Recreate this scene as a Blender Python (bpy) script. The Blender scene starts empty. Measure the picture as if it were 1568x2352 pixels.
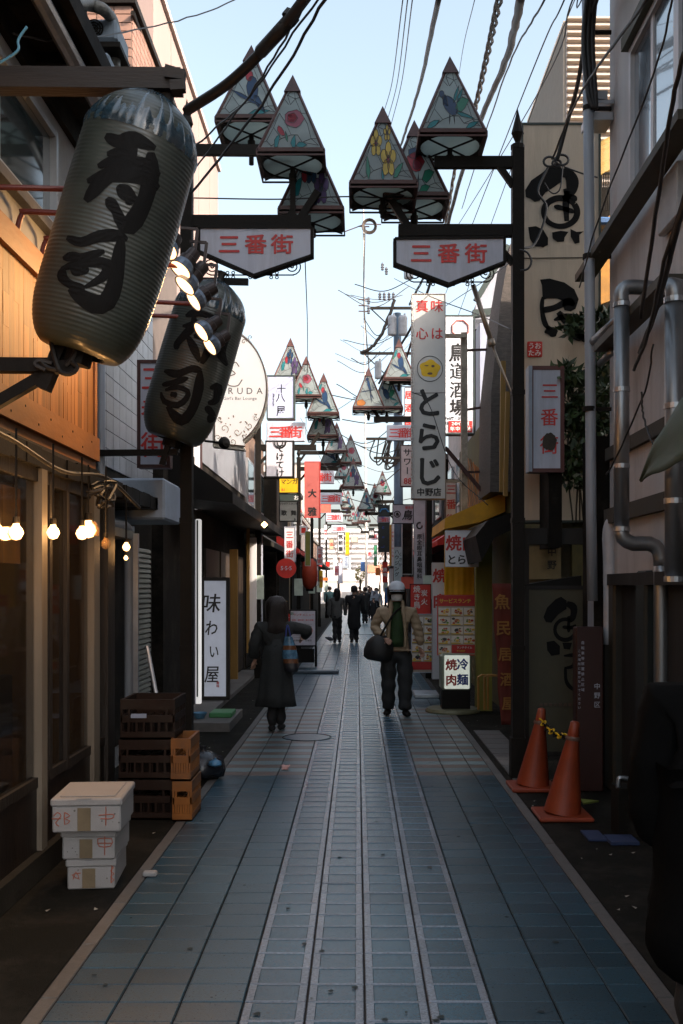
import bpy, bmesh, math, random
from mathutils import Vector, Matrix
from mathutils.bvhtree import BVHTree
rnd = random.Random(7)
S = bpy.context.scene
C = S.collection
R = math.radians
# ------------------------------------------------------------------ camera, sky, sun
F, CX, CY, H = 2287.0, 820.0, 1347.0, 1.65      # focal length and vanishing point, eye height
cam = bpy.data.cameras.new('camera'); co = bpy.data.objects.new('camera', cam); C.objects.link(co)
co.location = (0, 0, H); co.rotation_euler = (R(90), 0, 0)
cam.sensor_fit = 'HORIZONTAL'; cam.sensor_width = 24; cam.lens = 24 * F / 1568
cam.shift_x = (784 - CX) / 1568; cam.shift_y = (CY - 1176) / 1568; cam.clip_end = 2000; cam.clip_start = .05
S.camera = co
W = bpy.data.worlds.new('World'); S.world = W; W.use_nodes = True
nt = W.node_tree
sky = nt.nodes.new('ShaderNodeTexSky'); sky.sky_type = 'NISHITA'; sky.sun_disc = False
SUN_EL, SUN_AZ = 29, 121      # azimuth measured from +Y towards +X
sky.sun_elevation = R(SUN_EL); sky.sun_rotation = R(SUN_AZ)
sky.air_density = 1.0; sky.dust_density = 5.0; sky.ozone_density = 1.2
bg = nt.nodes['Background']; bg.inputs[1].default_value = .15
hs = nt.nodes.new('ShaderNodeHueSaturation'); hs.inputs['Hue'].default_value = .482; hs.inputs['Saturation'].default_value = .66; hs.inputs['Value'].default_value = 1.05
nt.links.new(sky.outputs[0], hs.inputs['Color']); nt.links.new(hs.outputs[0], bg.inputs[0])
sl = bpy.data.lights.new('sun', 'SUN'); sl.energy = 3.4; sl.angle = R(.5); sl.color = (1, .84, .70)
so = bpy.data.objects.new('sun', sl); C.objects.link(so)
sd = Vector((math.sin(R(SUN_AZ)) * math.cos(R(SUN_EL)), math.cos(R(SUN_AZ)) * math.cos(R(SUN_EL)), math.sin(R(SUN_EL))))
so.rotation_euler = sd.to_track_quat('Z', 'Y').to_euler()
S.view_settings.view_transform = 'Standard'; S.view_settings.look = 'None'; S.view_settings.gamma = 1
S.view_settings.exposure = 1.5
S.cycles.max_bounces = 5; S.cycles.diffuse_bounces = 3; S.cycles.glossy_bounces = 3
S.cycles.transmission_bounces = 4; S.cycles.transparent_max_bounces = 6
S.cycles.sample_clamp_indirect = 4; S.cycles.caustics_reflective = False; S.cycles.caustics_refractive = False
# ------------------------------------------------------------------ materials
MATS = {}
def M(name, col, rough=.6, metal=0, var=.18, scale=6, bump=.15, bscale=70, em=0, emc=None, streak=False, island=0, coat=0, dirt=0, spec=.5, stretch=None):
    if name in MATS: return MATS[name]
    m = bpy.data.materials.new(name); m.use_nodes = True; t = m.node_tree; N = t.nodes; L = t.links
    b = N['Principled BSDF']; tc = N.new('ShaderNodeNewGeometry'); mp = N.new('ShaderNodeMapping')
    L.new(tc.outputs['Position'], mp.inputs[0])
    mp.inputs['Scale'].default_value = stretch or ((1, 1, .12) if streak else (1, 1, 1))
    n = N.new('ShaderNodeTexNoise'); n.inputs['Scale'].default_value = scale; n.inputs['Detail'].default_value = 6
    n.inputs['Roughness'].default_value = .65
    L.new(mp.outputs[0], n.inputs['Vector'])
    cr = N.new('ShaderNodeValToRGB'); e = cr.color_ramp.elements
    e[0].position = .3; e[1].position = .72
    e[0].color = tuple(max(0, c * (1 - var)) for c in col) + (1,)
    e[1].color = tuple(min(1, c * (1 + var)) for c in col) + (1,)
    L.new(n.outputs[0], cr.inputs[0]); out = cr.outputs[0]
    if island:
        oi = N.new('ShaderNodeObjectInfo'); gi = N.new('ShaderNodeNewGeometry')
        ad = N.new('ShaderNodeMath'); ad.operation = 'ADD'; L.new(oi.outputs['Random'], ad.inputs[0]); L.new(gi.outputs['Random Per Island'], ad.inputs[1])
        fr = N.new('ShaderNodeMath'); fr.operation = 'FRACT'; L.new(ad.outputs[0], fr.inputs[0])
        mr = N.new('ShaderNodeMapRange'); mr.inputs[3].default_value = 1 - island; mr.inputs[4].default_value = 1 + island
        L.new(fr.outputs[0], mr.inputs[0])
        mx = N.new('ShaderNodeVectorMath'); mx.operation = 'SCALE'; L.new(out, mx.inputs[0]); L.new(mr.outputs[0], mx.inputs['Scale']); out = mx.outputs[0]
    if dirt:
        n3 = N.new('ShaderNodeTexNoise'); n3.inputs['Scale'].default_value = scale * .35; n3.inputs['Detail'].default_value = 9; n3.inputs['Roughness'].default_value = .75
        L.new(mp.outputs[0], n3.inputs['Vector'])
        r3 = N.new('ShaderNodeMapRange'); r3.inputs[1].default_value = .48; r3.inputs[2].default_value = .68; r3.inputs[4].default_value = dirt
        L.new(n3.outputs[0], r3.inputs[0])
        mm = N.new('ShaderNodeMixRGB'); L.new(r3.outputs[0], mm.inputs[0]); L.new(out, mm.inputs[1]); mm.inputs[2].default_value = (.06, .05, .04, 1); out = mm.outputs[0]
    L.new(out, b.inputs['Base Color'])
    b.inputs['Roughness'].default_value = rough; b.inputs['Metallic'].default_value = metal
    b.inputs['Coat Weight'].default_value = coat; b.inputs['Coat Roughness'].default_value = .15
    b.inputs['Specular IOR Level'].default_value = spec
    if rough > .15:
        rr = N.new('ShaderNodeMapRange'); rr.inputs[3].default_value = rough * .8; rr.inputs[4].default_value = min(1, rough * 1.2)
        L.new(n.outputs[0], rr.inputs[0]); L.new(rr.outputs[0], b.inputs['Roughness'])
    if bump:
        n2 = N.new('ShaderNodeTexNoise'); n2.inputs['Scale'].default_value = bscale; n2.inputs['Detail'].default_value = 3
        L.new(mp.outputs[0], n2.inputs['Vector'])
        bp = N.new('ShaderNodeBump'); bp.inputs['Strength'].default_value = bump; bp.inputs['Distance'].default_value = .01
        L.new(n2.outputs[0], bp.inputs['Height']); L.new(bp.outputs[0], b.inputs['Normal'])
    if em:
        b.inputs['Emission Strength'].default_value = em
        if emc: b.inputs['Emission Color'].default_value = tuple(emc) + (1,)
        else: L.new(out, b.inputs['Emission Color'])
    MATS[name] = m; return m
def glassy(name, col, rough=.05, alpha=.5):
    m = bpy.data.materials.new(name); m.use_nodes = True; t = m.node_tree; N = t.nodes; L = t.links
    b = N['Principled BSDF']; b.inputs['Base Color'].default_value = col + (1,); b.inputs['Roughness'].default_value = rough
    n = N.new('ShaderNodeTexNoise'); n.inputs['Scale'].default_value = 2.5
    mr = N.new('ShaderNodeMapRange'); mr.inputs[3].default_value = alpha * .8; mr.inputs[4].default_value = min(1, alpha * 1.2)
    L.new(n.outputs[0], mr.inputs[0]); L.new(mr.outputs[0], b.inputs['Alpha'])
    MATS[name] = m; return m
def translucent(name, col, tr=.6, var=.12):
    m = M(name, col, .35, var=var, scale=9, bump=.1); N = m.node_tree.nodes; L = m.node_tree.links
    b = N['Principled BSDF']; tl = N.new('ShaderNodeBsdfTranslucent'); tl.inputs[0].default_value = col + (1,)
    mx = N.new('ShaderNodeMixShader'); mx.inputs[0].default_value = tr
    L.new(b.outputs[0], mx.inputs[1]); L.new(tl.outputs[0], mx.inputs[2]); L.new(mx.outputs[0], N['Material Output'].inputs[0])
    return m
black = M('black_paint', (.007, .006, .005), .6, var=.3, spec=.2)
iron = M('dark_iron', (.010, .008, .006), .65, .1, var=.4, bump=.25, spec=.2)
rust = M('rusty_red_frame', (.06, .022, .018), .55, .1, var=.4, bump=.3)
redpipe = M('red_pipe', (.16, .03, .022), .4, .1, var=.3)
timber = M('dark_timber', (.02, .012, .008), .6, var=.5, scale=14, bump=.4, stretch=(.15, 1, 1))
timberv = M('dark_timber_upright', (.010, .0065, .004), .6, var=.5, scale=14, bump=.4, streak=True)
white = M('white_acrylic', (.72, .72, .74), .35, var=.06, scale=5, bump=.03, dirt=.28, streak=True)
greyw = M('grey_white_acrylic', (.50, .53, .62), .4, var=.09, scale=5, bump=.03, dirt=.4, streak=True)
cream = M('stained_cream_board', (.52, .44, .34), .7, var=.12, scale=3, bump=.2, dirt=.3, streak=True)
redp = M('red_print', (.55, .035, .03), .5, var=.15, bump=0)
redf = M('red_board', (.62, .03, .02), .45, var=.15)
blackp = M('black_print', (.012, .012, .012), .5, var=.1, bump=0)
bluep = M('blue_print', (.02, .05, .30), .5, var=.1, bump=0)
cyanp = M('cyan_print', (.05, .22, .45), .5, var=.1, bump=0)
yellow = M('yellow_board', (.75, .46, .01), .5, var=.15)
yellowp = M('yellow_print', (.75, .5, .05), .5, var=.15, bump=0)
orangep = M('orange_print', (.70, .18, .03), .5, var=.1, bump=0)
greenp = M('green_print', (.03, .22, .10), .5, var=.1, bump=0)
goldp = M('faded_gold_print', (.32, .15, .03), .5, var=.2, bump=0)
whitep = M('white_print', (.8, .8, .78), .5, var=.03, bump=0)
brownp = M('brown_print', (.13, .07, .05), .5, var=.1, bump=0)
alu = M('aluminium', (.45, .47, .5), .35, .8, var=.12)
galv = M('galvanised_pipe', (.38, .40, .42), .32, .75, var=.25, streak=True)
galvp = M('grey_painted_pipe', (.30, .33, .37), .5, .1, var=.2, streak=True)
concrete = M('concrete', (.13, .125, .12), .85, var=.2, dirt=.3, bump=.5)
plaster = M('pale_plaster', (.49, .475, .475), .9, var=.10, scale=3, bump=.5, bscale=160, dirt=.55, streak=True)
plasterg = M('grey_plaster', (.40, .40, .39), .9, var=.1, scale=2, bump=.4, bscale=120, dirt=.35, streak=True)
darkwall = M('soot_dark_wall', (.009, .0075, .0055), .85, var=.4, dirt=.5, spec=.15)  # near-black base with random patches
rubber = M('black_rubber_cable', (.015, .014, .014), .55, var=.2)
wirem = M('weathered_cable', (.05, .035, .025), .6, var=.4)
# ------------------------------------------------------------------ mesh builder
ORG = {}
class MB:
    def __init__(s): s.v = []; s.f = []; s.m = []
    def add(s, vs, fs, mi=0):
        o = len(s.v); s.v += [Vector(p) for p in vs]; s.f += [tuple(i + o for i in q) for q in fs]; s.m += [mi] * len(fs)
    def box(s, x0, x1, y0, y1, z0, z1, mi=0):
        s.add([(x0, y0, z0), (x1, y0, z0), (x1, y1, z0), (x0, y1, z0), (x0, y0, z1), (x1, y0, z1), (x1, y1, z1), (x0, y1, z1)],
              [(0, 3, 2, 1), (4, 5, 6, 7), (0, 1, 5, 4), (1, 2, 6, 5), (2, 3, 7, 6), (3, 0, 4, 7)], mi)
        return s
    def bbox(s, x0, x1, y0, y1, z0, z1, b=.01, mi=0):     # bevelled box
        bm = bmesh.new(); bmesh.ops.create_cube(bm, size=1)
        for v in bm.verts: v.co = Vector((x0 + (v.co.x + .5) * (x1 - x0), y0 + (v.co.y + .5) * (y1 - y0), z0 + (v.co.z + .5) * (z1 - z0)))
        bmesh.ops.bevel(bm, geom=bm.edges[:], offset=b, segments=1, affect='EDGES')
        s.add([v.co.copy() for v in bm.verts], [[v.index for v in f.verts] for f in bm.faces], mi); bm.free(); return s
    def bar(s, a, b, w, h=None, mi=0, up=(0, 0, 1)):    # rectangular bar from a to b
        a = Vector(a); b = Vector(b); h = h or w; d = (b - a).normalized(); up = Vector(up)
        if abs(d.dot(up)) > .98: up = Vector((0, 1, 0))
        sd_ = d.cross(up).normalized(); u = sd_.cross(d)
        vs = [p + sd_ * i * w / 2 + u * j * h / 2 for p in (a, b) for i, j in ((-1, -1), (1, -1), (1, 1), (-1, 1))]
        s.add(vs, [(0, 1, 2, 3), (7, 6, 5, 4), (0, 4, 5, 1), (1, 5, 6, 2), (2, 6, 7, 3), (3, 7, 4, 0)], mi); return s
    def tube(s, pts, r, n=8, mi=0, closed=False, caps=True):
        pts = [Vector(p) for p in pts]; k = len(pts); rs = r if isinstance(r, (list, tuple)) else [r] * k
        o = len(s.v); ref = None
        for i, p in enumerate(pts):
            if closed: d = pts[(i + 1) % k] - pts[i - 1]
            else: d = (pts[min(i + 1, k - 1)] - pts[max(i - 1, 0)])
            d = d.normalized() if d.length > 1e-9 else Vector((0, 0, 1))
            if ref is None: ref = Vector((0, 0, 1)) if abs(d.z) < .9 else Vector((1, 0, 0))
            a = d.cross(ref).normalized(); b = a.cross(d).normalized(); ref = b
            for j in range(n):
                t = 2 * math.pi * j / n; s.v.append(p + (a * math.cos(t) + b * math.sin(t)) * rs[i])
        for i in range(k if closed else k - 1):
            for j in range(n):
                q = (i + 1) % k
                s.f.append((o + i * n + j, o + i * n + (j + 1) % n, o + q * n + (j + 1) % n, o + q * n + j)); s.m.append(mi)
        if caps and not closed:
            s.f.append(tuple(o + j for j in range(n))[::-1]); s.m.append(mi)
            s.f.append(tuple(o + (k - 1) * n + j for j in range(n))); s.m.append(mi)
        return s
    def lathe(s, prof, c, n=24, axis=(0, 0, 1), mi=0, fn=None):     # prof: (r, h)
        ax = Vector(axis).normalized(); a = ax.orthogonal().normalized(); b = ax.cross(a); c = Vector(c); o = len(s.v)
        for i, (r, h) in enumerate(prof):
            for j in range(n):
                t = 2 * math.pi * j / n; rr = r * (fn(t, i / (len(prof) - 1)) if fn else 1)
                s.v.append(c + ax * h + (a * math.cos(t) + b * math.sin(t)) * rr)
        for i in range(len(prof) - 1):
            for j in range(n):
                s.f.append((o + i * n + j, o + i * n + (j + 1) % n, o + (i + 1) * n + (j + 1) % n, o + (i + 1) * n + j)); s.m.append(mi)
        return s
    def prism(s, poly, d, mi=0):        # polygon of 3D points extruded by vector d
        poly = [Vector(p) for p in poly]; n = len(poly); d = Vector(d)
        s.add(poly + [p + d for p in poly], [tuple(range(n)), tuple(range(2 * n - 1, n - 1, -1))] + [(i, i + n, (i + 1) % n + n, (i + 1) % n) for i in range(n)], mi)
        return s
    def build(s, name, mat, parent=None, smooth=False, label=None, cat=None, group=None, kind=None):
        me = bpy.data.meshes.new(name); org = ORG.get(parent.name, Vector()) if parent else Vector()
        me.from_pydata([v - org for v in s.v], [], s.f)
        for m in (mat if isinstance(mat, (list, tuple)) else [mat]): me.materials.append(m)
        if any(s.m): me.polygons.foreach_set('material_index', s.m)
        if smooth: me.polygons.foreach_set('use_smooth', [True] * len(me.polygons))
        if not s.nofix: 
            bm = bmesh.new(); bm.from_mesh(me)
            if smooth: bmesh.ops.remove_doubles(bm, verts=bm.verts[:], dist=2e-5)
            bmesh.ops.recalc_face_normals(bm, faces=bm.faces[:]); bm.to_mesh(me); bm.free()
        o = bpy.data.objects.new(name, me); C.objects.link(o)
        if parent: o.parent = parent; ORG[o.name] = org.copy()
        tag(o, label, cat, group, kind); return o
    nofix = False
def tag(o, label=None, cat=None, group=None, kind=None):
    for k, v in (('label', label), ('category', cat), ('group', group), ('kind', kind)):
        if v: o[k] = v
    return o
def thing(name, label, cat, loc=(0, 0, 0), group=None):
    o = bpy.data.objects.new(name, None); C.objects.link(o); o.location = loc; o.empty_display_size = .1
    ORG[o.name] = Vector(loc); return tag(o, label, cat, group)
def kids(o): return [c for c in ALLK if c.parent == o]
def copy_tree(o, loc, label, group=None):
    def rec(a, par):
        c = a.copy(); C.objects.link(c); c.parent = par
        for ch in a.children: rec(ch, c)
        return c
    r = rec(o, None); r.location = loc; tag(r, label, None, group); return r
def P(x, y, Y): return Vector(((x - CX) * Y / F, Y, H - (y - CY) * Y / F))       # a photo point at a measured distance Y
def PX(x, y, X): return P(x, y, X * F / (x - CX))                                 # a photo point on the wall plane at X
def px(n, Y): return n * Y / F
def bez(pts, n=24, sag=0):          # Catmull-Rom through points
    pts = [Vector(p) for p in pts]; out = []
    P_ = [pts[0] * 2 - pts[1]] + pts + [pts[-1] * 2 - pts[-2]]
    seg = max(1, n // (len(pts) - 1))
    for i in range(len(pts) - 1):
        a, b, c, d = P_[i:i + 4]
        for k in range(seg):
            t = k / seg; out.append(.5 * ((2 * b) + (c - a) * t + (2 * a - 5 * b + 4 * c - d) * t * t + (3 * b - a - 3 * c + d) * t ** 3))
    out.append(pts[-1]); return out
# ------------------------------------------------------------------ lettering
GC = {}
def glyph(s, bold=0):
    k = (s, bold)
    if k not in GC:
        c = bpy.data.curves.new('g', 'FONT'); c.body = s; c.size = 1; c.offset = bold; c.resolution_u = 2
        o = bpy.data.objects.new('g', c); C.objects.link(o); me = bpy.data.meshes.new_from_object(o)
        GC[k] = ([v.co.copy() for v in me.vertices], [tuple(p.vertices) for p in me.polygons])
        bpy.data.objects.remove(o); bpy.data.meshes.remove(me)
    return GC[k]
def put_text(mb, s, cx, cy, size, Y, d='h', pitch=None, bold=.018, sx=1, whole=False, mp=None, skew=0):
    """letters laid on a board that faces the street; cx, cy and size in the photo's pixels at distance Y"""
    mp = mp or (lambda a, b: P(a, b, Y))
    if bold > .015 and not (whole and bold < .03):          # heavy weight: the glyph printed again with small shifts, each layer a hair in front
        e = bold * .62 * size; n_ = len(s); pt_ = pitch or size * (1.0 if d == 'v' else sx)
        for i, (ax, ay) in enumerate(((0, 0), (e, 0), (-e, 0), (e * .6, e * .6), (-e * .6, -e * .6)) if bold < .025 else ((0, 0), (e, e * .5), (-e, e * .5), (e, -e * .5), (-e, -e * .5), (0, e), (0, -e))):
            m0 = mp or (lambda a, b: P(a, b, Y))
            put_text(mb, s, cx, cy, size, Y, d, pt_, 0, sx, whole, (lambda a, b, m0=m0, ax=ax, ay=ay, i=i: m0(a + ax, b + ay) - Vector((0, .0005 * i, 0))), skew)
        return
    n = len(s); pitch = pitch or size * (1.0 if d == 'v' else sx)
    if whole:
        vs, fs = glyph(s, bold)
        if not vs: return
        x0 = min(v.x for v in vs); x1 = max(v.x for v in vs); y0 = min(v.y for v in vs); y1 = max(v.y for v in vs)
        mb.add([mp(cx + (v.x - (x0 + x1) / 2) * size * sx, cy - (v.y - (y0 + y1) / 2) * size) for v in vs], fs); return
    for i, ch in enumerate(s):
        if ch == ' ': continue
        vs, fs = glyph(ch, bold); off = (i - (n - 1) / 2) * pitch
        ox, oy = (off, 0) if d == 'h' else (0, off)
        if d == 'v' and ch == 'ー':
            mb.add([mp(cx + ox + (v.y - .38) * size * sx, cy + oy + (v.x - .5) * size) for v in vs], fs)
        else:
            w = .5 if ord(ch) > 255 else .3
            mb.add([mp(cx + ox + ((v.x - w) + skew * (v.y - .38)) * size * sx, cy + oy - (v.y - .38) * size) for v in vs], fs)
def texts(parent, Y, lst, mp=None, name='lettering'):
    for t in lst:
        s, cx, cy, size, mat = t[:5]; kw = dict(t[5]) if len(t) > 5 else {}
        if size < 13 or kw.get('whole') or len(s) == 1:
            mb = MB(); mb.nofix = True; put_text(mb, s, cx, cy, size, Y, mp=mp, **kw)
            o = mb.build('character' if len(s) == 1 else name, mat, parent)
            if size < 13 and len(s) > 1: o['kind'] = 'stuff'
            continue
        d = kw.pop('d', 'h'); pitch = kw.pop('pitch', None) or size * (1 if d == 'v' else kw.get('sx', 1)); n = len(s)
        for i, ch in enumerate(s):
            off = (i - (n - 1) / 2) * pitch; mb = MB(); mb.nofix = True
            if ch == 'ー' and d == 'v': put_text(mb, ch, cx, cy + off, size, Y, d='v', mp=mp, **kw)
            else: put_text(mb, ch, cx + (off if d == 'h' else 0), cy + (off if d == 'v' else 0), size, Y, mp=mp, **kw)
            mb.build('character', mat, parent)
def brush(mb, pts, w, mp, n=14, taper=.35):
    """a brush stroke: pts in photo pixels, w width, mapped on a surface by mp"""
    c = bez([(p[0], p[1], 0) for p in pts], n); k = len(c); row = []
    for i, p in enumerate(c):
        d = (c[min(i + 1, k - 1)] - c[max(i - 1, 0)]).normalized(); nn = Vector((-d.y, d.x, 0)); t = i / (k - 1)
        ww = w / 2 * (1 - (1 - taper) * (abs(2 * t - 1)) ** 4) * (1 + .12 * math.sin(t * 9 + pts[0][0]))
        row.append([mp(*(p + nn * ww * q).xy) for q in (1, .5, 0, -.5, -1)])
    for i in range(k - 1):
        for j in range(4):
            q = (row[i][j], row[i][j + 1], row[i + 1][j + 1], row[i + 1][j])
            if all(v is not None for v in q): mb.add(q, [(0, 1, 2, 3)])
def board(name, label, cat, x0, x1, y0, y1, Y, d=.12, face=None, case=None, fw=3, lst=(), group=None, extra=None, frame=True):
    """sign box facing along the street: casing, frame, face, lettering"""
    face = face or white; case = case or iron
    a = P(x0, y1, Y); b = P(x1, y0, Y); t = thing(name, label, cat, ((a.x + b.x) / 2, Y + d / 2, a.z), group)
    MB().bbox(a.x, b.x, Y, Y + d, a.z, b.z, min(.008, d / 4)).build('casing', case, t)
    w = px(fw, Y)
    f = MB().box(a.x + w, b.x - w, Y - .004, Y + .002, a.z + w, b.z - w).build('face', face, t)
    if frame:
        e = MB(); g = .006
        e.box(a.x, a.x + w, Y - .012, Y - .0005, a.z, b.z); e.box(b.x - w, b.x, Y - .012, Y - .0005, a.z, b.z)
        e.box(a.x + w, b.x - w, Y - .012, Y - .0005, a.z, a.z + w); e.box(a.x + w, b.x - w, Y - .012, Y - .0005, b.z - w, b.z); e.build('frame', case, t)
    texts(t, Y - .007, lst)
    if extra: extra(t, Y - .0075)
    return t
# ------------------------------------------------------------------ ground and paving
asphalt = M('worn_asphalt', (.009, .0085, .006), .9, var=.35, scale=5, bump=.7, bscale=220, dirt=.4, spec=.15)
g = MB(); g.add([(-250, -60, -.03), (250, -60, -.03), (250, 600, -.03), (-250, 600, -.03)], [(0, 1, 2, 3)])
g.build('ground', asphalt, kind='structure')
grout = M('dark_grout', (.006, .006, .006), .95)
def tilemat(n, c, r): return M(n, c, r, var=.42, scale=85, bump=.15, bscale=260, island=.22, dirt=.30, spec=.6)
granite = tilemat('blue_grey_granite', (.022, .074, .112), .24)
graniteL = tilemat('polished_light_edge', (.17, .205, .255), .22)
graniteS = tilemat('side_granite', (.020, .062, .092), .29)
graniteT = tilemat('tan_granite', (.125, .085, .07), .38)
graniteB = tilemat('pale_blue_granite', (.13, .20, .22), .34)
pv = MB().box(-1.28, 1.28, 1.0, 75, -.026, -.009).build('paving', grout, kind='structure')
EDG = [-1.2, -.95, -.7, -.45, -.2, .03, .28, .53, .78, 1.03, 1.2]
RW = .176
def jit(): return rnd.uniform(-.0016, .0016)
def tile_verts(mb, x0, x1, y0, y1, framed, dz=0, tx=0, mi=(0, 1)):
    g_ = .0034; a0, a1, b0, b1 = x0 + g_, x1 - g_, y0 + g_ * .7, y1 - g_ * .7; z = dz; zz = -.008; ch = .0035
    def zt(x, y): return z + tx * (x - x0)
    o = [(a0, b0), (a1, b0), (a1, b1), (a0, b1)]
    i_ = [(a0 + ch, b0 + ch), (a1 - ch, b0 + ch), (a1 - ch, b1 - ch), (a0 + ch, b1 - ch)]
    vs = [(x, y, zz) for x, y in o] + [(x, y, z - ch) for x, y in o] + [(x, y, z) for x, y in i_]
    fs = [(0, 1, 5, 4), (1, 2, 6, 5), (2, 3, 7, 6), (3, 0, 4, 7), (4, 5, 9, 8), (5, 6, 10, 9), (6, 7, 11, 10), (7, 4, 8, 11)]
    if framed:
        w, h = .033, .009
        j = [(a0 + w, b0 + h), (a1 - w, b0 + h), (a1 - w, b1 - h), (a0 + w, b1 - h)]
        k = [(x + (.003 if n in (0, 3) else -.003), y + (.003 if n in (0, 1) else -.003)) for n, (x, y) in enumerate(j)]
        vs += [(x, y, z) for x, y in j] + [(x, y, z - .002) for x, y in k]
        fs += [(8, 9, 13, 12), (9, 10, 14, 13), (10, 11, 15, 14), (11, 8, 12, 15)]
        mb.add(vs, fs, mi[0]); o_ = len(mb.v) - len(vs)
        for q in ((12, 13, 17, 16), (13, 14, 18, 17), (14, 15, 19, 18), (15, 12, 16, 19), (16, 17, 18, 19)):
            mb.f.append(tuple(i + o_ for i in q)); mb.m.append(mi[1])
    else:
        mb.add(vs, fs + [(8, 9, 10, 11)], mi[0])
TM = {}
def tile_obj(x0, x1, y0, y1, kind):
    k = (round(x1 - x0, 3), round(y1 - y0, 3), kind)
    if k not in TM:
        mb = MB(); mb.nofix = True; w, l = x1 - x0, y1 - y0
        tile_verts(mb, -w / 2, w / 2, -l / 2, l / 2, kind == 'c')
        me = bpy.data.meshes.new('paving_tile'); me.from_pydata(mb.v, [], mb.f)
        for m in ((graniteL, granite) if kind == 'c' else ({'s': graniteS, 't': graniteT, 'b': graniteB, 'k': MATS['kerb']}[kind],)): me.materials.append(m)
        me.polygons.foreach_set('material_index', mb.m); TM[k] = me
    o = bpy.data.objects.new('kerb_stone' if kind == 'k' else 'paving_tile', TM[k]); C.objects.link(o); o.parent = pv
    o.location = ((x0 + x1) / 2, (y0 + y1) / 2, rnd.uniform(-.0015, .0015)); o.rotation_euler = (jit() * 3, jit() * 4, jit())
M('kerb', (.10, .095, .09), .6, var=.25, scale=30, island=.15, dirt=.4, bump=.3, bscale=150)
far = {k: MB() for k in 'cstb'}
for i in range(400):                     # four centre columns of framed tiles
    y0 = 3.43 + i * RW
    if y0 > 70: break
    for c in range(3, 7):
        if y0 < 8.2: tile_obj(EDG[c], EDG[c + 1], y0, y0 + RW, 'c')
        elif y0 < 34: tile_verts(far['c'], EDG[c], EDG[c + 1], y0, y0 + RW, True, jit())
        elif i % 4 == 0: tile_verts(far['b'], EDG[c], EDG[c + 1], y0, y0 + RW * 4, False, jit())
cnt = 0
for c in (0, 1, 2, 7, 8, 9):             # side columns: long slabs near, banded short ones beyond
    y = 3.43
    while y < 70:
        band = 8.6 < y < 13.5; l = RW if y < 16 else RW * 2
        if y > 26: l = RW * 4
        kd = ('t' if int(y / RW) % 2 else 'b') if band else 's'
        if y < 8.2: tile_obj(EDG[c], EDG[c + 1], y, y + l, kd); cnt += 1
        else: tile_verts(far[kd], EDG[c], EDG[c + 1], y, y + l, False, jit(), jit())
        y += l
for k, mts in (('c', [graniteL, granite]), ('s', graniteS), ('t', graniteT), ('b', graniteB)):
    far[k].build('paving_tile', mts, pv, kind='stuff')
for sx in (-1, 1):
    a, b = (-1.275, -1.2) if sx < 0 else (1.2, 1.275); y = 3.4
    while y < 14: tile_obj(a, b, y, y + .6, 'k'); y += .6
# gutters beside the paving: sunken asphalt strips with channel covers
for sx, nm in ((-1, 'left'), (1, 'right')):
    a, b = (-2.6, -1.28) if sx < 0 else (1.28, 2.8)
    MB().box(a, b, 1, 70, -.02, -.004).build('pavement_strip', asphalt, kind='structure')
dc = thing('drain_cover', 'grey concrete drain cover strip beside the right paving edge', 'drain cover', (1.45, 9.5, 0))
m = MB()
for i in range(10): m.box(1.33, 1.62, 8.2 + i * .32, 8.2 + i * .32 + .30, -.003, .008)
m.build('cover_slab', concrete, dc)
mh = thing('manhole_cover', 'round dark manhole cover in the paving beside the walking woman', 'manhole cover', (-.55, 10.9, 0))
MB().lathe([(.0, .0035), (.24, .0035), (.25, .001)], (-.55, 10.9, 0), 28).build('lid', graniteS, mh)
MB().tube([(-.55 + .265 * math.cos(t / 14 * math.pi), 10.9 + .265 * math.sin(t / 14 * math.pi), .0) for t in range(28)], .006, 5, closed=True).build('ring', iron, mh)
gm = MB(); gr = random.Random(11)
for _ in range(80):
    y_ = 3.6 + 12 * gr.random() ** 1.6; x_ = gr.uniform(-1.15, 1.15); r_ = gr.uniform(.004, .016); a0 = gr.random() * 6
    gm.add([(x_ + r_ * (1 + .3 * math.sin(a0 + k * 2)) * math.cos(k * .785), y_ + r_ * math.sin(k * .785), .0035) for k in range(8)], [tuple(range(8))])
gm.build('gum_spots', M('trodden_gum', (.03, .045, .05), .7, spec=.2), kind='stuff')
lt_ = MB()
for _ in range(60):
    s_ = gr.choice((-1, 1)); x_ = s_ * gr.uniform(1.3, 1.75); y_ = gr.uniform(4, 15); r_ = gr.uniform(.008, .03); a = gr.random() * 3
    lt_.add([(x_, y_, .004), (x_ + r_ * math.cos(a), y_ + r_ * math.sin(a), .006 + r_ * .2), (x_ + r_ * math.cos(a + 1.2), y_ + r_ * math.sin(a + 1.2), .004)], [(0, 1, 2)])
lt_.build('gutter_litter', M('pale_litter', (.25, .23, .2), .8), kind='stuff')
mp_ = MB(); p0 = P(655, 1768, 1.65 * F / (1768 - CY))
for i in range(14):
    a = [p0 + Vector((rnd.uniform(-.045, .045), rnd.uniform(-.04, .04), rnd.uniform(0, .05))) for _ in range(3)]; mp_.add(a, [(0, 1, 2)])
mp_.build('litter', M('pink_tissue', (.65, .4, .38), .8), label='crumpled pink tissue lying on the banded left tiles', cat='litter')

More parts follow.
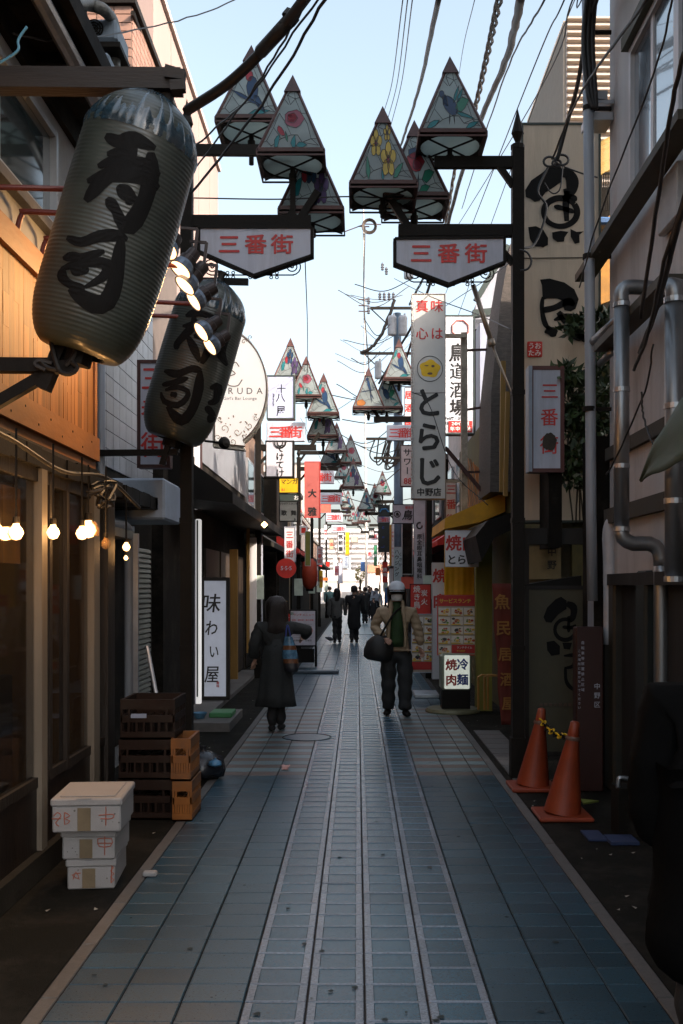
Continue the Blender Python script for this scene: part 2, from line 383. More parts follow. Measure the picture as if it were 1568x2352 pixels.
# ------------------------------------------------------------------ left: sushi shop with the boarded front
XW, XS = -1.95, -1.80
shop = thing('sushi_shop', 'nearest left shop with lit wooden board fascia above a glazed dark front', 'shop', (XW, 5, 0))
MB().box(-2.45, -2.02, .3, 7.45, 3.5, 4.0).box(-2.45, -2.02, .3, 3.0, 4.0, 4.66).box(-2.45, -2.02, 6.62, 7.45, 4.0, 4.66).box(-2.45, -2.02, .3, 7.45, 4.66, 7.6).build('upper_wall', plasterg, shop)
MB().box(-4.5, -2.45, 7.25, 7.45, -.0, 7.6).box(-4.5, -2.45, .3, .5, 0, 7.6).box(-4.5, -2.02, .3, 7.45, 7.6, 7.7).build('side_wall', plasterg, shop)
wframe = M('window_aluminium', (.42, .44, .46), .4, .5, var=.1)
wglass = M('dark_window_glass', (.03, .045, .05), .06, var=.3, scale=2, bump=0, spec=.9)
fr = MB()
for y0, y1 in ((3.0, 4.3), (4.3, 5.5), (5.5, 6.62)):
    fr.box(-2.06, -1.985, y0, y0 + .04, 4.0, 4.66).box(-2.06, -1.985, y1 - .04, y1, 4.0, 4.66)
    fr.box(-2.055, -1.99, y0 + .04, y1 - .04, 4.0, 4.04).box(-2.055, -1.99, y0 + .04, y1 - .04, 4.62, 4.66)
w_ = fr.build('window', wframe, shop)
for y0, y1 in ((3.0, 4.3), (4.3, 5.5), (5.5, 6.62)):
    MB().box(-2.035, -2.03, y0 + .04, y1 - .04, 4.04, 4.62).build('pane', wglass, w_)
MB().box(-2.1, -1.96, 2.9, 6.72, 3.93, 3.995).build('window_sill', concrete, shop)
MB().box(-2.5, -1.62, .3, 7.3, 4.95, 5.08).box(-2.5, -1.98, .3, 7.3, 4.78, 4.95).build('eave', darkwall, shop)
MB().tube([(-1.73, 2, 4.86), (-1.73, 6.9, 4.86)], .05, 10).tube([(-1.73, 6.9, 4.86), (-1.76, 7.05, 4.8), (-1.9, 7.1, 4.5), (-2.0, 7.15, 3.9)], .035, 10).build('gutter', galv, shop)
board_w = M('cedar_board', (.30, .120, .030), .55, var=.40, scale=6, bump=.2, bscale=30, stretch=(1, 6, .35), island=.42)
trim_w = M('cedar_trim', (.31, .125, .035), .55, var=.22, scale=7, bump=.2, bscale=30, stretch=(1, .4, 1), island=.1)
y = .6
while y < 7.36:
    w = rnd.uniform(.075, .095); z = 2.75
    m = MB()
    while z < 3.52:                       # finger-jointed staves of each board
        l = rnd.uniform(.18, .6); l = min(l, 3.53 - z); dd = rnd.uniform(0, .004)
        m.box(XW - .03, XW - .006 + dd, y + .001, min(y + w, 7.37), z, z + l); z += l
        if z > 3.52: break
    m.build('board', board_w, shop); y += w + .002
MB().box(XW - .03, XW + .03, .4, 7.43, 2.58, 2.75).box(XW - .03, XW + .012, 7.37, 7.43, 2.75, 3.53).build('fascia_trim', trim_w, shop)
MB().box(XW - .03, XW + .03, .4, 7.43, 3.53, 3.68).build('top_trim', trim_w, shop)
nl = MB()
for i in range(26):
    yy = 1.2 + i * .24; nl.box(XW + .03, XW + .0325, yy, yy + .012, 2.62 + (i % 2) * .07, 2.632 + (i % 2) * .07)
nl.build('nail', black, shop, kind='stuff')
MB().box(-2.6, XW - .035, .4, 7.43, 2.60, 3.6).build('fascia_backing', darkwall, shop)
# underside canopy, ragged dark lip
m = MB(); yy = .4; prev = None
while yy < 9.0:
    dz = rnd.uniform(-.012, .012); m.box(-2.3, XW + .16 + rnd.uniform(-.01, .015), yy, yy + .25, 2.33 + dz, 2.44 + dz); yy += .25
m.build('canopy', black, shop)
MB().box(-2.3, XW + .0, .4, 7.43, 2.44, 2.585).build('canopy_batten', trim_w, shop)
# glazed front: posts, rails, glass and a dim interior
postm = M('pale_post_paint', (.16, .14, .11), .5, var=.25, dirt=.3, streak=True)
for (xa, xb) in ((62, 104), (190, 216)):
    Ya = XS * F / (xa - CX); Yb = XS * F / (xb - CX)
    pass
MB().box(XS - .09, XS, 5.69, 5.79, .141, 2.33).build('post', postm, shop); MB().box(XS - .068, XS, 6.82, 6.97, .141, 2.33).build('post', postm, shop); MB().box(XS - .09, XS, 7.2, 7.4, .141, 2.33).build('post', timberv, shop)
MB().box(XS - .10, XS + .02, .5, 7.4, 0, .14).build('threshold', M('dark_threshold', (.018, .016, .012), .8, var=.4, spec=.2), shop)  # plain dark base with random tone
MB().box(XS - .08, XS - .03, .5, 7.4, .14, .5).build('kick_panel', M('dark_wood_panel', (.010, .006, .004), .45, var=.4, streak=True), shop)
dr = MB()
for yy in (3.0, 4.1, 4.45, 5.0, 5.9, 6.25, 6.9): dr.box(XS - .07, XS - .02, yy, yy + .05, .5, 2.33)
dr.box(XS - .068, XS - .022, .5, 7.4, .5, .56).box(XS - .068, XS - .022, .5, 7.4, 2.25, 2.33).build('door_frame', timberv, shop)
gl = glassy('shop_glass', (.02, .02, .02), .04, .35)
for a, b in ((.6, 3.0), (3.05, 4.1), (4.15, 4.45), (4.5, 5.0), (5.05, 5.9), (5.95, 6.25), (6.3, 6.9)):
    MB().box(XS - .05, XS - .044, a, b, .56, 2.25).build('glass_pane', gl, shop)
warmwall = M('ochre_interior_wall', (.11, .055, .012), .8, var=.2)
MB().box(-4.45, -4.4, .5, 7.2, 0, 2.5).box(-4.4, -1.9, 7.16, 7.24, 0, 2.5).build('interior_wall', warmwall, shop)
MB().box(-4.4, -1.9, .5, 7.2, 2.46, 2.5).box(-4.4, -1.9, .5, 7.2, -.0, .03).build('interior_ceiling', timber, shop)
MB().bbox(-2.75, -2.35, 3.2, 6.8, .05, 1.05).build('counter', timberv, shop)
ct = MB()
for i in range(7): ct.box(-2.1, -2.08, 3.1 + i * .55, 3.1 + i * .55 + .3, 1.95 - (i % 3) * .08, 2.25)
ct.build('door_curtain', M('ochre_curtain', (.40, .20, .05), .8), shop)
for i, (yy, zz, s_) in enumerate(((4.25, 1.35, 1), (5.3, 1.1, .8), (6.1, 1.25, .9), (3.6, 1.2, 1.1))):
    b = MB().lathe([(.0, 0), (.04 * s_, 0), (.045 * s_, .2 * s_), (.018 * s_, .27 * s_), (.016 * s_, .34 * s_), (0, .34 * s_)], (-2.4, yy, 1.06), 14)
    b.build('bottle', (M('red_label_bottle', (.35, .05, .03), .3), greenp, cream, brownp)[i], smooth=True, label=('bottle with red label behind the widest pale post', 'small green bottle standing on the dark shop counter', 'pale bottle on the counter behind the grey second post', 'brown bottle at the near end of the shop counter')[i], cat='bottle', group='bottles on the sushi shop counter')
pst = thing('wall_poster', 'dim red and white poster behind the leftmost shop glass', 'poster', (-2.0, 3.9, 1.2))
MB().box(-1.96, -1.955, 3.62, 4.02, 1.0, 2.0).build('sheet', M('aged_red_poster', (.35, .12, .07), .7, var=.5, scale=5), pst)
MB().box(-1.953, -1.951, 3.66, 3.98, 1.0, 1.25).box(-1.953, -1.951, 3.66, 3.98, 1.72, 1.9).build('strip', cream, pst)
# drain pipe, hood and air conditioners on the upper wall
MB().tube(bez([PX(262, 250, -1.9), PX(264, 120, -1.9), PX(262, 60, -1.9), PX(240, 25, -1.9), PX(205, 12, -2.0), PX(160, 8, -2.05)], 30), .045, 12).build('drain_pipe', M('peeling_pipe', (.12, .12, .11), .5, .3, var=.5, scale=20, bump=.4), smooth=True, label='peeling grey drain pipe bending over at the top left', cat='pipe')
hd = thing('kitchen_exhaust_hood', 'big black curved exhaust hood on the grey upper wall, top left', 'exhaust hood', P(85, 150, 6.15))
hp = [P(a, b, 6.15) for a, b in ((38, 140), (38, -30), (60, -20), (95, -8), (118, 20), (140, 60), (152, 90), (160, 128), (190, 150))]
MB().prism(hp, (0, .12, 0)).build('hood_shell', black, hd)
hr = MB(); hr.tube(bez([P(a, b, 6.13) for a, b in ((60, -20), (95, -6), (120, 20), (142, 62), (156, 95), (175, 140))], 20), .028, 8); hr.build('hood_rim', galv, hd, smooth=True)
def aircon(x0, x1, y0, y1, Y, lab, dep=.3):
    a = P(x0, y1, Y); b = P(x1, y0, Y); t = thing('air_conditioner', lab, 'air conditioner', ((a.x + b.x) / 2, Y, a.z), 'air conditioners under the eave')
    MB().bbox(a.x, b.x, Y, Y + dep, a.z, b.z, .02).build('casing', M('bluish_casing', (.17, .22, .27), .5, var=.15, dirt=.3), t)
    c = ((a.x + b.x) / 2, Y - .005, (a.z + b.z) / 2); r = min(b.x - a.x, b.z - a.z) * .4
    m = MB()
    for k in (1, .7, .4): m.tube([(c[0] + r * k * math.cos(q / 12 * math.pi), Y - .008, c[2] + r * k * math.sin(q / 12 * math.pi)) for q in range(24)], .006, 4, closed=True)
    for q in range(8): m.bar((c[0], Y - .008, c[2]), (c[0] + r * math.cos(q * .785), Y - .008, c[2] + r * math.sin(q * .785)), .006)
    m.build('fan_grille', iron, t); MB().box(a.x - .02, b.x + .02, Y + .02, Y + dep + .05, a.z - .04, a.z - .003).build('bracket', iron, t)
aircon(180, 250, 118, 178, 6.6, 'lower bluish air conditioner hanging just above the lantern beam')
aircon(165, 268, 42, 92, 7.6, 'upper dark air conditioner beside the bent drain pipe', .4)
# ---- lantern beams, rods and the two wrapped paper lanterns
def lantern(lab, c2, Y, h2, r2, tilt, grp='plastic wrapped sushi lanterns'):
    """c2: centre in photo pixels, h2 half length, r2 radius in pixels"""
    cc = P(c2[0], c2[1], Y); k = Y / F; hh = h2 * k; rr = r2 * k
    ax = Vector((math.sin(R(tilt)), 0, math.cos(R(tilt)))); t = thing('paper_lantern', lab, 'lantern', cc - ax * hh, grp)
    prof = []; nr = 64
    for i in range(nr * 4 + 1):
        q = i / (nr * 4); h = -hh + 2 * hh * q; e = .0
        edge = min(q, 1 - q) * 2 * hh; cr_ = rr * .95
        f = 1 if edge > cr_ else math.sqrt(max(0, 1 - ((cr_ - edge) / cr_) ** 2)) * .40 + .60
        if q > .5: f = 1 if h < hh * .66 else .96 * math.sqrt(max(0, 1 - ((h - hh * .66) / (hh * .34)) ** 2))
        if edge < cr_ * .02: f *= .75
        prof.append((rr * f * (1 + (.006 if i % 4 in (1, 2) else 0)) * (.955 + .045 * math.sin(math.pi * min(1, max(0, q * 1.05)))), h))
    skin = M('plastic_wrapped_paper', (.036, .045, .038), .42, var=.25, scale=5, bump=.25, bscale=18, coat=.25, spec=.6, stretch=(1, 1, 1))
    body = MB().lathe(prof, cc, 56, ax, fn=lambda th, q: 1 + .008 * math.sin(th * 5 + q * 6) + .006 * math.sin(th * 3 - q * 9)).build('lantern_body', skin, t, smooth=True)
    # gathered clear plastic at the top
    cap = []
    for i in range(15):
        q = i / 14; cap.append((rr * ((.985 + .02 * min(1, q * 8)) * max(0, 1 - q ** 2.0) ** .8 * (1 - .12 * q) + .08 * q), hh * .60 + hh * .44 * q))
    def pleat(th, q): return 1 + (.012 + .10 * q * q + .03 * q) * (.6 * math.sin(th * 19 + 2.5 * math.sin(th * 4) + q * 1.2) + .5 * math.sin(th * 37 + 2 * math.sin(th * 5)))
    wrap = M('gathered_clear_plastic', (.018, .042, .060), .25, var=.7, scale=12, bump=.2, bscale=30, coat=.6, spec=.8)
    MB().lathe(cap, cc, 132, ax, fn=pleat).build('plastic_gather', wrap, t, smooth=True)
    MB().lathe([(rr * .10, hh * 1.03), (rr * .07, hh * 1.08), (rr * .12, hh * 1.15)], cc, 20, ax, fn=lambda th, q: 1 + .2 * math.sin(th * 7)).build('tied_neck', rubber, t, smooth=True)
    MB().tube([cc - ax * hh * .99, cc - ax * (hh * 1.08)], rr * .25, 10).tube([cc - ax * (hh * 1.0) + Vector((rr * .4, 0, 0)), cc - ax * (hh * 1.06) + Vector((rr * .5, 0, .01))], rr * .12, 6).build('bottom_cap', black, t)
    deps = [(v.co + ORG[body.name]) for v in body.data.vertices]
    bvh = BVHTree.FromPolygons([tuple(v) for v in deps], [tuple(p.vertices) for p in body.data.polygons])
    o = Vector((0, 0, H))
    def mp(x, y):
        d = (P(x, y, 1) - o).normalized(); loc, nrm, i, _ = bvh.ray_cast(o, d)
        return None if loc is None else loc - d * .005
    return t, mp
ink = M('black_brush_ink', (.006, .006, .006), .7, var=.2, bump=0, spec=.15)
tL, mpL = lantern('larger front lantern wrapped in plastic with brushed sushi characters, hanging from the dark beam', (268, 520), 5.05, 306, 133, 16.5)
A_ = lambda c: (c[0] * .35, c[1] * .35); B_ = lambda c: (c[0] * .30, 470.6 + c[1] * .30); D_ = lambda c: (313.7 + c[0] * .2334, 588 + c[1] * .2334)
m = MB(); m.nofix = True
for pts, w in (([(690, 890), (780, 930), (880, 915), (1020, 975)], 34), ([(700, 1010), (800, 1010), (900, 1060), (1010, 1075)], 24), ([(640, 1090), (760, 1060), (900, 1090), (1050, 1150)], 28),
               ([(860, 890), (850, 1000), (780, 1110), (660, 1200), (560, 1320)], 34), ([(570, 1190), (760, 1140), (930, 1170), (1040, 1240)], 34), ([(990, 1000), (985, 1180), (940, 1340), (850, 1480), (770, 1430)], 42),
               ([(770, 1220), (850, 1290), (870, 1340)], 32), ([(700, 1300), (760, 1380), (800, 1480)], 26)):
    brush(m, [A_(p) for p in pts], w * 1.02, mpL)
m.build('brushed_character', ink, tL); m = MB(); m.nofix = True
for pts, w in (([(510, 250), (620, 285), (760, 240), (900, 235), (975, 270)], 26), ([(930, 250), (905, 420), (880, 600), (820, 740), (720, 760), (600, 690), (530, 640)], 40),
               ([(480, 410), (560, 395), (640, 400), (800, 355)], 21), ([(480, 480), (480, 560), (560, 620), (650, 640)], 22), ([(470, 490), (600, 450), (780, 440), (830, 480), (780, 560), (650, 630)], 24), ([(540, 490), (600, 510), (680, 490)], 20)):
    brush(m, [B_(p) for p in pts], w * 1.02, mpL)
m.build('brushed_character', ink, tL)
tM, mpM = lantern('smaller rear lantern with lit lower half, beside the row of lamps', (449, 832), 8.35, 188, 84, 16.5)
m = MB(); m.nofix = True
for pts, w in (([(480, 590), (600, 560), (800, 620)], 16), ([(450, 690), (600, 680), (760, 740)], 15), ([(560, 560), (560, 680), (480, 770), (400, 860), (390, 920)], 18), ([(500, 790), (560, 900), (620, 1040)], 18), ([(560, 790), (680, 790), (710, 900), (640, 1060)], 22),
               ([(270, 1130), (400, 1160), (540, 1110), (640, 1130)], 18), ([(625, 1130), (610, 1300), (560, 1480), (480, 1600), (400, 1600), (300, 1480)], 25), ([(250, 1270), (380, 1240), (510, 1200)], 14), ([(240, 1340), (270, 1430), (400, 1470), (490, 1400), (500, 1330), (400, 1290), (280, 1320)], 14), ([(330, 1360), (400, 1370)], 13),
               ([(900, 780), (860, 860), (830, 960), (890, 1080)], 20), ([(720, 1300), (800, 1290), (780, 1420), (700, 1450)], 18), ([(680, 1480), (740, 1560), (710, 1640)], 18)):
    brush(m, [D_(p) for p in pts], w, mpM)
m.build('brushed_character', ink, tM)
def crate_beam(lab, pts):
    pass
t = thing('lantern_beam', 'dark wooden beam across the top left carrying the large lantern', 'beam', (-1.95, 5.05, 4.7))
a, b = P(0, 184, 5.05), P(418, 190, 5.05)
MB().bar((a.x - .6, a.y, a.z), (b.x, b.y, b.z), .10, .105).build('main_beam', timber, t)
MB().bar(P(398, 160, 5.08), P(372, 245, 5.08), .075, .07).build('strut', timber, t); MB().bar(P(380, 170, 5.0), P(425, 176, 5.0), .05, .05).bar(P(392, 200, 5.0), P(425, 198, 5.0), .05, .05).build('end_block', timber, t)
t = thing('wall_bracket', 'black bracket arm tying the bottom of the large lantern to the wall', 'bracket', (-1.95, 5.05, 2.9))
MB().bar(P(-60, 839, 5.05), P(150, 841, 5.05), .07).bar(P(-40, 945, 5.05), P(118, 853, 5.05), .055).bar(P(145, 785, 5.03), P(100, 895, 5.03), .08, .06).bar(P(100, 845, 5.01), P(172, 843, 5.01), .05, .06).build('arm', black, t)
tie = MB()
for pts in (((118, 780), (120, 800), (135, 850), (160, 860), (178, 845), (165, 830), (170, 815)), ((105, 850), (82, 838), (90, 828), (120, 835)), ((96, 832), (110, 845), (130, 850)), ((150, 790), (172, 800), (166, 822), (150, 840))):
    tie.tube(bez([P(x, y, 4.97) for x, y in pts], 18), .012, 5)
tie.build('tie_cord', rubber, t)
t = thing('lantern_lower_arm', 'black horizontal arm tying the smaller lantern beside the street post', 'bracket', (-1.9, 8.35, 2.8))
MB().bar(P(200, 1041, 8.35), P(408, 1039, 8.35), .05).bar(P(398, 985, 8.32), P(372, 1068, 8.32), .05, .045).build('arm', black, t)
MB().bar(P(430, 645, 8.4), P(570, 648, 8.4), .05).bar(P(512, 645, 8.4), P(508, 668, 8.4), .04).build('upper_arm', black, t)
# red rods with adjustable lamps
lampm = M('lamp_housing', (.05, .038, .036), .4, .4, var=.2); lampb = M('lamp_collar', (.16, .2, .26), .35, .5)
glow = M('lit_lens', (1, .75, .4), .4, var=.02, em=1.7, emc=(1, .52, .24), bump=0)
for i, yy in enumerate((5.42, 5.85, 6.3, 6.72, 7.65, 8.05)):
    z = 3.85; t = thing('rod_lamp', ('first red wall rod nearest the camera, straight out over the boards', 'second red wall rod with bent end behind the large lantern', 'third red wall rod bent at the wall, above the board trim', 'fourth red wall rod, shortest seen left of the lantern', 'red rod with lamp, upper of two rods right of the large lantern', 'red rod with lamp, lower of two rods right of the large lantern')[i], 'wall lamp', (-1.98, yy, z), 'red rods holding lamps over the boards')
    pts = [(-2.0, yy, z - (0 if i == 0 else .12)), (-1.97, yy, z - (.0 if i == 0 else .02)), (-1.90, yy, z), (-1.2, yy + .12, z)]
    MB().tube(bez(pts, 15) if i else [(-3, yy, z), (-1.2, yy + .12, z)], .017, 8).build('rod', redpipe, t, smooth=True)
LP = (((404, 545), (392, 575), 6.45), ((447, 580), (424, 622), 6.9), ((468, 610), (434, 658), 7.0), ((492, 660), (453, 692), 7.35), ((502, 735), (470, 763), 7.75), ((522, 768), (489, 795), 8.0))
for i, (a2, b2, Y) in enumerate(LP):
    a, b = P(*a2, Y), P(*b2, Y); b = b + Vector((-.02, -.07, -.02)); d = (b - a).normalized(); L_ = (b - a).length
    t = thing('spot_lamp', ('topmost dark lamp, its lens mostly hidden by the large lantern', 'second lamp from the top, wide oval lens glowing orange', 'third lamp down, thin glowing lens tucked under the second', 'fourth lamp down, in front of the smaller lantern neck', 'fifth lamp down, thin lens against the smaller lantern', 'lowest lamp, round bright lens facing the street')[i], 'lamp', a, 'adjustable lamps lighting the boards')
    MB().lathe([(0, -.0), (.045, 0), (.05, L_ * .35), (.062, L_ * .4), (.062, L_ * .62)], a, 18, d).build('housing', lampm, t, smooth=False)
    MB().lathe([(.060, L_ * .6), (.078, L_ * .75), (.085, L_ * 1.0), (.078, L_ * 1.0), (.07, L_ * .9)], a, 18, d).build('collar', lampb, t)
    MB().lathe([(0, L_ * .97), (.076, L_ * .97)], a, 18, d).build('lens', glow, t)
    MB().bar(a, a + Vector((.02, 0, .16)), .02).bar(a + Vector((.02, 0, .16)), a + Vector((-.1, .0, .17)), .018).build('bracket', lampm, t)
    l = bpy.data.lights.new('spot_light', 'SPOT'); l.energy = 9; l.color = (1, .56, .22); l.spot_size = R(125); l.spot_blend = .8; l.shadow_soft_size = .05
    lo = bpy.data.objects.new('spot_light', l); C.objects.link(lo); lo.location = b + d * .03
    aim = Vector((-1.95, Y - 1.2, 2.9)) - b; lo.rotation_euler = aim.to_track_quat('-Z', 'Y').to_euler()
# bare bulbs under the canopy
bulbg = M('lit_bulb_glass', (1, .8, .5), .3, var=.02, em=2.2, emc=(1, .5, .18), bump=0); bulbd = glassy('clear_bulb_glass', (.3, .18, .08), .05, .35)
for i, (x, y, r, lit) in enumerate(((-8, 1222, 17, 1), (37, 1224, 17, 1), (122, 1224, 15, 1), (188, 1226, 14, 1), (203, 1218, 18, 1), (243, 1250, 12, 0), (290, 1257, 9, 1), (289, 1282, 5, 1))):
    X = (-1.66, -1.66, -1.64, -1.64, -1.70, -1.62, -1.75, -1.8)[i]; c = PX(x, y, X); k = c.y / F; r_ = r * k
    t = thing('bare_bulb', ('lit bulb cut by the left edge of the frame', 'round lit bulb left of the bright orange post', 'lit bulb just right of the bright orange post', 'lit bulb overlapping its neighbour beside the grey post', 'brightest bulb with flared shade touching the grey post', 'unlit clear bulb hanging below the cable knot', 'small lit bulb deeper in the doorway right of the unlit one', 'tiny lower bulb in the dark doorway')[i], 'light bulb', c, 'bulbs strung under the canopy')
    MB().lathe([(0, -r_), (r_ * .6, -r_ * .8), (r_, 0), (r_ * .8, r_ * .6), (r_ * .45, r_ * 1.0), (r_ * .4, r_ * 1.3)], c, 16).build('glass', bulbg if lit else bulbd, t, smooth=True)
    MB().lathe([(r_ * .42, r_ * 1.25), (r_ * .5, r_ * 1.4), (r_ * .45, r_ * 2.2), (0, r_ * 2.3)], c, 12).tube([c + Vector((0, 0, r_ * 2.2)), Vector((c.x, c.y, 2.42))], .006, 5).build('socket', black, t)
    if i == 4: MB().lathe([(r_ * .5, r_ * 1.3), (r_ * 1.2, r_ * .5), (r_ * 1.3, -r_ * .4)], c + Vector((.0, .02, 0)), 16, (.3, 0, 1)).build('shade', bulbd, t, smooth=True)
    if lit:
        l = bpy.data.lights.new('bulb_light', 'POINT'); l.energy = (3.0 if i < 5 else .35); l.color = (1, .50, .17); l.shadow_soft_size = .04
        lo = bpy.data.objects.new('bulb_light', l); C.objects.link(lo); lo.location = c + Vector((.035, -.02, 0))
il = bpy.data.lights.new('shop_light', 'POINT'); il.energy = 2.2; il.color = (1, .5, .18); il.shadow_soft_size = .15; io = bpy.data.objects.new('shop_light', il); C.objects.link(io); io.location = (-3.2, 5.2, 2.1)
cb = MB(); cb.tube(bez([(-1.66, 2.2, 2.38), (-1.66, 3.4, 2.30), (-1.66, 4.6, 2.36), (-1.66, 5.6, 2.30), (-1.66, 6.6, 2.37), (-1.66, 7.6, 2.25)], 40), .012, 6)
for i in range(6):
    q = [Vector((-1.66 + rnd.uniform(-.08, .08), 6.55 + rnd.uniform(-.2, .2), 2.25 + rnd.uniform(-.1, .1))) for _ in range(4)]; cb.tube(bez(q, 12), .010, 5)
cb.build('bulb_cable', rubber, label='black cable with a tangled knot running under the canopy', cat='cable')
# ------------------------------------------------------------------ stained glass street lamps
pane_m = translucent('frosted_pane', (.50, .57, .57), .72, .25); refl = translucent('frosted_reflector', (.62, .68, .64), .8, .3)
leadm = M('lead_line', (.03, .03, .03), .6)
def tl(n, c): return translucent(n, c, .45, .25)
GM = {'r': tl('red_glass', (.40, .03, .045)), 'p': tl('purple_glass', (.10, .06, .17)), 'g': tl('green_glass', (.03, .22, .14)), 'b': tl('blue_glass', (.02, .06, .14)), 't': tl('teal_glass', (.02, .22, .24)), 'y': tl('yellow_glass', (.60, .42, .06)), 'o': tl('amber_glass', (.45, .17, .04)), 'k': tl('rose_glass', (.32, .08, .12))}
def blob(cx, cy, rx, ry, n=12, wob=.0, ph=0, rot=0):
    out = []
    for i in range(n):
        a = 2 * math.pi * i / n; r = 1 + wob * math.cos(5 * a + ph); x, y = rx * r * math.cos(a), ry * r * math.sin(a)
        out.append((cx + x * math.cos(rot) - y * math.sin(rot), cy + x * math.sin(rot) + y * math.cos(rot)))
    return out
def leaf(x0, y0, x1, y1, w):
    d = Vector((x1 - x0, y1 - y0)); n = Vector((-d.y, d.x)).normalized() * w; c = [Vector((x0, y0)) + d * t for t in (.3, .65)]
    return [(x0, y0), tuple(c[0] + n), tuple(c[1] + n * .8), (x1, y1), tuple(c[1] - n * .7), tuple(c[0] - n)]
# motif shapes in pane coordinates: x -1..1 along the base, y 0..1 up to the apex
def flower(cx, cy, r, c, c2='y'):
    return [(blob(cx + r * .7 * math.cos(a), cy + r * .7 * math.sin(a), r * .62, r * .5, 9, 0, 0, a), c) for a in [q * 1.257 + .3 for q in range(5)]] + [(blob(cx, cy, r * .32, r * .3, 8), c2)]
MOT = {
 'rose': [(blob(.08, .42, .30, .12, 14, .08), 'k'), (blob(.02, .43, .16, .07, 10, .1), 'r'), (blob(-.32, .25, .13, .05, 8, .1, 0, -.4), 'r'), (leaf(-.5, .03, -.35, .2, .07), 't'), (leaf(.15, .05, .5, .06, .05), 't'), (leaf(.05, .0, .12, .2, .08), 't'), (leaf(-.1, .1, -.18, .25, .03), 'g')],
 'bird': [(blob(.10, .40, .20, .17, 12, .04, 0, -.6), 'b'), (blob(-.02, .58, .12, .08, 10), 'r'), (leaf(-.6, .38, .5, .12, .03), 'b'), (leaf(.15, .3, .55, .05, .07), 'b'), (leaf(-.35, .55, -.1, .75, .07), 't'), (leaf(.0, .03, .7, .08, .05), 't'), (leaf(-.45, .5, -.28, .56, .04), 'g')],
 'plum': flower(.0, .52, .17, 'b', 'k') + flower(.32, .27, .19, 'p', 'b') + [(blob(-.22, .44, .11, .10, 9, .1), 'r'), (leaf(-.55, .15, -.3, .42, .10), 't'), (leaf(.1, 0, .22, .2, .05), 'b')],
 'daffodil': flower(-.22, .52, .15, 'y', 'r') + flower(.16, .30, .19, 'y', 'r') + flower(.13, .66, .09, 'y', 'o') + [(leaf(-.45, .02, -.5, .36, .07), 'g'), (leaf(.3, .05, .62, .26, .06), 'g'), (leaf(.0, .0, -.05, .18, .04), 't')],
 'pheasant': [(blob(-.05, .34, .24, .12, 12, .03, 0, -.35), 'b'), (blob(-.3, .50, .08, .05, 9), 'b'), (leaf(-.28, .48, -.12, .34, .07), 'b'), (leaf(.1, .3, .55, .42, .10), 'g'), (leaf(.05, .38, .25, .62, .04), 't'), (leaf(.15, .38, .4, .60, .04), 't'), (leaf(.1, .25, .68, .16, .03), 't'), (leaf(-.8, .02, -.4, .14, .05), 't'), (leaf(.4, .03, .8, .12, .04), 't'), (leaf(-.07, .24, -.1, .08, .012), 'b'), (leaf(.05, .24, .06, .08, .012), 'b')],
 'peony': [(blob(.0, .44, .28, .14, 12, .1), 'r'), (blob(-.05, .56, .18, .08, 10, .1), 'b'), (blob(.05, .40, .14, .07, 8, .1), 'k'), (leaf(.2, .2, .6, .3, .09), 'g'), (leaf(.1, .0, .45, .1, .08), 'g'), (leaf(.05, 0, .1, .3, .02), 'b')],
 'swallow': [(leaf(-.1, .75, .2, .3, .08), 'b'), (blob(-.08, .72, .10, .05, 9), 'b'), (leaf(.1, .4, .2, .1, .04), 'b'), (leaf(.05, .4, .35, .2, .03), 'b'), (blob(-.5, .1, .30, .09, 10, .06), 'o'), (leaf(-.7, .38, .6, .45, .012), 'b')],
}
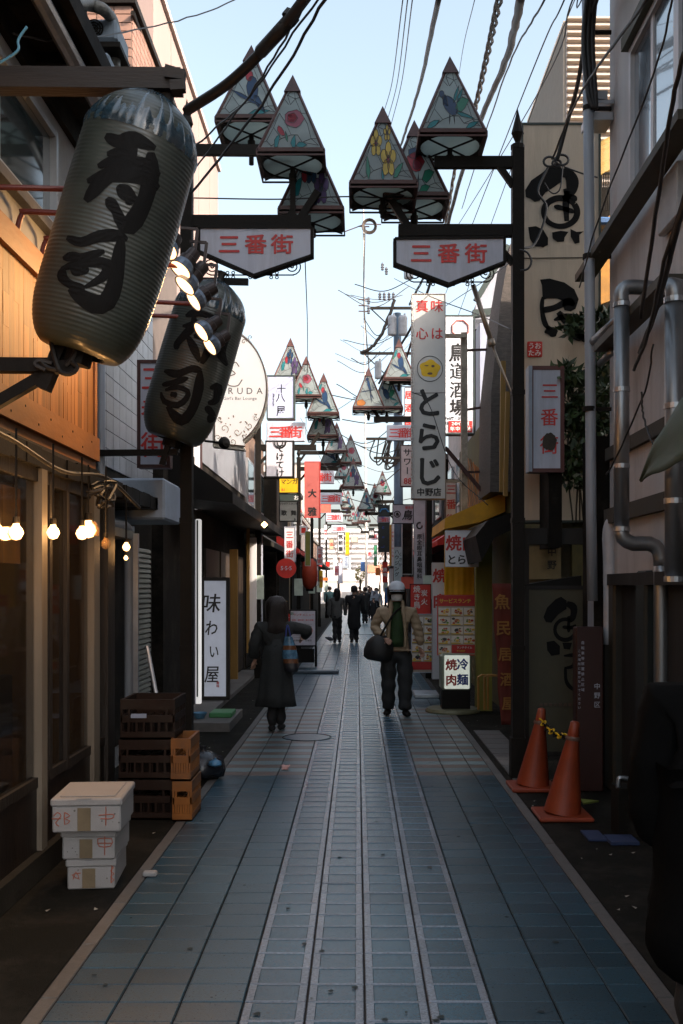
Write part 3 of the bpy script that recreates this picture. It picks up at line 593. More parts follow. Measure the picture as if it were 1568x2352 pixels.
def lamp_shade(par, c, motif, w=.545, h=.74, post=None):
    """square pyramid of four stained-glass panes over a round frosted reflector; c = centre of the base"""
    x, y, z = c; hw = w / 2; ap = Vector((x, y, z + h)); cs = [Vector((x + i * hw, y + j * hw, z)) for i, j in ((-1, -1), (1, -1), (1, 1), (-1, 1))]
    m = MB()
    for p in cs: m.bar(p, ap - Vector((0, 0, .02)), .022)
    for i in range(4): m.bar(cs[i] + Vector((0, 0, .0)), cs[(i + 1) % 4], .028, .032)
    f = .80; cp = [p.lerp(ap, f) * 1.0 for p in cs]; out = [p + (p - Vector((x, y, p.z))).normalized() * .024 for p in cp]
    m.add(out + [ap + Vector((0, 0, .03))], [(0, 1, 4), (1, 2, 4), (2, 3, 4), (3, 0, 4), (3, 2, 1, 0)])
    for i, j in ((-1, -1), (1, -1), (1, 1), (-1, 1)): m.bar((x + i * (hw + .012), y + j * (hw + .012), z - .005), (x + i * (hw + .012), y + j * (hw + .012), z - .045), .011)
    e = hw + .012
    for a, b in (((-e, -e), (e, -e)), ((e, -e), (e, e)), ((e, e), (-e, e)), ((-e, e), (-e, -e))): m.bar((x + a[0], y + a[1], z - .045), (x + b[0], y + b[1], z - .045), .012, .014)
    sh = m.build('lamp_shade', rust, par)
    m = MB(); nn = 28; rr = hw * .93; o = [(x + rr * math.cos(2 * math.pi * i / nn), y + rr * math.sin(2 * math.pi * i / nn), z - .018) for i in range(nn)]
    m.lathe([(0, .05), (rr * .6, .035), (rr, 0)], (x, y, z - .018), nn); m.build('reflector', refl, sh, smooth=True)
    m = MB(); k = hw * .99
    m.lathe([(rr, 0), (rr * 1.04, -.012), (rr * 1.08, 0)], (x, y, z - .02), nn)
    for i in range(4):
        q = [(-k, -k), (k, -k), (k, k), (-k, k)][i]
        arc = [(x + rr * math.cos(math.pi * (1.25 + i / 2) + t), y + rr * math.sin(math.pi * (1.25 + i / 2) + t), z - .012) for t in [(-45 + s_ * 9) * math.pi / 180 for s_ in range(11)]]
        m.prism([(x + q[0], y + q[1], z - .012)] + arc[::-1], (0, 0, -.004))
        m.bar((x, y, z - .035), (x + q[0] * .97, y + q[1] * .97, z - .035), .012)
    m.build('base_ring', iron, sh)
    # panes with motif
    mats = []; 
    def pt(side, u, v, off=0):
        a, b = cs[side], cs[(side + 1) % 4]; mid = (a + b) / 2; base = mid + (b - a) * .5 * u * (1 - v) if False else mid + (b - a) / 2 * u; p = base.lerp(Vector((mid.x, mid.y, mid.z)), 0)
        top = ap; nrm = (b - a).cross(ap - a).normalized(); q = mid + (b - a) / 2 * u + (ap - mid) * v
        return q + nrm * off
    pm = MB(); pm.nofix = True
    for s_ in range(4):
        pm.add([pt(s_, -.96, .02), pt(s_, .96, .02), pt(s_, 0, .97)], [(0, 1, 2)])
    pm.build('glass_pane', pane_m, sh)
    ll = MB(); cm = {}
    rr_ = random.Random(hash(motif) % 99 if False else len(motif) * 7 + ord(motif[0]))
    for s_ in (0, 2):
        for poly, c_ in MOT[motif]:
            poly = [(u, v) for u, v in poly]
            pts = [pt(s_, max(-(1 - v) * .93, min((1 - v) * .93, u)), max(.03, v), .004) for u, v in poly]
            cm.setdefault(c_, MB()).add(pts, [tuple(range(len(pts)))])
            ll.tube([pt(s_, max(-(1 - v) * .93, min((1 - v) * .93, u)), max(.03, v), .005) for u, v in poly], .0028, 3, closed=True)
    for s_ in range(4):                       # crazed leading
        vs = [(-.6, .05), (-.3, .15), (-.55, .3), (-.2, .38), (-.38, .5), (-.05, .62), (-.15, .75), (.1, .7), (.05, .85), (.3, .5), (.5, .35), (.62, .15), (.35, .1), (.85, .06), (0, .2), (.2, .2), (-.75, .12)]
        for i, (u, v) in enumerate(vs):
            ds = sorted(range(len(vs)), key=lambda j: (vs[j][0] - u) ** 2 + 3 * (vs[j][1] - v) ** 2)[1:3]
            for j in ds: ll.tube([pt(s_, u, v, .002), pt(s_, vs[j][0], vs[j][1], .002)], .0024, 3, caps=False)
        for u, v, u2, v2 in ((-.62, .3, -.38, .5), (.3, .5, .45, .5), (-.1, .62, -.25, .7), (.1, .7, .22, .72), (.62, .15, .8, .15), (-.85, .1, -.75, .12)):
            ll.tube([pt(s_, u, v, .002), pt(s_, u2, v2, .002)], .0024, 3, caps=False)
    ll.build('lead_line', leadm, sh)
    for c_, mm in cm.items(): mm.nofix = True; mm.build('coloured_glass', GM[c_], sh)
    m = MB(); pz = post if post is not None else z - .35
    m.tube([(x, y, pz), (x, y, z - .03)], .022, 8).lathe([(.034, 0), (.034, .03)], (x, y, z - .12), 10).lathe([(.03, 0), (.036, .02), (.03, .04)], (x, y, z - .16), 10)
    m.build('lamp_post_stem', iron, par)
    return sh
def spiral(m, cx, cz, y, s):
    pts = []
    for i in range(34):
        a = i / 33 * 4.4 * math.pi; r = .075 * (1 - i / 36); pts.append((cx + s * r * math.sin(a), y, cz + .075 - r * math.cos(a) - .0))
    m.tube(pts, .006, 5)
def street_lamp(name, lab, X, Y, sgn, lamps, zb, zu, beam_len, sign, ztop, small=False):
    """sgn: +1 when arms reach to +x. lamps: (x, y, z, motif, post_z)"""
    t = thing(name, lab, 'street lamp', (X, Y, 0), 'stained glass street lamps')
    m = MB().box(X - .05, X + .05, Y - .05, Y + .05, 0, ztop); m.box(X - .065, X + .065, Y - .065, Y + .065, 0, .35)
    if not small:
        for q in range(3): m.box(X - .056, X + .056, Y - .056, Y + .056, 1.1 + q * 1.1, 1.14 + q * 1.1)
    m.build('pole', iron, t)
    MB().lathe([(.06, 0), (.06, .04), (.02, .06), (.055, .14), (.0, .36)], (X, Y, ztop), 8).build('finial', iron, t)
    m = MB(); xe = X + sgn * beam_len
    m.bar((X, Y, zb), (xe, Y, zb), .07, .10); m.bar((X + sgn * .04, Y, zb - .28), (X + sgn * .25, Y, zb - .04), .05, .05)
    m.bar((xe - sgn * .12, Y, zb - .02), (xe + sgn * .06, Y, zb + .26), .06, .06)
    if zu: m.bar((X, Y, zu), (X + sgn * .72, Y, zu), .06, .095); m.bar((X + sgn * .04, Y, zu - .2), (X + sgn * .16, Y, zu - .03), .05, .05)
    m.build('beam', iron, t)
    for l in lamps: lamp_shade(t, l[:3], l[3], post=l[4])
    return t
def pent_sign(t, Y, pts, txt, d=.09):
    poly = [P(x, y, Y) for x, y in pts]
    MB().prism(poly, (0, d, 0)).build('sign_casing', iron, t)
    c = sum(poly, Vector()) / len(poly); inn = [c + (p - c) * .945 for p in poly]
    MB().prism([p - Vector((0, .006, 0)) for p in inn], (0, .007, 0)).build('sign_face', greyw, t)
    o = MB(); n = len(poly)
    for i in range(n): o.bar((poly[i] + inn[i]) / 2 - Vector((0, .008, 0)), (poly[(i + 1) % n] + inn[(i + 1) % n]) / 2 - Vector((0, .008, 0)), .02, .028, up=(0, 1, 0))
    o.build('sign_frame', iron, t)
    texts(t, Y - .0095, [txt])
Y = 8.6
XR, XL = 1.385, -1.47
R_ = street_lamp('street_lamp', 'nearest right street lamp, three glass pyramids above the signboard beside the large fish sign', XR, Y, -1,
    [(.80, Y, 5.46, 'pheasant', P(0, 385, Y).z), (.22, Y, 5.03, 'daffodil', P(0, 500, Y).z), (.51, Y + .3, 5.05, 'peony', P(0, 530, Y).z)], P(0, 531, Y).z, P(0, 374, Y).z, 1.03, None, 5.42)
pent_sign(R_, Y - .06, [(903, 548), (1162, 545), (1162, 603), (1030, 655), (903, 607)], ('三番街', 1030, 582, 47, redp, dict(pitch=63, bold=.035, sx=1.12)))
L_ = street_lamp('street_lamp', 'nearest left street lamp, three glass pyramids rising behind the big lanterns', XL, Y, 1,
    [(-.945, Y + .3, 5.72, 'bird', P(0, 345, Y).z), (-.556, Y, 5.30, 'rose', P(0, 505, Y).z), (-.40, Y + .3, 4.93, 'plum', P(0, 515, Y).z)], P(0, 510, Y).z, None, 1.07, None, 5.5)
MB().bar((XL, Y, P(0, 345, Y).z), (-.62, Y, P(0, 347, Y).z), .06, .085).bar((-.62, Y, P(0, 347, Y).z), (-.556, Y, P(0, 347, Y).z), .05, .05).build('upper_beam', iron, L_)
MB().bar((-.556, Y, P(0, 395, Y).z), (-.556, Y, P(0, 500, Y).z), .045).bar(P(662, 490, Y), P(700, 515, Y), .05).build('stem_bracket', iron, L_)
pent_sign(L_, Y - .06, [(453, 522), (720, 522), (720, 588), (583, 635), (453, 578)], ('三番街', 587, 561, 47, redp, dict(pitch=61, bold=.035, sx=1.12)))
for t, x0, x1, yz in ((R_, 935, 1132, 648), (L_, 470, 688, 632)):      # scroll ironwork under the boards
    m = MB(); a, b = P(x0, yz, Y), P(x1, yz, Y); m.tube([a + Vector((.05, 0, 0)), b - Vector((.05, 0, 0))], .006, 6)
    spiral(m, a.x + .06, a.z, Y, -1); spiral(m, b.x - .06, b.z, Y, 1)
    for q in (.24, .30, .48, .54, .70, .76):
        for s_ in (-1, 1):
            c = a.lerp(b, q) + Vector((0, 0, s_ * .02)); m.tube([(c.x + .013 * math.cos(k / 4 * math.pi), Y, c.z + .013 * math.sin(k / 4 * math.pi)) for k in range(8)], .0045, 4, closed=True)
    m.build('scrollwork', iron, t)
# farther pairs of lamps
def far_lamp(lab, X, Y, sgn, lps, yb, yu, ln, sg, ztop):
    t = street_lamp('street_lamp', lab, X, Y, sgn, [(P(x, 0, Y + dy).x, Y + dy, P(0, yy, Y + dy - .27).z, mo, P(0, yy + 40 * 8.6 / Y * 1.6, Y).z) for x, yy, mo, dy in lps], P(0, yb, Y).z, P(0, yu, Y).z if yu else None, ln, None, ztop)
    x0, x1, y0, y1 = sg
    a, b = P(x0, y1, Y - .1), P(x1, y0, Y - .1)
    MB().bbox(a.x, b.x, Y - .1, Y, a.z, b.z, .01).build('sign_casing', greyw, t)
    texts(t, Y - .105, [('三番街', (x0 + x1) / 2, (y0 + y1) / 2, (y1 - y0) * .66, redp, dict(pitch=(x1 - x0) * .27, bold=.025, sx=1.05))])
    pc = Vector((X, Y, 1.6)); MB().box(X - .11, X + .11, Y - .075, Y - .055, 1.42, 1.85).build('plate', M('pale_green_plate', (.5, .58, .5), .5), t)
    return t
far_lamp('second left street lamp with rose and bird pyramids, beside the white column signs', -1.79, 18, 1, [(667, 865, 'plum', .2), (703, 908, 'rose', 0), (743, 948, 'bird', 0), (742, 1000, 'plum', .4)], 1030 - 2, None, 1.05, (612, 700, 970, 1014), 5.0 - .3)
far_lamp('third left street lamp, its pyramids over the red hanging banner', -1.49, 25.4, 1, [(773, 1035, 'plum', 0), (805, 1062, 'rose', .3), (760, 1065, 'bird', .6), (811, 1118, 'plum', 0)], 1085 - 8, 1040, 1.0, (703, 767, 1081, 1111), 4.9)
far_lamp('fourth left street lamp, partly hidden behind the third', -1.5, 33, 1, [(788, 1095, 'rose', 0)], 1128, 1100, 1.0, (735, 785, 1132, 1158), 5.0)
far_lamp('farthest left street lamp with two small pyramids against the bright crossing', -1.61, 52, 1, [(793, 1183, 'plum', 0), (810, 1194, 'rose', 0)], 1206, 1172, 1.7, (761, 794, 1206, 1223), 6.2)
far_lamp('small left street lamp between the fourth and the farthest, two tiny pyramids', -1.55, 41, 1, [(783, 1152, 'rose', 0), (799, 1166, 'bird', .3)], 1176, 1150, 1.3, (748, 786, 1178, 1198), 5.4)
far_lamp('second right street lamp with swallow pyramid, partly behind the tall white restaurant sign', 1.30, 18, -1, [(846, 935, 'swallow', 0), (888, 935, 'pheasant', .3), (916, 868, 'bird', .0)], 985 - 22, 905 - 30, 1.0, (888, 960, 976, 1012), 6.0)
far_lamp('third right street lamp with three small dark pyramids', 1.34, 33, -1, [(878, 1132, 'peony', 0), (841, 1170, 'bird', 0), (860, 1160, 'rose', .4)], 1180, 1152, 1.1, (866, 896, 1185, 1202), 5.3)
far_lamp('farthest right street lamp above the far crowd', 1.25, 44, -1, [(822, 1200, 'plum', 0), (836, 1196, 'rose', 0)], 1222, 1206, 1.1, (848, 866, 1224, 1240), 5.1)
# ------------------------------------------------------------------ left: things standing on the gutter
foam = M('styrofoam', (.30, .29, .285), .75, var=.06, scale=6, bump=.35, bscale=220, dirt=.12)
def foambox(lab, x0, x1, z0, z1, y0, d, rot, marks):
    c = Vector(((x0 + x1) / 2, y0, z0)); w = (x1 - x0) / 2; h = z1 - z0
    t = thing('styrofoam_box', lab, 'foam box', c, 'stacked foam boxes')
    t.rotation_euler = (0, 0, 0)
    rot = R(rot); 
    def tr(p): return Vector((c.x + p[0] * math.cos(rot) - p[1] * math.sin(rot), c.y + p[0] * math.sin(rot) + p[1] * math.cos(rot), c.z + p[2]))
    m = MB().bbox(-w + .008, w - .008, .008, d - .008, 0, h - .04, .008); m.v = [tr(v) for v in m.v]; m.build('box_body', foam, t)
    m = MB().bbox(-w, w, 0, d, h - .042, h, .008); m.bbox(-w + .04, w - .04, .04, d - .04, h + .001, h + .007, .003); m.box(-.05, .03, -.004, .004, h - .004, h + .002)
    m.v = [tr(v) for v in m.v]; m.build('lid', foam, t)
    mm = MB(); mm.nofix = True
    for pts in marks:
        k = [tr((a * w, -.002 + .008 if False else .004, b * h)) for a, b in pts]; mm.tube([p - Vector((0, .0, 0)) for p in bez(k, 10)], .0028, 4)
    mm.build('marker_writing', M('red_marker', (.35, .10, .06), .6, bump=0), t)
    tp_ = MB().box(-.05, .03, -.0015, d * .5, 0, h + .0015); tp_.v = [tr((v.x, v.y, v.z)) for v in MB().box(-.045, .025, -.0012, .0, .01, h - .05).v]; tp_.build('packing_tape', M('tan_tape', (.17, .13, .08), .35, var=.2), t)
    dn = MB(); q_ = random.Random(int(z0 * 100) + 3)
    for _ in range(7):
        u_, v_, r_ = q_.uniform(-.95, .95) * w, q_.uniform(.08, .65) * h, q_.uniform(.002, .006); dn.add([tr((u_ + r_ * math.cos(k), .0065, v_ + r_ * math.sin(k))) for k in range(6)], [tuple(range(6))])
    dn.build('scuff_mark', M('grey_scuff', (.12, .11, .10), .8), t, kind='stuff')
    return t
zb = lambda y, Y: P(0, y, Y).z
foambox('bottom foam box of the stack, on the ground with red scribble', -1.585, -1.315, .0, .165, 5.42, .46, 5, [[(-.7, .35), (-.6, .6), (-.45, .35), (-.75, .5), (-.4, .55)], [(.78, .8), (.9, .7), (.78, .6), (.92, .5), (.78, .4), (.92, .3), (.8, .2), (.85, .9)]])
foambox('middle foam box of the stack with one red character', -1.61, -1.31, .167, .33, 5.40, .40, 1, [[(.35, .7), (.85, .7), (.8, .45), (.4, .45), (.35, .7)], [(.6, .9), (.6, .15)], [(.35, .55), (.85, .55)]])
foambox('top foam box of the stack, largest, with its pale lid lit by the sky', -1.64, -1.262, .332, .515, 5.33, .47, 4, [[(-.9, .5), (-.8, .6), (-.7, .5), (-.85, .3), (-.75, .2)], [(-.6, .6), (-.6, .25), (-.45, .35), (-.6, .42), (-.45, .5), (-.6, .6)], [(.55, .75), (.55, .2)], [(.35, .5), (.75, .52), (.72, .4), (.4, .4)], [(-.95, .42), (-.7, .42)]])
MB().bbox(-1.22, -1.14, 5.65, 5.7, 0, .03, .008).build('foam_scrap', foam, label='small white foam scrap on the ground right of the foam boxes', cat='litter')
# beer crates
browc = M('brown_crate_plastic', (.016, .007, .004), .6, var=.25, dirt=.3, spec=.2); yelc = M('yellow_crate_plastic', (.24, .08, .008), .5, var=.25, dirt=.4)
def crate(lab, x0, x1, y0, y1, z0, z1, mat, grp):
    t = thing('bottle_crate', lab, 'crate', ((x0 + x1) / 2, y0, z0), grp); m = MB(); h = z1 - z0
    for zz, hh in ((z0, .05), (z0 + h * .42, .05), (z1 - .07, .07)):
        m.box(x0, x1, y0, y0 + .02, zz, zz + hh).box(x0, x1, y1 - .02, y1, zz, zz + hh).box(x0, x0 + .02, y0 + .02, y1 - .02, zz, zz + hh).box(x1 - .02, x1, y0 + .02, y1 - .02, zz, zz + hh)
    m.box(x0, x1, y0, y1, z0 - .0, z0 + .012); m.build('crate_frame', mat, t)
    m = MB(); n = 7
    for i in range(n + 1):
        xx = x0 + (x1 - x0 - .015) * i / n; yy = y0 + (y1 - y0 - .015) * i / n
        m.box(xx, xx + .015, y0 + .003, y0 + .014, z0 + .05, z0 + h * .42); m.box(xx, xx + .015, y1 - .014, y1 - .003, z0 + .05, z0 + h * .42)
        m.box(x1 - .014, x1 - .003, yy, yy + .015, z0 + .05, z1 - .07); m.box(x0 + .003, x0 + .014, yy, yy + .015, z0 + .05, z1 - .07)
    for i in (0, 1, 6, 7): xx = x0 + (x1 - x0 - .015) * i / n; m.box(xx, xx + .015, y0 + .003, y0 + .014, z0 + h * .42, z1 - .07)
    m.build('crate_rib', mat, t)
    m = MB()
    for i in range(1, 5): m.box(x0 + (x1 - x0) * i / 5, x0 + (x1 - x0) * i / 5 + .004, y0 + .02, y1 - .02, z0 + .02, z0 + h * .5)
    for i in range(1, 4): m.box(x0 + .02, x1 - .02, y0 + (y1 - y0) * i / 4, y0 + (y1 - y0) * i / 4 + .004, z0 + .02, z0 + h * .5)
    m.build('divider', mat, t); return t
cl = ('bottom brown bottle crate of the stack beside the sushi shop', 'second brown bottle crate from the ground', 'topmost brown bottle crate with pale label, tilted handle gap showing')
for i in range(3): crate(cl[i], -1.70 + i * .012, -1.31 + i * .01, 7.05, 7.50, i * .285, i * .285 + .28, browc, 'brown crates stacked by the shop')
MB().box(-1.60, -1.49, 7.042, 7.0495, .72, .75).build('crate_label', M('faded_blue_label', (.25, .3, .42), .6), label='pale blue label stuck on the top brown crate', cat='label')
crate('lower yellow bottle crate standing by the brown stack', -1.30, -1.16, 7.0, 7.4, 0, .28, yelc, 'yellow crates'); crate('upper yellow bottle crate standing by the brown stack', -1.31, -1.17, 7.0, 7.4, .285, .58, yelc, 'yellow crates')
# rubbish bag, pots, small clutter beyond
def bag(lab, c, r, mat, sq=.8):
    m = MB(); m.lathe([(0, 0), (r, .02), (r * 1.15, r * .5), (r * .95, r * 1.0), (r * .4, r * 1.3), (r * .12, r * 1.4), (r * .2, r * 1.6)], c, 18, fn=lambda t, q: 1 + .09 * math.sin(t * 5 + q * 5) + .05 * math.sin(t * 11))
    return m.build('rubbish_bag', mat, smooth=True, label=lab, cat='rubbish bag')
bag('black rubbish bag with blue tie in the left gutter behind the yellow crates', (-1.33, 8.6, 0), .17, M('bag_plastic', (.02, .022, .028), .25, bump=.4, bscale=20))
bag('small blue bag lying against the black rubbish bag', (-1.2, 8.42, .12), .05, M('blue_bag_plastic', (.08, .22, .38), .3, bump=.3))
gt = thing('green_tray', 'green plastic tray with a blue bowl on the step below the tall white sign', 'tray', (-1.62, 11.9, 0))
MB().box(-2.0, -1.45, 11.3, 12.6, 0, .10).build('step', concrete, gt)
MB().bbox(-1.75, -1.48, 11.75, 12.15, .1, .16, .01).build('tray', M('green_plastic', (.05, .22, .08), .5), gt); MB().lathe([(.05, 0), (.09, .07)], (-1.85, 11.7, .1), 14).build('bowl', M('blue_plastic', (.1, .25, .4), .4), gt)
# ------------------------------------------------------------------ left: next buildings
tilew = M('pale_wall_tile', (.30, .32, .35), .4, var=.15, island=.12, dirt=.15)
b2 = thing('tiled_building', 'pale tiled building behind the left street pole with shutter and boxes', 'building', (-2.3, 9, 0))
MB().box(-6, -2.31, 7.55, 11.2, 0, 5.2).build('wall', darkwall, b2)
n = 0
for iy in range(10):
    for iz in range(14):
        y0 = 8.6 + iy * .26; z0 = 2.75 + iz * .17
        o = MB().box(-2.31, -2.297, y0 + .004, y0 + .256, z0 + .004, z0 + .166).build('wall_tile', tilew, b2) if n == 0 and not iy and not iz else None
        if o: T0 = o
        elif True:
            c = T0.copy(); C.objects.link(c); c.location = (T0.location.x, T0.location.y + iy * .26, T0.location.z + iz * .17)
        n += 1
MB().box(-2.30, -2.2, 7.6, 7.95, 2.6, 5.15).build('corner_pier', M('blue_grey_panel', (.20, .26, .32), .5, var=.12, streak=True), b2)
MB().tube([(-2.2, 8.15, .0), (-2.2, 8.15, 5.0)], .06, 12).tube([(-2.16, 8.4, 0), (-2.16, 8.4, 5)], .035, 10).build('drain_pipe', galvp, b2, smooth=True)
MB().bbox(-2.3, -1.72, 8.9, 9.7, 2.25, 2.62, .02).build('light_box', M('blue_white_box', (.35, .42, .52), .5, var=.1, dirt=.2), b2)
sh_ = M('shutter_slat', (.33, .34, .30), .5, .3, var=.15, dirt=.25)
m = MB()
for i in range(34):
    z = .25 + i * .053; s0 = MB().prism([(-2.26, 9.5, z), (-2.235, 9.5, z + .012), (-2.24, 9.5, z + .04), (-2.26, 9.5, z + .05)], (0, 1.3, 0)).build('shutter_slat', sh_, b2) if i == 0 else None
    if i == 0: SL = s0
    else: c = SL.copy(); C.objects.link(c); c.location.z = SL.location.z + i * .053
MB().box(-2.32, -2.2, 8.5, 9.45, 0, 2.2).build('door', wframe, b2); MB().box(-2.19, -2.185, 8.6, 9.35, .2, 2.1).build('door_panel', darkwall, b2)
MB().tube(bez([(-1.98, 7.9, 2.16), (-1.98, 8.5, 2.16), (-1.98, 8.62, 2.1), (-1.98, 8.66, 2.0), (-1.98, 8.66, .1)], 24), .045, 12).build('downpipe', galvp, smooth=True, label='grey downpipe with elbow right of the dark doorway', cat='pipe')
MB().prism([(-2.3, 7.5, 2.2), (-1.9, 7.5, 2.12), (-1.9, 7.5, 2.05), (-2.3, 7.5, 2.05)], (0, 1.0, 0)).build('door_awning', M('weathered_canvas', (.2, .2, .18), .7, dirt=.4), b2)
MB().tube([(-1.75, 8.3, 1.15), (-1.55, 8.0, .45)], .018, 8).build('handle_pole', galv, label='thin grey pole leaning towards the crates', cat='pole')
for xx in (-1.9,): MB().box(xx, xx + .04, 8.45, 8.5, 0, 2.1).build('door_edge', alu, label='bright vertical metal edge of the door beside the shutter', cat='door frame')
brickm = M('brown_facade_tile', (.25, .14, .10), .55, var=.15, island=.15, dirt=.15)
b4 = thing('brown_tiled_building', 'brown tiled building at the top left with dark roof edge', 'building', (-2.9, 12, 0))
X4 = P(302, 0, 12).x; MB().box(-7, X4, 12, 15, 0, P(0, 14, 12).z).build('wall', M('grout_grey', (.1, .08, .07), .9), b4)
MB().box(-7, X4 + .06, 11.93, 15, P(0, 14, 12).z, P(0, -2, 12).z).build('roof_edge', iron, b4)
T0 = None
zt = P(0, 16, 12).z
for ix in range(6):
    for iz in range(12):
        w = .21; x1 = X4 - .004 - ix * w; z1 = zt - iz * .102
        if T0 is None: T0 = MB().box(x1 - w + .012, x1, 11.985, 12.0, z1 - .09, z1).build('facade_tile', brickm, b4)
        else: c = T0.copy(); C.objects.link(c); c.location = T0.location + Vector((-ix * w, 0, -iz * .102))
T0 = None
for iy in range(12):
    for iz in range(14):
        if T0 is None: T0 = MB().box(X4, X4 + .012, 12.01, 12.21, zt - .09, zt).build('facade_tile', brickm, b4)
        elif (iy + 1) * (iz + 1) < 150: c = T0.copy(); C.objects.link(c); c.location = T0.location + Vector((0, iy * .22, -iz * .102))
MB().tube([P(305, 30, 11.9), P(352, 170, 14)], .03, 6).build('roof_gutter', iron, b4)
pinkw = M('peach_render_wall', (.27, .20, .18), .85, var=.05, scale=1.5, bump=.15, dirt=.08, streak=True)
b5 = thing('peach_building', 'tall sunlit peach walled building at the top left behind the lanterns', 'building', (-3.3, 18, 0))
MB().box(-12, -3.2, 15.6, 22.9, 0, 11.2).build('wall', pinkw, b5)
MB().box(-12, -3.14, 15.5, 22.96, 11.2, 11.3).build('parapet', M('parapet_grey', (.4, .33, .3), .7), b5)
m = MB()
for i in range(5): m.box(-3.2, -3.192, 15.6 + i * 1.5, 15.61 + i * 1.5, 4, 11.2)
m.build('panel_joint', M('joint_grey', (.3, .22, .19), .8), b5)  # thin joint strips in their own grey-tan
# dark timber shop behind the left pole
b3 = thing('dark_timber_shop', 'dark fronted left shop with ochre posts behind the leaning white sign', 'shop', (-2.15, 14, 0))
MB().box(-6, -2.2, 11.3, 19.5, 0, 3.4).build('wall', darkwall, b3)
MB().prism([(-2.2, 11.6, 3.3), (-1.45, 11.6, 2.75), (-1.45, 11.6, 2.62), (-2.2, 11.6, 2.7)], (0, 7.8, 0)).build('awning', black, b3)
MB().box(-2.5, -2.18, 13.8, 19.5, 3.4, 4.3).build('upper_fascia', M('pale_metal_fascia', (.17, .18, .20), .5, var=.1, dirt=.25), b3)
och = M('ochre_painted_post', (.30, .17, .04), .6, var=.25, streak=True)
for xa, xb, Yp, y0, y1, mt in ((527, 545, 16, 1262, 1560, och), (566, 572, 17.5, 1205, 1500, och), (572, 588, 17.6, 1235, 1480, white), (589, 602, 18.4, 1225, 1470, greyw), (584, 592, 18.8, 1020, 1225, galv)):
    a, b = P(xa, y1, Yp), P(xb, y0, Yp); MB().box(a.x, b.x, Yp, Yp + .1, max(a.z, 0.01), b.z).build('post', mt, b3)
for i in range(3): MB().box(-2.2, -2.17, 14.3 + i * 1.6, 15.7 + i * 1.6, .1, 2.2).build('door', M('dark_lattice_door', (.045, .03, .02), .5), b3)
MB().box(-2.2, -1.85, 12.2, 19, .0, .06).build('step', concrete, b3)
wl = P(467, 1200, 13.4)
litw = M('backlit_white', (.9, .88, .86), .4, var=.03, em=.22, bump=0)
def pipeframe(t, Y): pass
t = thing('light_column', 'tall bright white light box strip left of the leaning calligraphy sign', 'light box', P(450, 1610, 13.5))
MB().bbox(P(441, 0, 13.5).x, P(449, 0, 13.5).x, 13.5, 13.62, 0.02, P(0, 1192, 13.5).z, .01).build('casing', M('lilac_casing', (.42, .42, .52), .5, dirt=.2), t)
MB().bbox(P(449.3, 0, 13.5).x, P(460, 0, 13.5).x, 13.5, 13.62, 0.02, P(0, 1192, 13.5).z, .01).build('lit_panel', litw, t)
MB().tube([P(453, 1600, 13.45), P(453, 1195, 13.45)], .012, 8).build('tube', galv, t); MB().box(P(437, 0, 13.5).x, P(441, 0, 13.5).x - .001, 13.46, 13.62, .02, P(0, 1260, 13.5).z).build('edge', M('blue_edge', (.3, .36, .44), .5), t)
board('light_box', 'short lit white box above the light strip, behind the left pole', 'light box', 443, 462, 1010, 1172, 13.5, .1, litw, rust, 2)
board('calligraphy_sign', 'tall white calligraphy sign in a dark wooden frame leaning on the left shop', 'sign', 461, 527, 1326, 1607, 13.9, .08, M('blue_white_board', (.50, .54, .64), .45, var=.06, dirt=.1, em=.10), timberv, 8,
      [('味', 485, 1385, 46, blackp, dict(bold=.02, skew=.12)), ('わ', 486, 1442, 38, blackp, dict(bold=.015, skew=.15, sx=.8)), ('い', 491, 1496, 34, blackp, dict(bold=.015, sx=.7)), ('屋', 487, 1548, 42, blackp, dict(bold=.02, skew=.12, sx=.8)), ('屋味', 500, 1572, 7, redp, dict(d='v', bold=.04))])
# vertical framed 三番街 sign and oval bar sign
board('vertical_street_sign', 'tall pale street sign in a brown frame half hidden behind the smaller lantern', 'sign', 315, 391, 827, 1075, 9.3, .12, greyw, rust, 8, [('三番街', 352, 945, 62, redp, dict(d='v', pitch=76, bold=.02, sx=.95))])
Yo = 12.0; t = thing('oval_bar_sign', 'bright oval bar lounge sign with scroll ornament behind the smaller lantern', 'sign', P(520, 1035, Yo))
arc = [(488, 757), (520, 752)] + [(500 + 114 * math.sin(a), 893 - 145 * math.cos(a)) for a in [R(18 + i * 6) for i in range(23)]] + [(562, 1034), (488, 1026)]
pp = [P(x, y, Yo) for x, y in arc]; MB().prism(pp, (0, .16, 0)).build('casing', M('cream_white_rim', (.72, .64, .52), .4, var=.1), t)
ww = M('emissive_oval_face', (.85, .78, .70), .35, var=.02, em=.30, bump=0)  # face colour also drives its own even emission
ci = Vector((sum(p.x for p in pp) / len(pp), Yo, sum(p.z for p in pp) / len(pp)))
MB().prism([ci + (p - ci) * .93 - Vector((0, .006, 0)) for p in pp], (0, .005, 0)).build('face', ww, t)
MB().tube([ci + (p - ci) * .945 - Vector((0, .008, 0)) for p in pp], .008, 6, closed=True).build('rim_line', brownp, t)
m = MB(); z_ = Yo - .014
def curl(x, y, r, s, a0=0, turns=2.2, w=.006):
    m.tube([P(x + r * (1 - i / 30) * math.cos(a0 + s * i / 26 * turns * math.pi), y + r * (1 - i / 30) * math.sin(a0 + s * i / 26 * turns * math.pi), z_) for i in range(26)], w, 4)
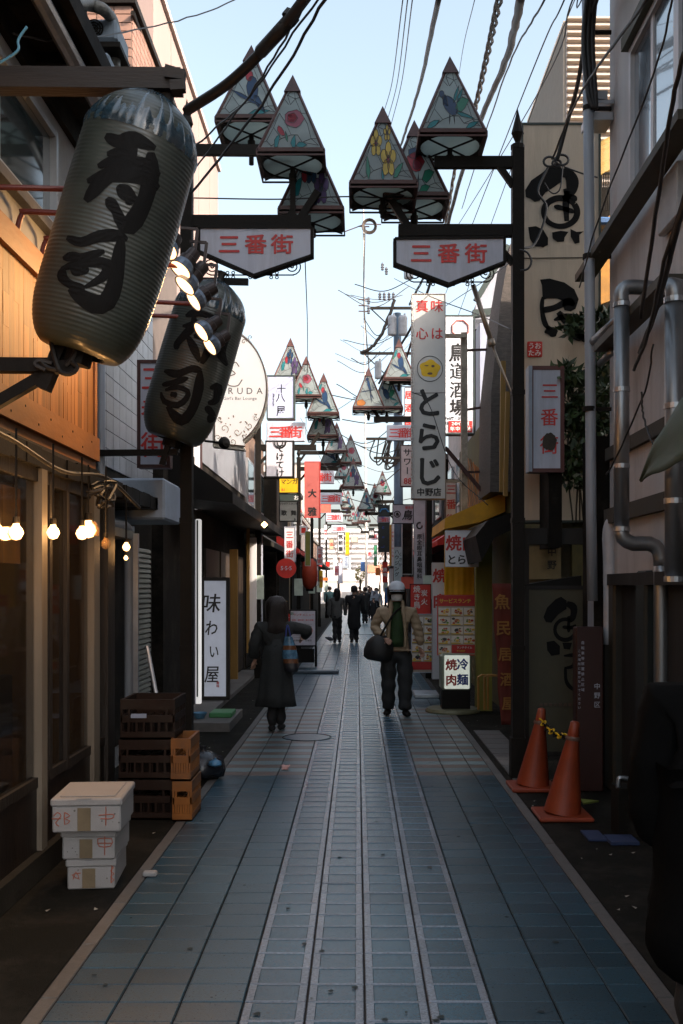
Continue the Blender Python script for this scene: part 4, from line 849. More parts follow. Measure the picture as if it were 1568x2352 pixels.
for x, y, r, s, a0 in ((545, 992, 12, 1, 0), (515, 985, 13, -1, 1), (500, 1005, 10, 1, 2), (572, 978, 11, -1, 3), (534, 1015, 11, -1, 2), (587, 960, 8, 1, 0), (505, 962, 8, 1, 1), (560, 1005, 8, 1, 4), (575, 775, 7, 1, 2), (560, 785, 8, -1, 0)): curl(x, y, r * .8, s, a0, w=.004)
for i in range(24):
    a = rnd.uniform(0, 1); x = 495 + a * 95; y = 960 + rnd.uniform(0, 58) - a * 12; q = leaf(0, 0, rnd.uniform(-7, 7), rnd.uniform(-8, 3), 1.6); m.prism([P(x + u, y + v, z_) for u, v in q], (0, .002, 0))
m.build('scroll_ornament', M('tan_ornament', (.30, .19, .12), .5, bump=0), t)
m = MB(); m.tube([P(x, y, z_) for x, y in [(v.x, v.y) for v in bez([(549, 842, 0), (540, 832, 0), (528, 846, 0), (540, 858, 0), (525, 866, 0), (524, 884, 0), (545, 886, 0), (556, 872, 0)], 40)]], .006, 5); m.build('monogram', brownp, t)
texts(t, Yo - .009, [(c_, x_, 898, 21, brownp, dict(whole=True, bold=.0, sx=1.0)) for c_, x_ in zip('ERUDA', (505, 530, 551, 573, 596))] + [("Girl's Bar Lounge", 551, 916, 10, brownp, dict(whole=True, bold=0, sx=1.1))])
MB().tube([P(470, 1013, 11.8), P(512, 1017, 11.8)], .015, 6).lathe([(0, 0), (.07, 0), (.075, .03), (.05, .07), (0, .08)], P(513, 1018, 11.8), 16, (.6, -.8, 0)).build('wall_floodlight', black, label='small round black floodlight below the oval sign', cat='floodlight')
# ------------------------------------------------------------------ right: white rendered building and its pipes
XB = 2.08
wb = thing('white_building', 'white rendered building on the right with sliding windows and silver ducts', 'building', (XB, 5, 0))
def onB(x, y): return PX(x, y, XB)
ye = XB * F / (1400 - CX)
wz0, wz1 = 4.05, 5.0
# window opening on the near upper wall
yw0, yw1 = 4.9, XB * F / (1449 - CX)
MB().box(XB, 6, .3, ye, 1.75, wz0 + .55).box(XB, 6, .3, yw0, wz0 + .55, 5.72).box(XB, 6, yw1, ye, wz0 + .55, 5.72).box(XB + .12, 6, yw0, yw1, wz0 + .55, 5.72).box(XB, 6, .3, ye, 5.72, 10.5).build('wall', plaster, wb)
z0w, z1w = wz0 + .55, 5.72
f = MB(); f.box(XB - .02, XB + .05, yw0, yw0 + .05, z0w, z1w).box(XB - .02, XB + .05, yw1 - .05, yw1, z0w, z1w).box(XB - .02, XB + .05, yw0 + .05, yw1 - .05, z0w, z0w + .05).box(XB - .02, XB + .05, yw0 + .05, yw1 - .05, z1w - .05, z1w).box(XB - .01, XB + .04, 6.42, 6.52, z0w + .05, z1w - .05).box(XB, XB + .03, 7.0, 7.06, z0w + .05, z1w - .05).box(XB, XB + .03, 5.7, 5.78, z0w + .05, z1w - .05)
wd = f.build('window', M('white_sash', (.5, .5, .52), .4, .2, var=.08), wb)
mg = M('reflective_window_glass', (.05, .07, .09), .03, .0, var=.2, scale=1, bump=.02, bscale=3, spec=1, coat=1); 
for a, b in ((yw0 + .05, 5.7), (5.78, 6.42), (6.52, 7.0), (7.06, yw1 - .05)): MB().box(XB + .012, XB + .018, a, b, z0w + .05, z1w - .05).build('pane', mg, wd)
MB().box(XB - .07, XB + .02, yw0 - .1, yw1 + .03, z1w + .002, z1w + .10).build('window_hood', M('dark_green_trim', (.05, .055, .035), .6), wb)
MB().box(XB - .06, XB + .02, yw0 - .1, yw1 + .03, z0w - .07, z0w - .002).build('window_sill', M('dark_green_trim', (.05, .055, .035), .6), wb)
MB().box(XB - .5, XB - .005, .5, ye - .35, 6.35, 6.5).build('balcony_slab', M('stained_soffit', (.16, .13, .07), .8, dirt=.3), wb)
bf = MB()
for i in range(60): bf.box(XB - .5, XB - .47, .6 + i * .125, .6 + i * .125 + .06, 6.5, 7.5)
bf.box(XB - .52, XB - .45, .5, ye - .35, 7.5, 7.56); bf.build('balcony_slat', galvp, wb, kind='stuff')
MB().box(XB - .04, XB - .002, 3, ye, 2.68, 2.78).box(XB - .05, XB - .002, 3, ye, 2.16, 2.28).build('string_course', M('dark_ledge', (.05, .045, .035), .8), wb)
MB().bbox(XB - .06, XB - .005, 6.3, 6.7, 4.0, 4.35, .01).build('meter_cover', M('meter_grey', (.3, .31, .32), .5), wb)
# diagonal channels, ducts
def sidepipe(name, lab, pts, r, mat, X=None, cat='pipe', grp=None, n=12, sm=True, k=24):
    return MB().tube(bez(pts, k) if len(pts) > 2 else pts, r, n).build(name, mat, smooth=sm, label=lab, cat=cat, group=grp)
brn = M('brown_channel', (.035, .03, .018), .6, var=.4, dirt=.3)
MB().bar(PX(1340, 640, 1.95), PX(1585, 262, 1.95), .06, .15, up=(1, 0, 0)).build('diagonal_brace', brn, label='upper thick dark diagonal brace crossing the white wall below the window', cat='brace')
MB().bar(PX(1385, 800, 1.92), PX(1545, 640, 1.92), .06, .15, up=(1, 0, 0)).build('diagonal_brace', brn, label='lower dark diagonal brace running up to the right silver duct', cat='brace')
silver = M('silver_duct', (.27, .275, .28), .38, .8, var=.25, scale=3, bump=.15, bscale=12, streak=True, dirt=.6)
def duct(lab, x, yt, yb, Xp, r, tail, stainc=False):
    t = thing('steel_duct', lab, 'duct', PX(x, yb, Xp), 'steel ducts on the white wall')
    a = PX(x, yt, Xp); b = PX(x, yb, Xp); MB().tube([a, b], r, 18).build('duct_tube', silver, t, smooth=True)
    for q in (0, .38, .72, 1): 
        c = a.lerp(b, q); MB().tube([c + Vector((0, 0, .015)), c - Vector((0, 0, .015))], r * 1.1, 18).build('duct_collar', galv, t)
    for tt in tail: MB().tube(bez(tt, 14), r * .98, 18).build('duct_elbow', silver, t, smooth=True)
D1 = 1.80; a = PX(1427, 690, D1); b = PX(1427, 1215, D1)
duct('silver duct with elbow at the top and bottom in the middle of the white wall', 1427, 700, 1215, D1, .052,
     [[a + Vector((0, 0, -.02)), a + Vector((0, 0, .05)), a + Vector((.05, -.0, .09)), a + Vector((.22, 0, .08))], [b, b + Vector((.01, 0, -.06)), b + Vector((.08, -.0, -.1)), b + Vector((.19, 0, -.1)), b + Vector((.255, 0, -.15)), b + Vector((.27, 0, -.25))], [b + Vector((.27, 0, -.24)), b + Vector((.27, 0, -1.45))]])
D2 = 1.78; a = PX(1549, 685, D2)
duct('larger silver duct at the right edge with bent top above the green awning', 1549, 690, 1330, D2, .055,
     [[a + Vector((0, 0, -.02)), a + Vector((0, 0, .05)), a + Vector((.0, .06, .08)), a + Vector((.1, .12, .08))]])
MB().tube([PX(1350, 795, 1.9), PX(1425, 728, 1.9)], .035, 12).build('steel_duct', silver, smooth=True, label='short slanting silver pipe between the grey pole and the duct', cat='duct')
MB().tube([PX(1378, 835, 1.95), PX(1405, 808, 1.95)], .03, 12).build('steel_duct', silver, smooth=True, label='small slanting pipe end below the short silver pipe', cat='duct')
gp = thing('utility_pole', 'slim grey painted pole in front of the fish sign on the right', 'pole', (PX(1357, 1160, 0.0001 + 1.9).x, 8.0, 0))
Yg = 8.05
MB().tube([P(1347, -60, Yg), P(1352, 400, Yg), P(1357, 1160, Yg), P(1360, 1380, Yg)], .042, 14).build('pole', galvp, gp, smooth=True)
m = MB()
for y in (250, 590, 940, 75): c = P(1352, y, Yg); m.tube([c + Vector((0, 0, .02)), c - Vector((0, 0, .02))], .05, 14).bar(c, c + Vector((.18, 0, 0)), .02, .03)
m.build('clamp', iron, gp)
cbd = MB()
for k in range(3): cbd.tube(bez([P(1352 + k * 9, -40, Yg - .06), P(1340 + k * 10, 90, Yg - .06), P(1350 + k * 8, 210, Yg - .06), P(1362 + k * 3, 250, Yg - .06)], 16), .022, 6)
cbd.build('cable_bundle', rubber, gp, smooth=True)
m = MB(); m.box(P(1350, 0, Yg).x, P(1410, 0, Yg).x, Yg, Yg + .2, P(0, 238, Yg).z, P(0, 230, Yg).z).box(P(1365, 0, Yg).x, P(1395, 0, Yg).x, Yg, Yg + .15, P(0, 228, Yg).z, P(0, 208, Yg).z).box(P(1350, 0, Yg).x, P(1408, 0, Yg).x, Yg, Yg + .25, P(0, 275, Yg).z, P(0, 258, Yg).z)
m.build('pole_bracket', alu, gp)
# green awning cloth
gcm = M('dark_green_canvas', (.035, .07, .05), .7, var=.25, scale=4, bump=.1, dirt=.2)
t = thing('green_awning', 'dark green canvas awning jutting in from the right edge', 'awning', PX(1560, 1000, 1.6))
tp = [PX(1600, 880, 1.45), PX(1568, 905, 1.45), PX(1540, 950, 1.5), PX(1503, 1015, 1.55), PX(1470, 1103, 1.6)]; bt = [PX(1600, 1045, 1.4), PX(1570, 1055, 1.4), PX(1540, 1072, 1.45), PX(1500, 1090, 1.55), PX(1472, 1106, 1.6)]
m = MB(); rows = []
for i in range(13):
    q = i / 12 * 4; j = min(3, int(q)); f_ = q - j; A = tp[j].lerp(tp[j + 1], f_); B = bt[j].lerp(bt[j + 1], f_)
    rows.append([A.lerp(B, s / 6) + Vector((.008 * math.sin(s * 1.3 + i * .4), 0, -.005 * math.sin(i * 1.1))) for s in range(7)])
for i in range(12):
    for s in range(6): m.add([rows[i][s], rows[i][s + 1], rows[i + 1][s + 1], rows[i + 1][s]], [(0, 1, 2, 3)])
o = m.build('canvas', gcm, t, smooth=True); md = o.modifiers.new('solid', 'SOLIDIFY'); md.thickness = .006
# ------------------------------------------------------------------ large fish sign
def fish_extra(t, z): pass
YF = 9.4
fs = board('fish_restaurant_sign', 'very tall weathered cream sign with huge black brushed characters on the right', 'sign', 1196, 1379, 283, 1200, YF, .25, cream, M('green_black_frame', (.03, .045, .04), .5), 5, [])
mp4 = lambda x, y: P(1137 + x * .2747, y * .2747, YF - .009); mp5 = lambda x, y: P(1137 + x * .2835, 588 + y * .2835, YF - .009)
m = MB(); m.nofix = True
def poly(mm, pts, mp):
    mm.add([mp(*p) for p in pts], [tuple(range(len(pts)))])
poly(m, [(250, 1590), (300, 1510), (400, 1440), (450, 1390), (510, 1375), (550, 1400), (560, 1440), (560, 1450), (560, 1520), (540, 1530), (470, 1580), (420, 1610), (370, 1680), (330, 1690), (290, 1660), (255, 1650)], mp4)
brush(m, [(550, 1445), (610, 1455), (645, 1520), (630, 1600), (575, 1620)], 95, mp4, 20, .8)
brush(m, [(545 + 140 * math.cos(a), 1775 + 118 * math.sin(a)) for a in [i * math.pi / 8 - .6 for i in range(17)]], 48, mp4, 48, .95)
brush(m, [(600, 1600), (590, 1700), (598, 1850)], 52, mp4, 14, .8); brush(m, [(490, 1725), (570, 1745), (668, 1775)], 42, mp4); brush(m, [(560, 1650), (640, 1645), (680, 1680)], 45, mp4)
poly(m, [(275, 1900), (340, 1892), (400, 1920), (442, 1990), (440, 2050), (400, 2070), (380, 2062), (330, 2060), (290, 2000)], mp4)
poly(m, [(475, 1945), (545, 1930), (612, 1940), (580, 1985), (575, 2020), (520, 2025), (480, 1995)], mp4); poly(m, [(628, 1915), (680, 1940), (740, 1935), (702, 1965), (705, 2030), (665, 2040), (630, 1980)], mp4)
m.build('brushed_character', ink, fs); m = MB(); m.nofix = True
poly(m, [(362, 192), (440, 183), (560, 215), (640, 270), (676, 350), (650, 430), (610, 450), (560, 440), (545, 400), (550, 365), (500, 345), (420, 345), (385, 360), (378, 240)], mp5)
brush(m, [(385, 330), (378, 430), (400, 540), (440, 600)], 40, mp5); brush(m, [(385, 440), (480, 420), (590, 370), (640, 400)], 55, mp5, 14, .7)
brush(m, [(410, 590), (450, 610), (500, 630)], 75, mp5, 10, .7); brush(m, [(475, 520), (560, 490), (660, 480)], 42, mp5); brush(m, [(510, 455), (580, 540), (650, 600), (730, 690)], 60, mp5, 14, .6); brush(m, [(560, 560), (640, 640), (720, 660)], 70, mp5)
m.build('brushed_character', ink, fs)
a, b = mp5(259, 820), mp5(380, 694); MB().bbox(a.x, b.x, YF - .014, YF - .006, a.z, b.z, .006).build('seal', redf, fs)
for i, (ch, x, y) in enumerate((('お', 345, 728), ('み', 345, 785), ('う', 292, 728), ('た', 292, 785))):
    mm = MB(); mm.nofix = True; put_text(mm, ch, 1137 + x * .2835, 588 + y * .2835, 16, YF - .0165); mm.build('seal_lettering', whitep, fs)
MB().tube([mp4(230, 2160), mp4(740, 2155)], .004, 4).build('panel_seam', black, fs)
MB().box(P(1225, 0, YF).x, P(1350, 0, YF).x, YF + .25, YF + 1, P(0, 1180, YF).z, P(0, 600, YF).z).build('mount', iron, fs)
# small vertical 三番街 sign
def peel(t, z):
    m = MB(); pts = []
    c = (1137 + 438 * .2835, 588 + 1505 * .2835)
    for i in range(26):
        a_ = i / 26 * 2 * math.pi; rx = 17 + rnd.uniform(-2, 2); ry = 20 + rnd.uniform(-2, 2); pts.append(P(c[0] + rx * math.cos(a_), c[1] + ry * math.sin(a_), z - .002))
    m.add(pts, [tuple(range(26))]); m.build('peeled_patch', M('grimy_patch', (.05, .04, .03), .9, var=.5), t)
vs_ = board('vertical_street_sign', 'small vertical street sign with a grimy peeled patch over its last character', 'sign', 1215, 1295, 841, 1085, 8.9, .14, greyw, M('dark_red_frame', (.09, .025, .02), .5), 9,
      [('三', 1262, 898, 40, redp, dict(sx=1.05)), ('番', 1261, 958, 42, redp), ('街', 1261, 1022, 44, redp)], extra=peel)
MB().box(P(1214, 0, 8.86).x, P(1222, 0, 8.86).x, 8.86, 9.03, P(0, 1084, 8.9).z, P(0, 842, 8.9).z).build('sign_side', M('blue_edge', (.3, .36, .44), .5), vs_)
# bush of dark leaves
lf = M('dark_leaf', (.03, .055, .018), .45, var=.4, bump=0, island=.35)
bu = thing('shrub', 'dark leafy shrub growing behind the grey pole and the small vertical sign', 'shrub', P(1340, 1100, 9.0))
m = MB(); m.nofix = True
def leafball(m, c, r, n, s):
    for _ in range(n):
        d = Vector((rnd.gauss(0, 1), rnd.gauss(0, 1), rnd.gauss(0, 1))).normalized(); p = c + Vector((d.x * r[0], d.y * r[1], d.z * r[2])) * rnd.uniform(.3, 1) ** .5
        a_ = Vector((rnd.gauss(0, 1), rnd.gauss(0, 1), rnd.gauss(.3, 1))).normalized(); b_ = a_.orthogonal().normalized(); b_ = (b_ * math.cos(7 * rnd.random()) + a_.cross(b_) * math.sin(7 * rnd.random())).normalized()
        l = s * rnd.uniform(.7, 1.3); m.add([p, p + a_ * l * .4 + b_ * l * .2, p + a_ * l, p + a_ * l * .4 - b_ * l * .2], [(0, 1, 2, 3)])
for x, y, rx, rz, n in ((1330, 960, .17, .22, 480), (1300, 870, .14, .12, 260), (1375, 900, .16, .35, 480), (1385, 1010, .16, .25, 380), (1325, 1055, .16, .14, 260), (1385, 760, .09, .2, 200), (1355, 735, .12, .08, 160), (1322, 1100, .15, .10, 120), (1310, 752, .08, .06, 90)):
    leafball(m, P(x, y, 9.05), (rx, .2, rz), n, .10)
m.build('leaf_mass', lf, bu, kind='stuff')
m = MB()
for _ in range(9): x = rnd.uniform(1310, 1385); m.tube(bez([P(x, 1200, 9.15), P(x + rnd.uniform(-20, 20), 1060, 9.1), P(x + rnd.uniform(-40, 40), 900, 9.05)], 8), .008, 5)
m.build('stem', brn, bu)
# ------------------------------------------------------------------ clutter in the gap between the sign and the white wall
gapb = thing('rear_building', 'dim building part with orange tarp seen between the fish sign and the white wall', 'building', (2.6, 11, 0))
MB().box(2.3, 6, 10.6, 12, 0, 5.9).build('wall', darkwall, gapb)
MB().prism([P(1375, 520, 10.5), P(1404, 490, 10.5), P(1404, 690, 10.5), P(1375, 700, 10.5)], (0, .05, 0)).build('orange_tarp', M('orange_tarp', (.42, .2, .03), .6, dirt=.3), gapb)
MB().bbox(P(1374, 0, 10.3).x, P(1405, 0, 10.3).x, 10.3, 10.5, P(0, 515, 10.3).z, P(0, 497, 10.3).z, .02).build('blue_roll', M('blue_tarp', (.06, .14, .3), .5), gapb)
m = MB()
for i in range(9): m.bar(P(1366 + i * 5, 485, 10.4), P(1366 + i * 5, 400, 10.4), .012)
m.bar(P(1360, 400, 10.4), P(1410, 398, 10.4), .02); m.build('railing', iron, gapb)
m = MB(); 
for i in range(14): m.tube(bez([P(1340 + rnd.uniform(0, 20), 352 + i * 5, 10.45), P(1375, 335 + i * 5, 10.4), P(1406, 318 + i * 5, 10.45)], 6), .03, 6)
m.build('bamboo_blind', M('yellow_blind', (.32, .2, .04), .7), gapb)
# louvred tower
lt = thing('louvred_tower', 'tall building with horizontal louvres behind the fish sign at the upper right', 'building', (4.6, 22, 0)); YT = 22.0
xa = P(1300, 0, YT).x; zt = P(0, 46, YT).z
MB().box(xa, xa + 6, YT, 26.8, 0, zt).build('wall', M('tower_wall', (.42, .40, .40), .7, var=.05), lt)
T0 = None; lm = M('louvre_paint', (.44, .37, .30), .5, var=.06)
for i in range(26):
    z = zt - i * .15 * 1.04
    if T0 is None: T0 = MB().prism([(xa - .0, YT - .14, z), (xa, YT - .002, z - .0), (xa, YT - .002, z - .045), (xa, YT - .14, z - .045)], (5, 0, 0)).build('louvre', lm, lt)
    else: c = T0.copy(); C.objects.link(c); c.location.z = T0.location.z - i * .156
sm = MB()
for i in range(46): sm.box(xa - .06, xa - .002, YT + .04 + i * .103, YT + .075 + i * .103, 2, zt)
sm.build('side_rib', M('rib_tan', (.36, .30, .24), .6, var=.08), lt, kind='stuff')
# ------------------------------------------------------------------ dark storefront at the lower right
XC = 1.72
sf = thing('dark_storefront', 'unlit pub front on the right, dark posts and lintel with a dim interior', 'shop', (XC, 7, 0))
darkw = M('near_black_wood', (.009, .007, .005), .7, var=.4, streak=True)
MB().box(XC + .25, 6, 8.28, 8.7, 0, 2.9).box(XC - .0, XC + .12, 8.95, 9.4, 2.0, 2.75).box(3.6, 3.7, .3, 9, 0, 2.4).build('inner_wall', darkwall, sf)
MB().box(2.02, 3.6, .3, 8.2, 1.66, 1.75).box(2.1, 2.2, .3, 8.2, .0, 1.66).build('lintel', darkw, sf)
YS = 9.0; p = P
MB().box(p(1195, 0, YS).x, p(1365, 0, YS).x, YS, YS + .12, p(0, 1250, YS).z, p(0, 1213, YS).z).box(p(1195, 0, YS).x, p(1215, 0, YS).x, YS, YS + .1, 0, p(0, 1250, YS).z).build('door_lintel', darkw, sf)
dimw = M('dim_plaster_interior', (.10, .08, .045), .8, var=.2)
MB().box(p(1200, 0, 9.6).x, p(1380, 0, 9.6).x, 9.6, 9.65, p(0, 1345, 9.6).z, p(0, 1225, 9.6).z).build('menu_board', dimw, sf)
MB().box(p(1212, 0, 9.5).x, p(1288, 0, 9.5).x, 9.5, 9.52, p(0, 1330, 9.5).z, p(0, 1255, 9.5).z).build('menu_sheet', M('menu_sheet', (.2, .16, .08), .8), sf)
texts(sf, 9.49, [('中野', 1267, 1282, 22, blackp, dict(d='v', pitch=30, bold=.03))])
MB().prism([p(1190, 1345, 8.95), p(1335, 1322, 8.95), p(1335, 1345, 8.95), p(1190, 1368, 8.95)], (0, .3, 0)).build('sign_hood', black, sf)
fb = board('lower_fish_sign', 'shade-darkened olive fish restaurant panel with black brushed characters at street level', 'sign', 1205, 1358, 1345, 1735, 8.9, .1, M('shaded_olive_board', (.06, .053, .03), .7, dirt=.3), darkw, 9, [])  # shade of an unbuilt overhang is put into the olive board colour
m = MB(); m.nofix = True
def mq(x, y): return P(1098 + x * .3168, 1176.6 + y * .3168, 8.89)
poly(m, [(472, 760), (500, 690), (560, 630), (600, 612), (640, 640), (640, 700), (580, 740), (530, 800), (490, 795)], mq)
brush(m, [(640, 660), (690, 690), (685, 760), (650, 780)], 50, mq, 12, .8); brush(m, [(630 + 75 * math.cos(a), 850 + 75 * math.sin(a)) for a in [i * math.pi / 6 - .5 for i in range(12)]], 28, mq, 30, .9)
brush(m, [(610, 830), (660, 835), (710, 830)], 26, mq); brush(m, [(655, 790), (655, 870)], 26, mq); poly(m, [(495, 940), (550, 930), (592, 970), (590, 1030), (530, 1040), (500, 1000)], mq); poly(m, [(610, 945), (680, 945), (665, 995), (620, 990)], mq)
m.build('brushed_character', ink, fb); m = MB(); m.nofix = True; brush(m, [(620, 1040), (700, 1040), (690, 1110), (630, 1130)], 30, mq); brush(m, [(630, 1120), (640, 1230), (700, 1300)], 26, mq)
m.build('brushed_character', ink, fb)
texts(fb, 8.888, [('味わい処', 1349, 1405, 11, brownp, dict(d='v', pitch=22)), ('海鮮炭火居酒屋', 1275, 1618, 9, brownp, dict(pitch=11))])
ob = thing('red_notice_board', 'narrow shade-darkened red street notice board in front of the olive fish panel', 'sign', P(1355, 1770, 8.0))
a_, b_ = P(1322, 1760, 8.0), P(1386, 1440, 8.0); MB().bbox(a_.x, b_.x, 8.0, 8.12, 0, b_.z, .01).build('casing', M('shaded_red_board', (.03, .007, .004), .5, var=.15), ob)  # red darkened in the material to stand for overhang shade
texts(ob, 7.994, [('自転車等放置禁止区域', 1338, 1530, 8, greyw, dict(d='v', pitch=12, bold=0)), ('この場所に置かないでください', 1330, 1560, 7, greyw, dict(d='v', pitch=10, bold=0)), ('中野区', 1371, 1597, 15, greyw, dict(d='v', pitch=21, bold=0))])
rb = thing('red_banner', 'dull red vertical pub banner with faded gold characters beside the right pole', 'banner', P(1150, 1640, 10.2))
m = MB(); rows = []
for i in range(25):
    y = 1340 + i * 13.5; rows.append([P(1129 + i * .85 + 47 * s / 5 + 1.5 * math.sin(i * .6), y, 10.2 + .012 * math.sin(s * 2 + i * .5)) for s in range(6)])
for i in range(24):
    for s in range(5): m.add([rows[i][s], rows[i][s + 1], rows[i + 1][s + 1], rows[i + 1][s]], [(0, 1, 2, 3)])
o = m.build('cloth', M('dull_red_cloth', (.13, .022, .013), .8, var=.2), rb, smooth=True); o.modifiers.new('s', 'SOLIDIFY').thickness = .006
texts(rb, 10.17, [('魚', 1153, 1382, 37, goldp, dict(bold=.03)), ('民', 1156, 1442, 36, goldp, dict(bold=.03)), ('居', 1160, 1502, 33, goldp, dict(bold=.03)), ('酒', 1164, 1560, 33, goldp, dict(bold=.03)), ('屋', 1168, 1615, 32, goldp, dict(bold=.03))])
MB().tube([P(1178, 1345, 10.15), P(1179, 1700, 10.15)], .012, 6).build('banner_pole', galv, rb)
# grey service column and boxes
sc = thing('service_column', 'pale grey service column with curved conduit beside the dark doorway', 'column', PX(1370, 1400, 1.95))
MB().box(P(1362, 0, 8.3).x, P(1390, 0, 8.3).x, 8.3, 8.5, .5, P(0, 1235, 8.3).z).build('column', M('pale_column', (.34, .37, .42), .6, dirt=.3, streak=True), sc)
MB().tube(bez([P(1401, 1480, 8.1), P(1400, 1300, 8.1), P(1398, 1230, 8.1), P(1406, 1200, 8.1), P(1426, 1193, 8.1)], 26), .055, 12).build('conduit', M('pale_conduit', (.45, .45, .47), .45), sc, smooth=True)
texts(sc, 8.293, [('配管注意', 1385, 1343, 10, cyanp, dict(d='v', pitch=13))])
MB().bbox(P(1408, 0, 7.9).x, P(1470, 0, 7.9).x, 7.9, 8.2, .0, P(0, 1335, 7.9).z, .02).build('meter_cabinet', M('dark_olive_cabinet', (.022, .020, .014), .5, var=.2, dirt=.3), label='dark olive meter cabinet behind the thin duct', cat='cabinet')
MB().bbox(P(1480, 0, 7.0).x, P(1530, 0, 7.0).x, 7.0, 7.25, .0, P(0, 1310, 7.0).z, .02).build('door_cabinet', M('green_black_door', (.010, .015, .014), .6), label='tall near black cabinet door at the right edge', cat='cabinet')
# cones and chain
conem = M('worn_orange_cone', (.27, .042, .012), .5, var=.2, dirt=.25)
def cone(lab, c, h, lean):
    t = thing('traffic_cone', lab, 'traffic cone', c, 'orange traffic cones'); ax = Vector((lean, 0, 1)).normalized()
    MB().lathe([(.135, .03), (.13, .06), (.04, h - .1), (.042, h - .095), (.032, h - .01), (.022, h), (.0, h)], c, 28, ax).build('cone_body', conem, t, smooth=True)
    m = MB().bbox(c.x - .19, c.x + .19, c.y - .19, c.y + .19, c.z, c.z + .03, .008); m.build('base', conem, t)
    MB().lathe([(.052, 0), (.054, .015), (.05, .03)], c + ax * (h * .80), 20, ax).build('collar', brownp, t); return c + ax * (h * .86)
c1 = Vector((P(1222, 0, 8.15).x, 8.15, 0)); c2 = Vector((P(1290, 0, 7.15).x, 7.15, 0))
h1 = cone('rear traffic cone beside the street pole base', c1, .66, .12); h2 = cone('front traffic cone nearest the camera, chain tied to its neck', c2, .69, .14)
ch = thing('warning_chain', 'yellow and black plastic chain hanging between the two traffic cones', 'chain', (h1 + h2) / 2)
n = 15
lk = {0: MB(), 1: MB()}
for i in range(n):
    q = (i + .5) / n; p_ = h1.lerp(h2, q) + Vector((0, 0, -.06 * 4 * q * (1 - q))); d = (h2 - h1).normalized()
    u = d.orthogonal() if i % 2 else d.cross(d.orthogonal()); lk[(i // 2) % 2].tube([p_ + d * .042 * math.cos(k / 5 * math.pi) + u * .018 * math.sin(k / 5 * math.pi) for k in range(10)], .0065, 5, closed=True)
lk[0].build('yellow_link', yellow, ch); lk[1].build('black_link', black, ch)
MB().tube(bez([P(1419, 1810, 6.6), P(1420, 1792, 6.6), P(1428, 1786, 6.6), P(1470, 1792, 6.6)], 12), .015, 8).build('hose_end', galv, smooth=True, label='bright metal pipe end low in the dark right doorway', cat='pipe')
MB().box(1.72, 1.95, 6.55, 6.75, 0, .32).build('tool_box', darkwall, label='dark box on the ground under the bright pipe end', cat='box')
MB().prism([P(1333, 1838, 7.3), P(1375, 1842, 7.5), P(1340, 1848, 7.1)], (0, 0, .012)).build('yellow_mat', M('yellow_green_mat', (.25, .28, .05), .6), label='small yellow green scrap behind the front cone', cat='litter')
MB().box(1.62, 1.8, 6.35, 6.55, .0, .02).box(1.5, 1.62, 6.45, 6.7, 0, .012).build('blue_cloth', M('blue_rag', (.02, .035, .09), .8), label='blue and grey rag on the ground right of the front cone', cat='litter')
# ------------------------------------------------------------------ right: restaurant signs
Yt = 13.4
def rosette(t, z):
    m = MB(); c = P(987, 847, z)
    m.tube([c + Vector((.17 * math.cos(k / 18 * math.pi), 0, .17 * math.sin(k / 18 * math.pi))) for k in range(36)], .004, 4, closed=True); m.build('ring', blackp, t)
    m = MB(); m.add([P(x, y, z + .002) for x, y in blob(987, 847, 23, 20, 26, .09, 1)], [tuple(range(26))]); m.build('emblem', yellow, t)
    m = MB(); 
    for (x, y, rx, ry) in ((979, 840, 5, 1.5), (994, 841, 4, 3), (987, 858, 6, 3)): m.add([P(a, b, z - .0) for a, b in blob(x, y, rx, ry, 8)], [tuple(range(8))])
    m.build('emblem_detail', brownp, t)
    MB().tube([P(947, 903, z), P(1022, 902, z)], .003, 4).build('seam', rust, t)
toraji = board('tall_restaurant_sign', 'very tall white restaurant sign with bold black hiragana beside the right lamps', 'sign', 945, 1023, 675, 1146, Yt, .2, M('ivory_acrylic', (.60, .585, .55), .4, var=.04, scale=3, bump=.02, dirt=.08), M('rusty_white_edge', (.35, .28, .22), .6, dirt=.6), 1.5,
    [('真味', 986, 703, 30, redp, dict(pitch=34)), ('心は', 986, 766, 30, redp, dict(pitch=34)), ('とらじ', 984, 1003, 72, blackp, dict(d='v', pitch=79, bold=.042, sx=.92)), ('中野店', 985, 1130, 19, blackp, dict(bold=.045))], extra=rosette)
m = MB()
for i in range(34):
    c = P(947 + (i % 2), 690 + i * 13.6, Yt - .03); m.tube([c + Vector((.018 * math.cos(k / 4 * math.pi), -.0, .03 * math.sin(k / 4 * math.pi))) for k in range(8)], .006, 4, closed=True)
m.build('wound_tube_light', M('clear_tube_light', (.6, .6, .6), .2), toraji)
brk = thing('sign_bracket', 'rusty white steel upright carrying the tall restaurant sign', 'bracket', P(1065, 1150, 13.6)); m = MB()
m.bar(P(1065, 765, 13.7), P(1066, 1190, 13.7), .085); m.bar(P(1022, 772, 13.6), P(1070, 772, 13.6), .05, .05); m.bar(P(1022, 1105, 13.6), P(1066, 1105, 13.6), .04, .04)
m.build('upright', M('rust_streaked_steel', (.42, .36, .28), .6, .2, var=.35, scale=10, dirt=.5), brk)
m = MB(); 
for y0, y1 in ((805, 802), (942, 930), (1085, 1082)): m.bar(P(1066, y0, 13.7), P(1150, y1, 13.7), .03, .03)
m.bar(P(1022, 1028, 13.6), P(1125, 1150, 13.6), .05, .05); m.build('stay', rust, brk)
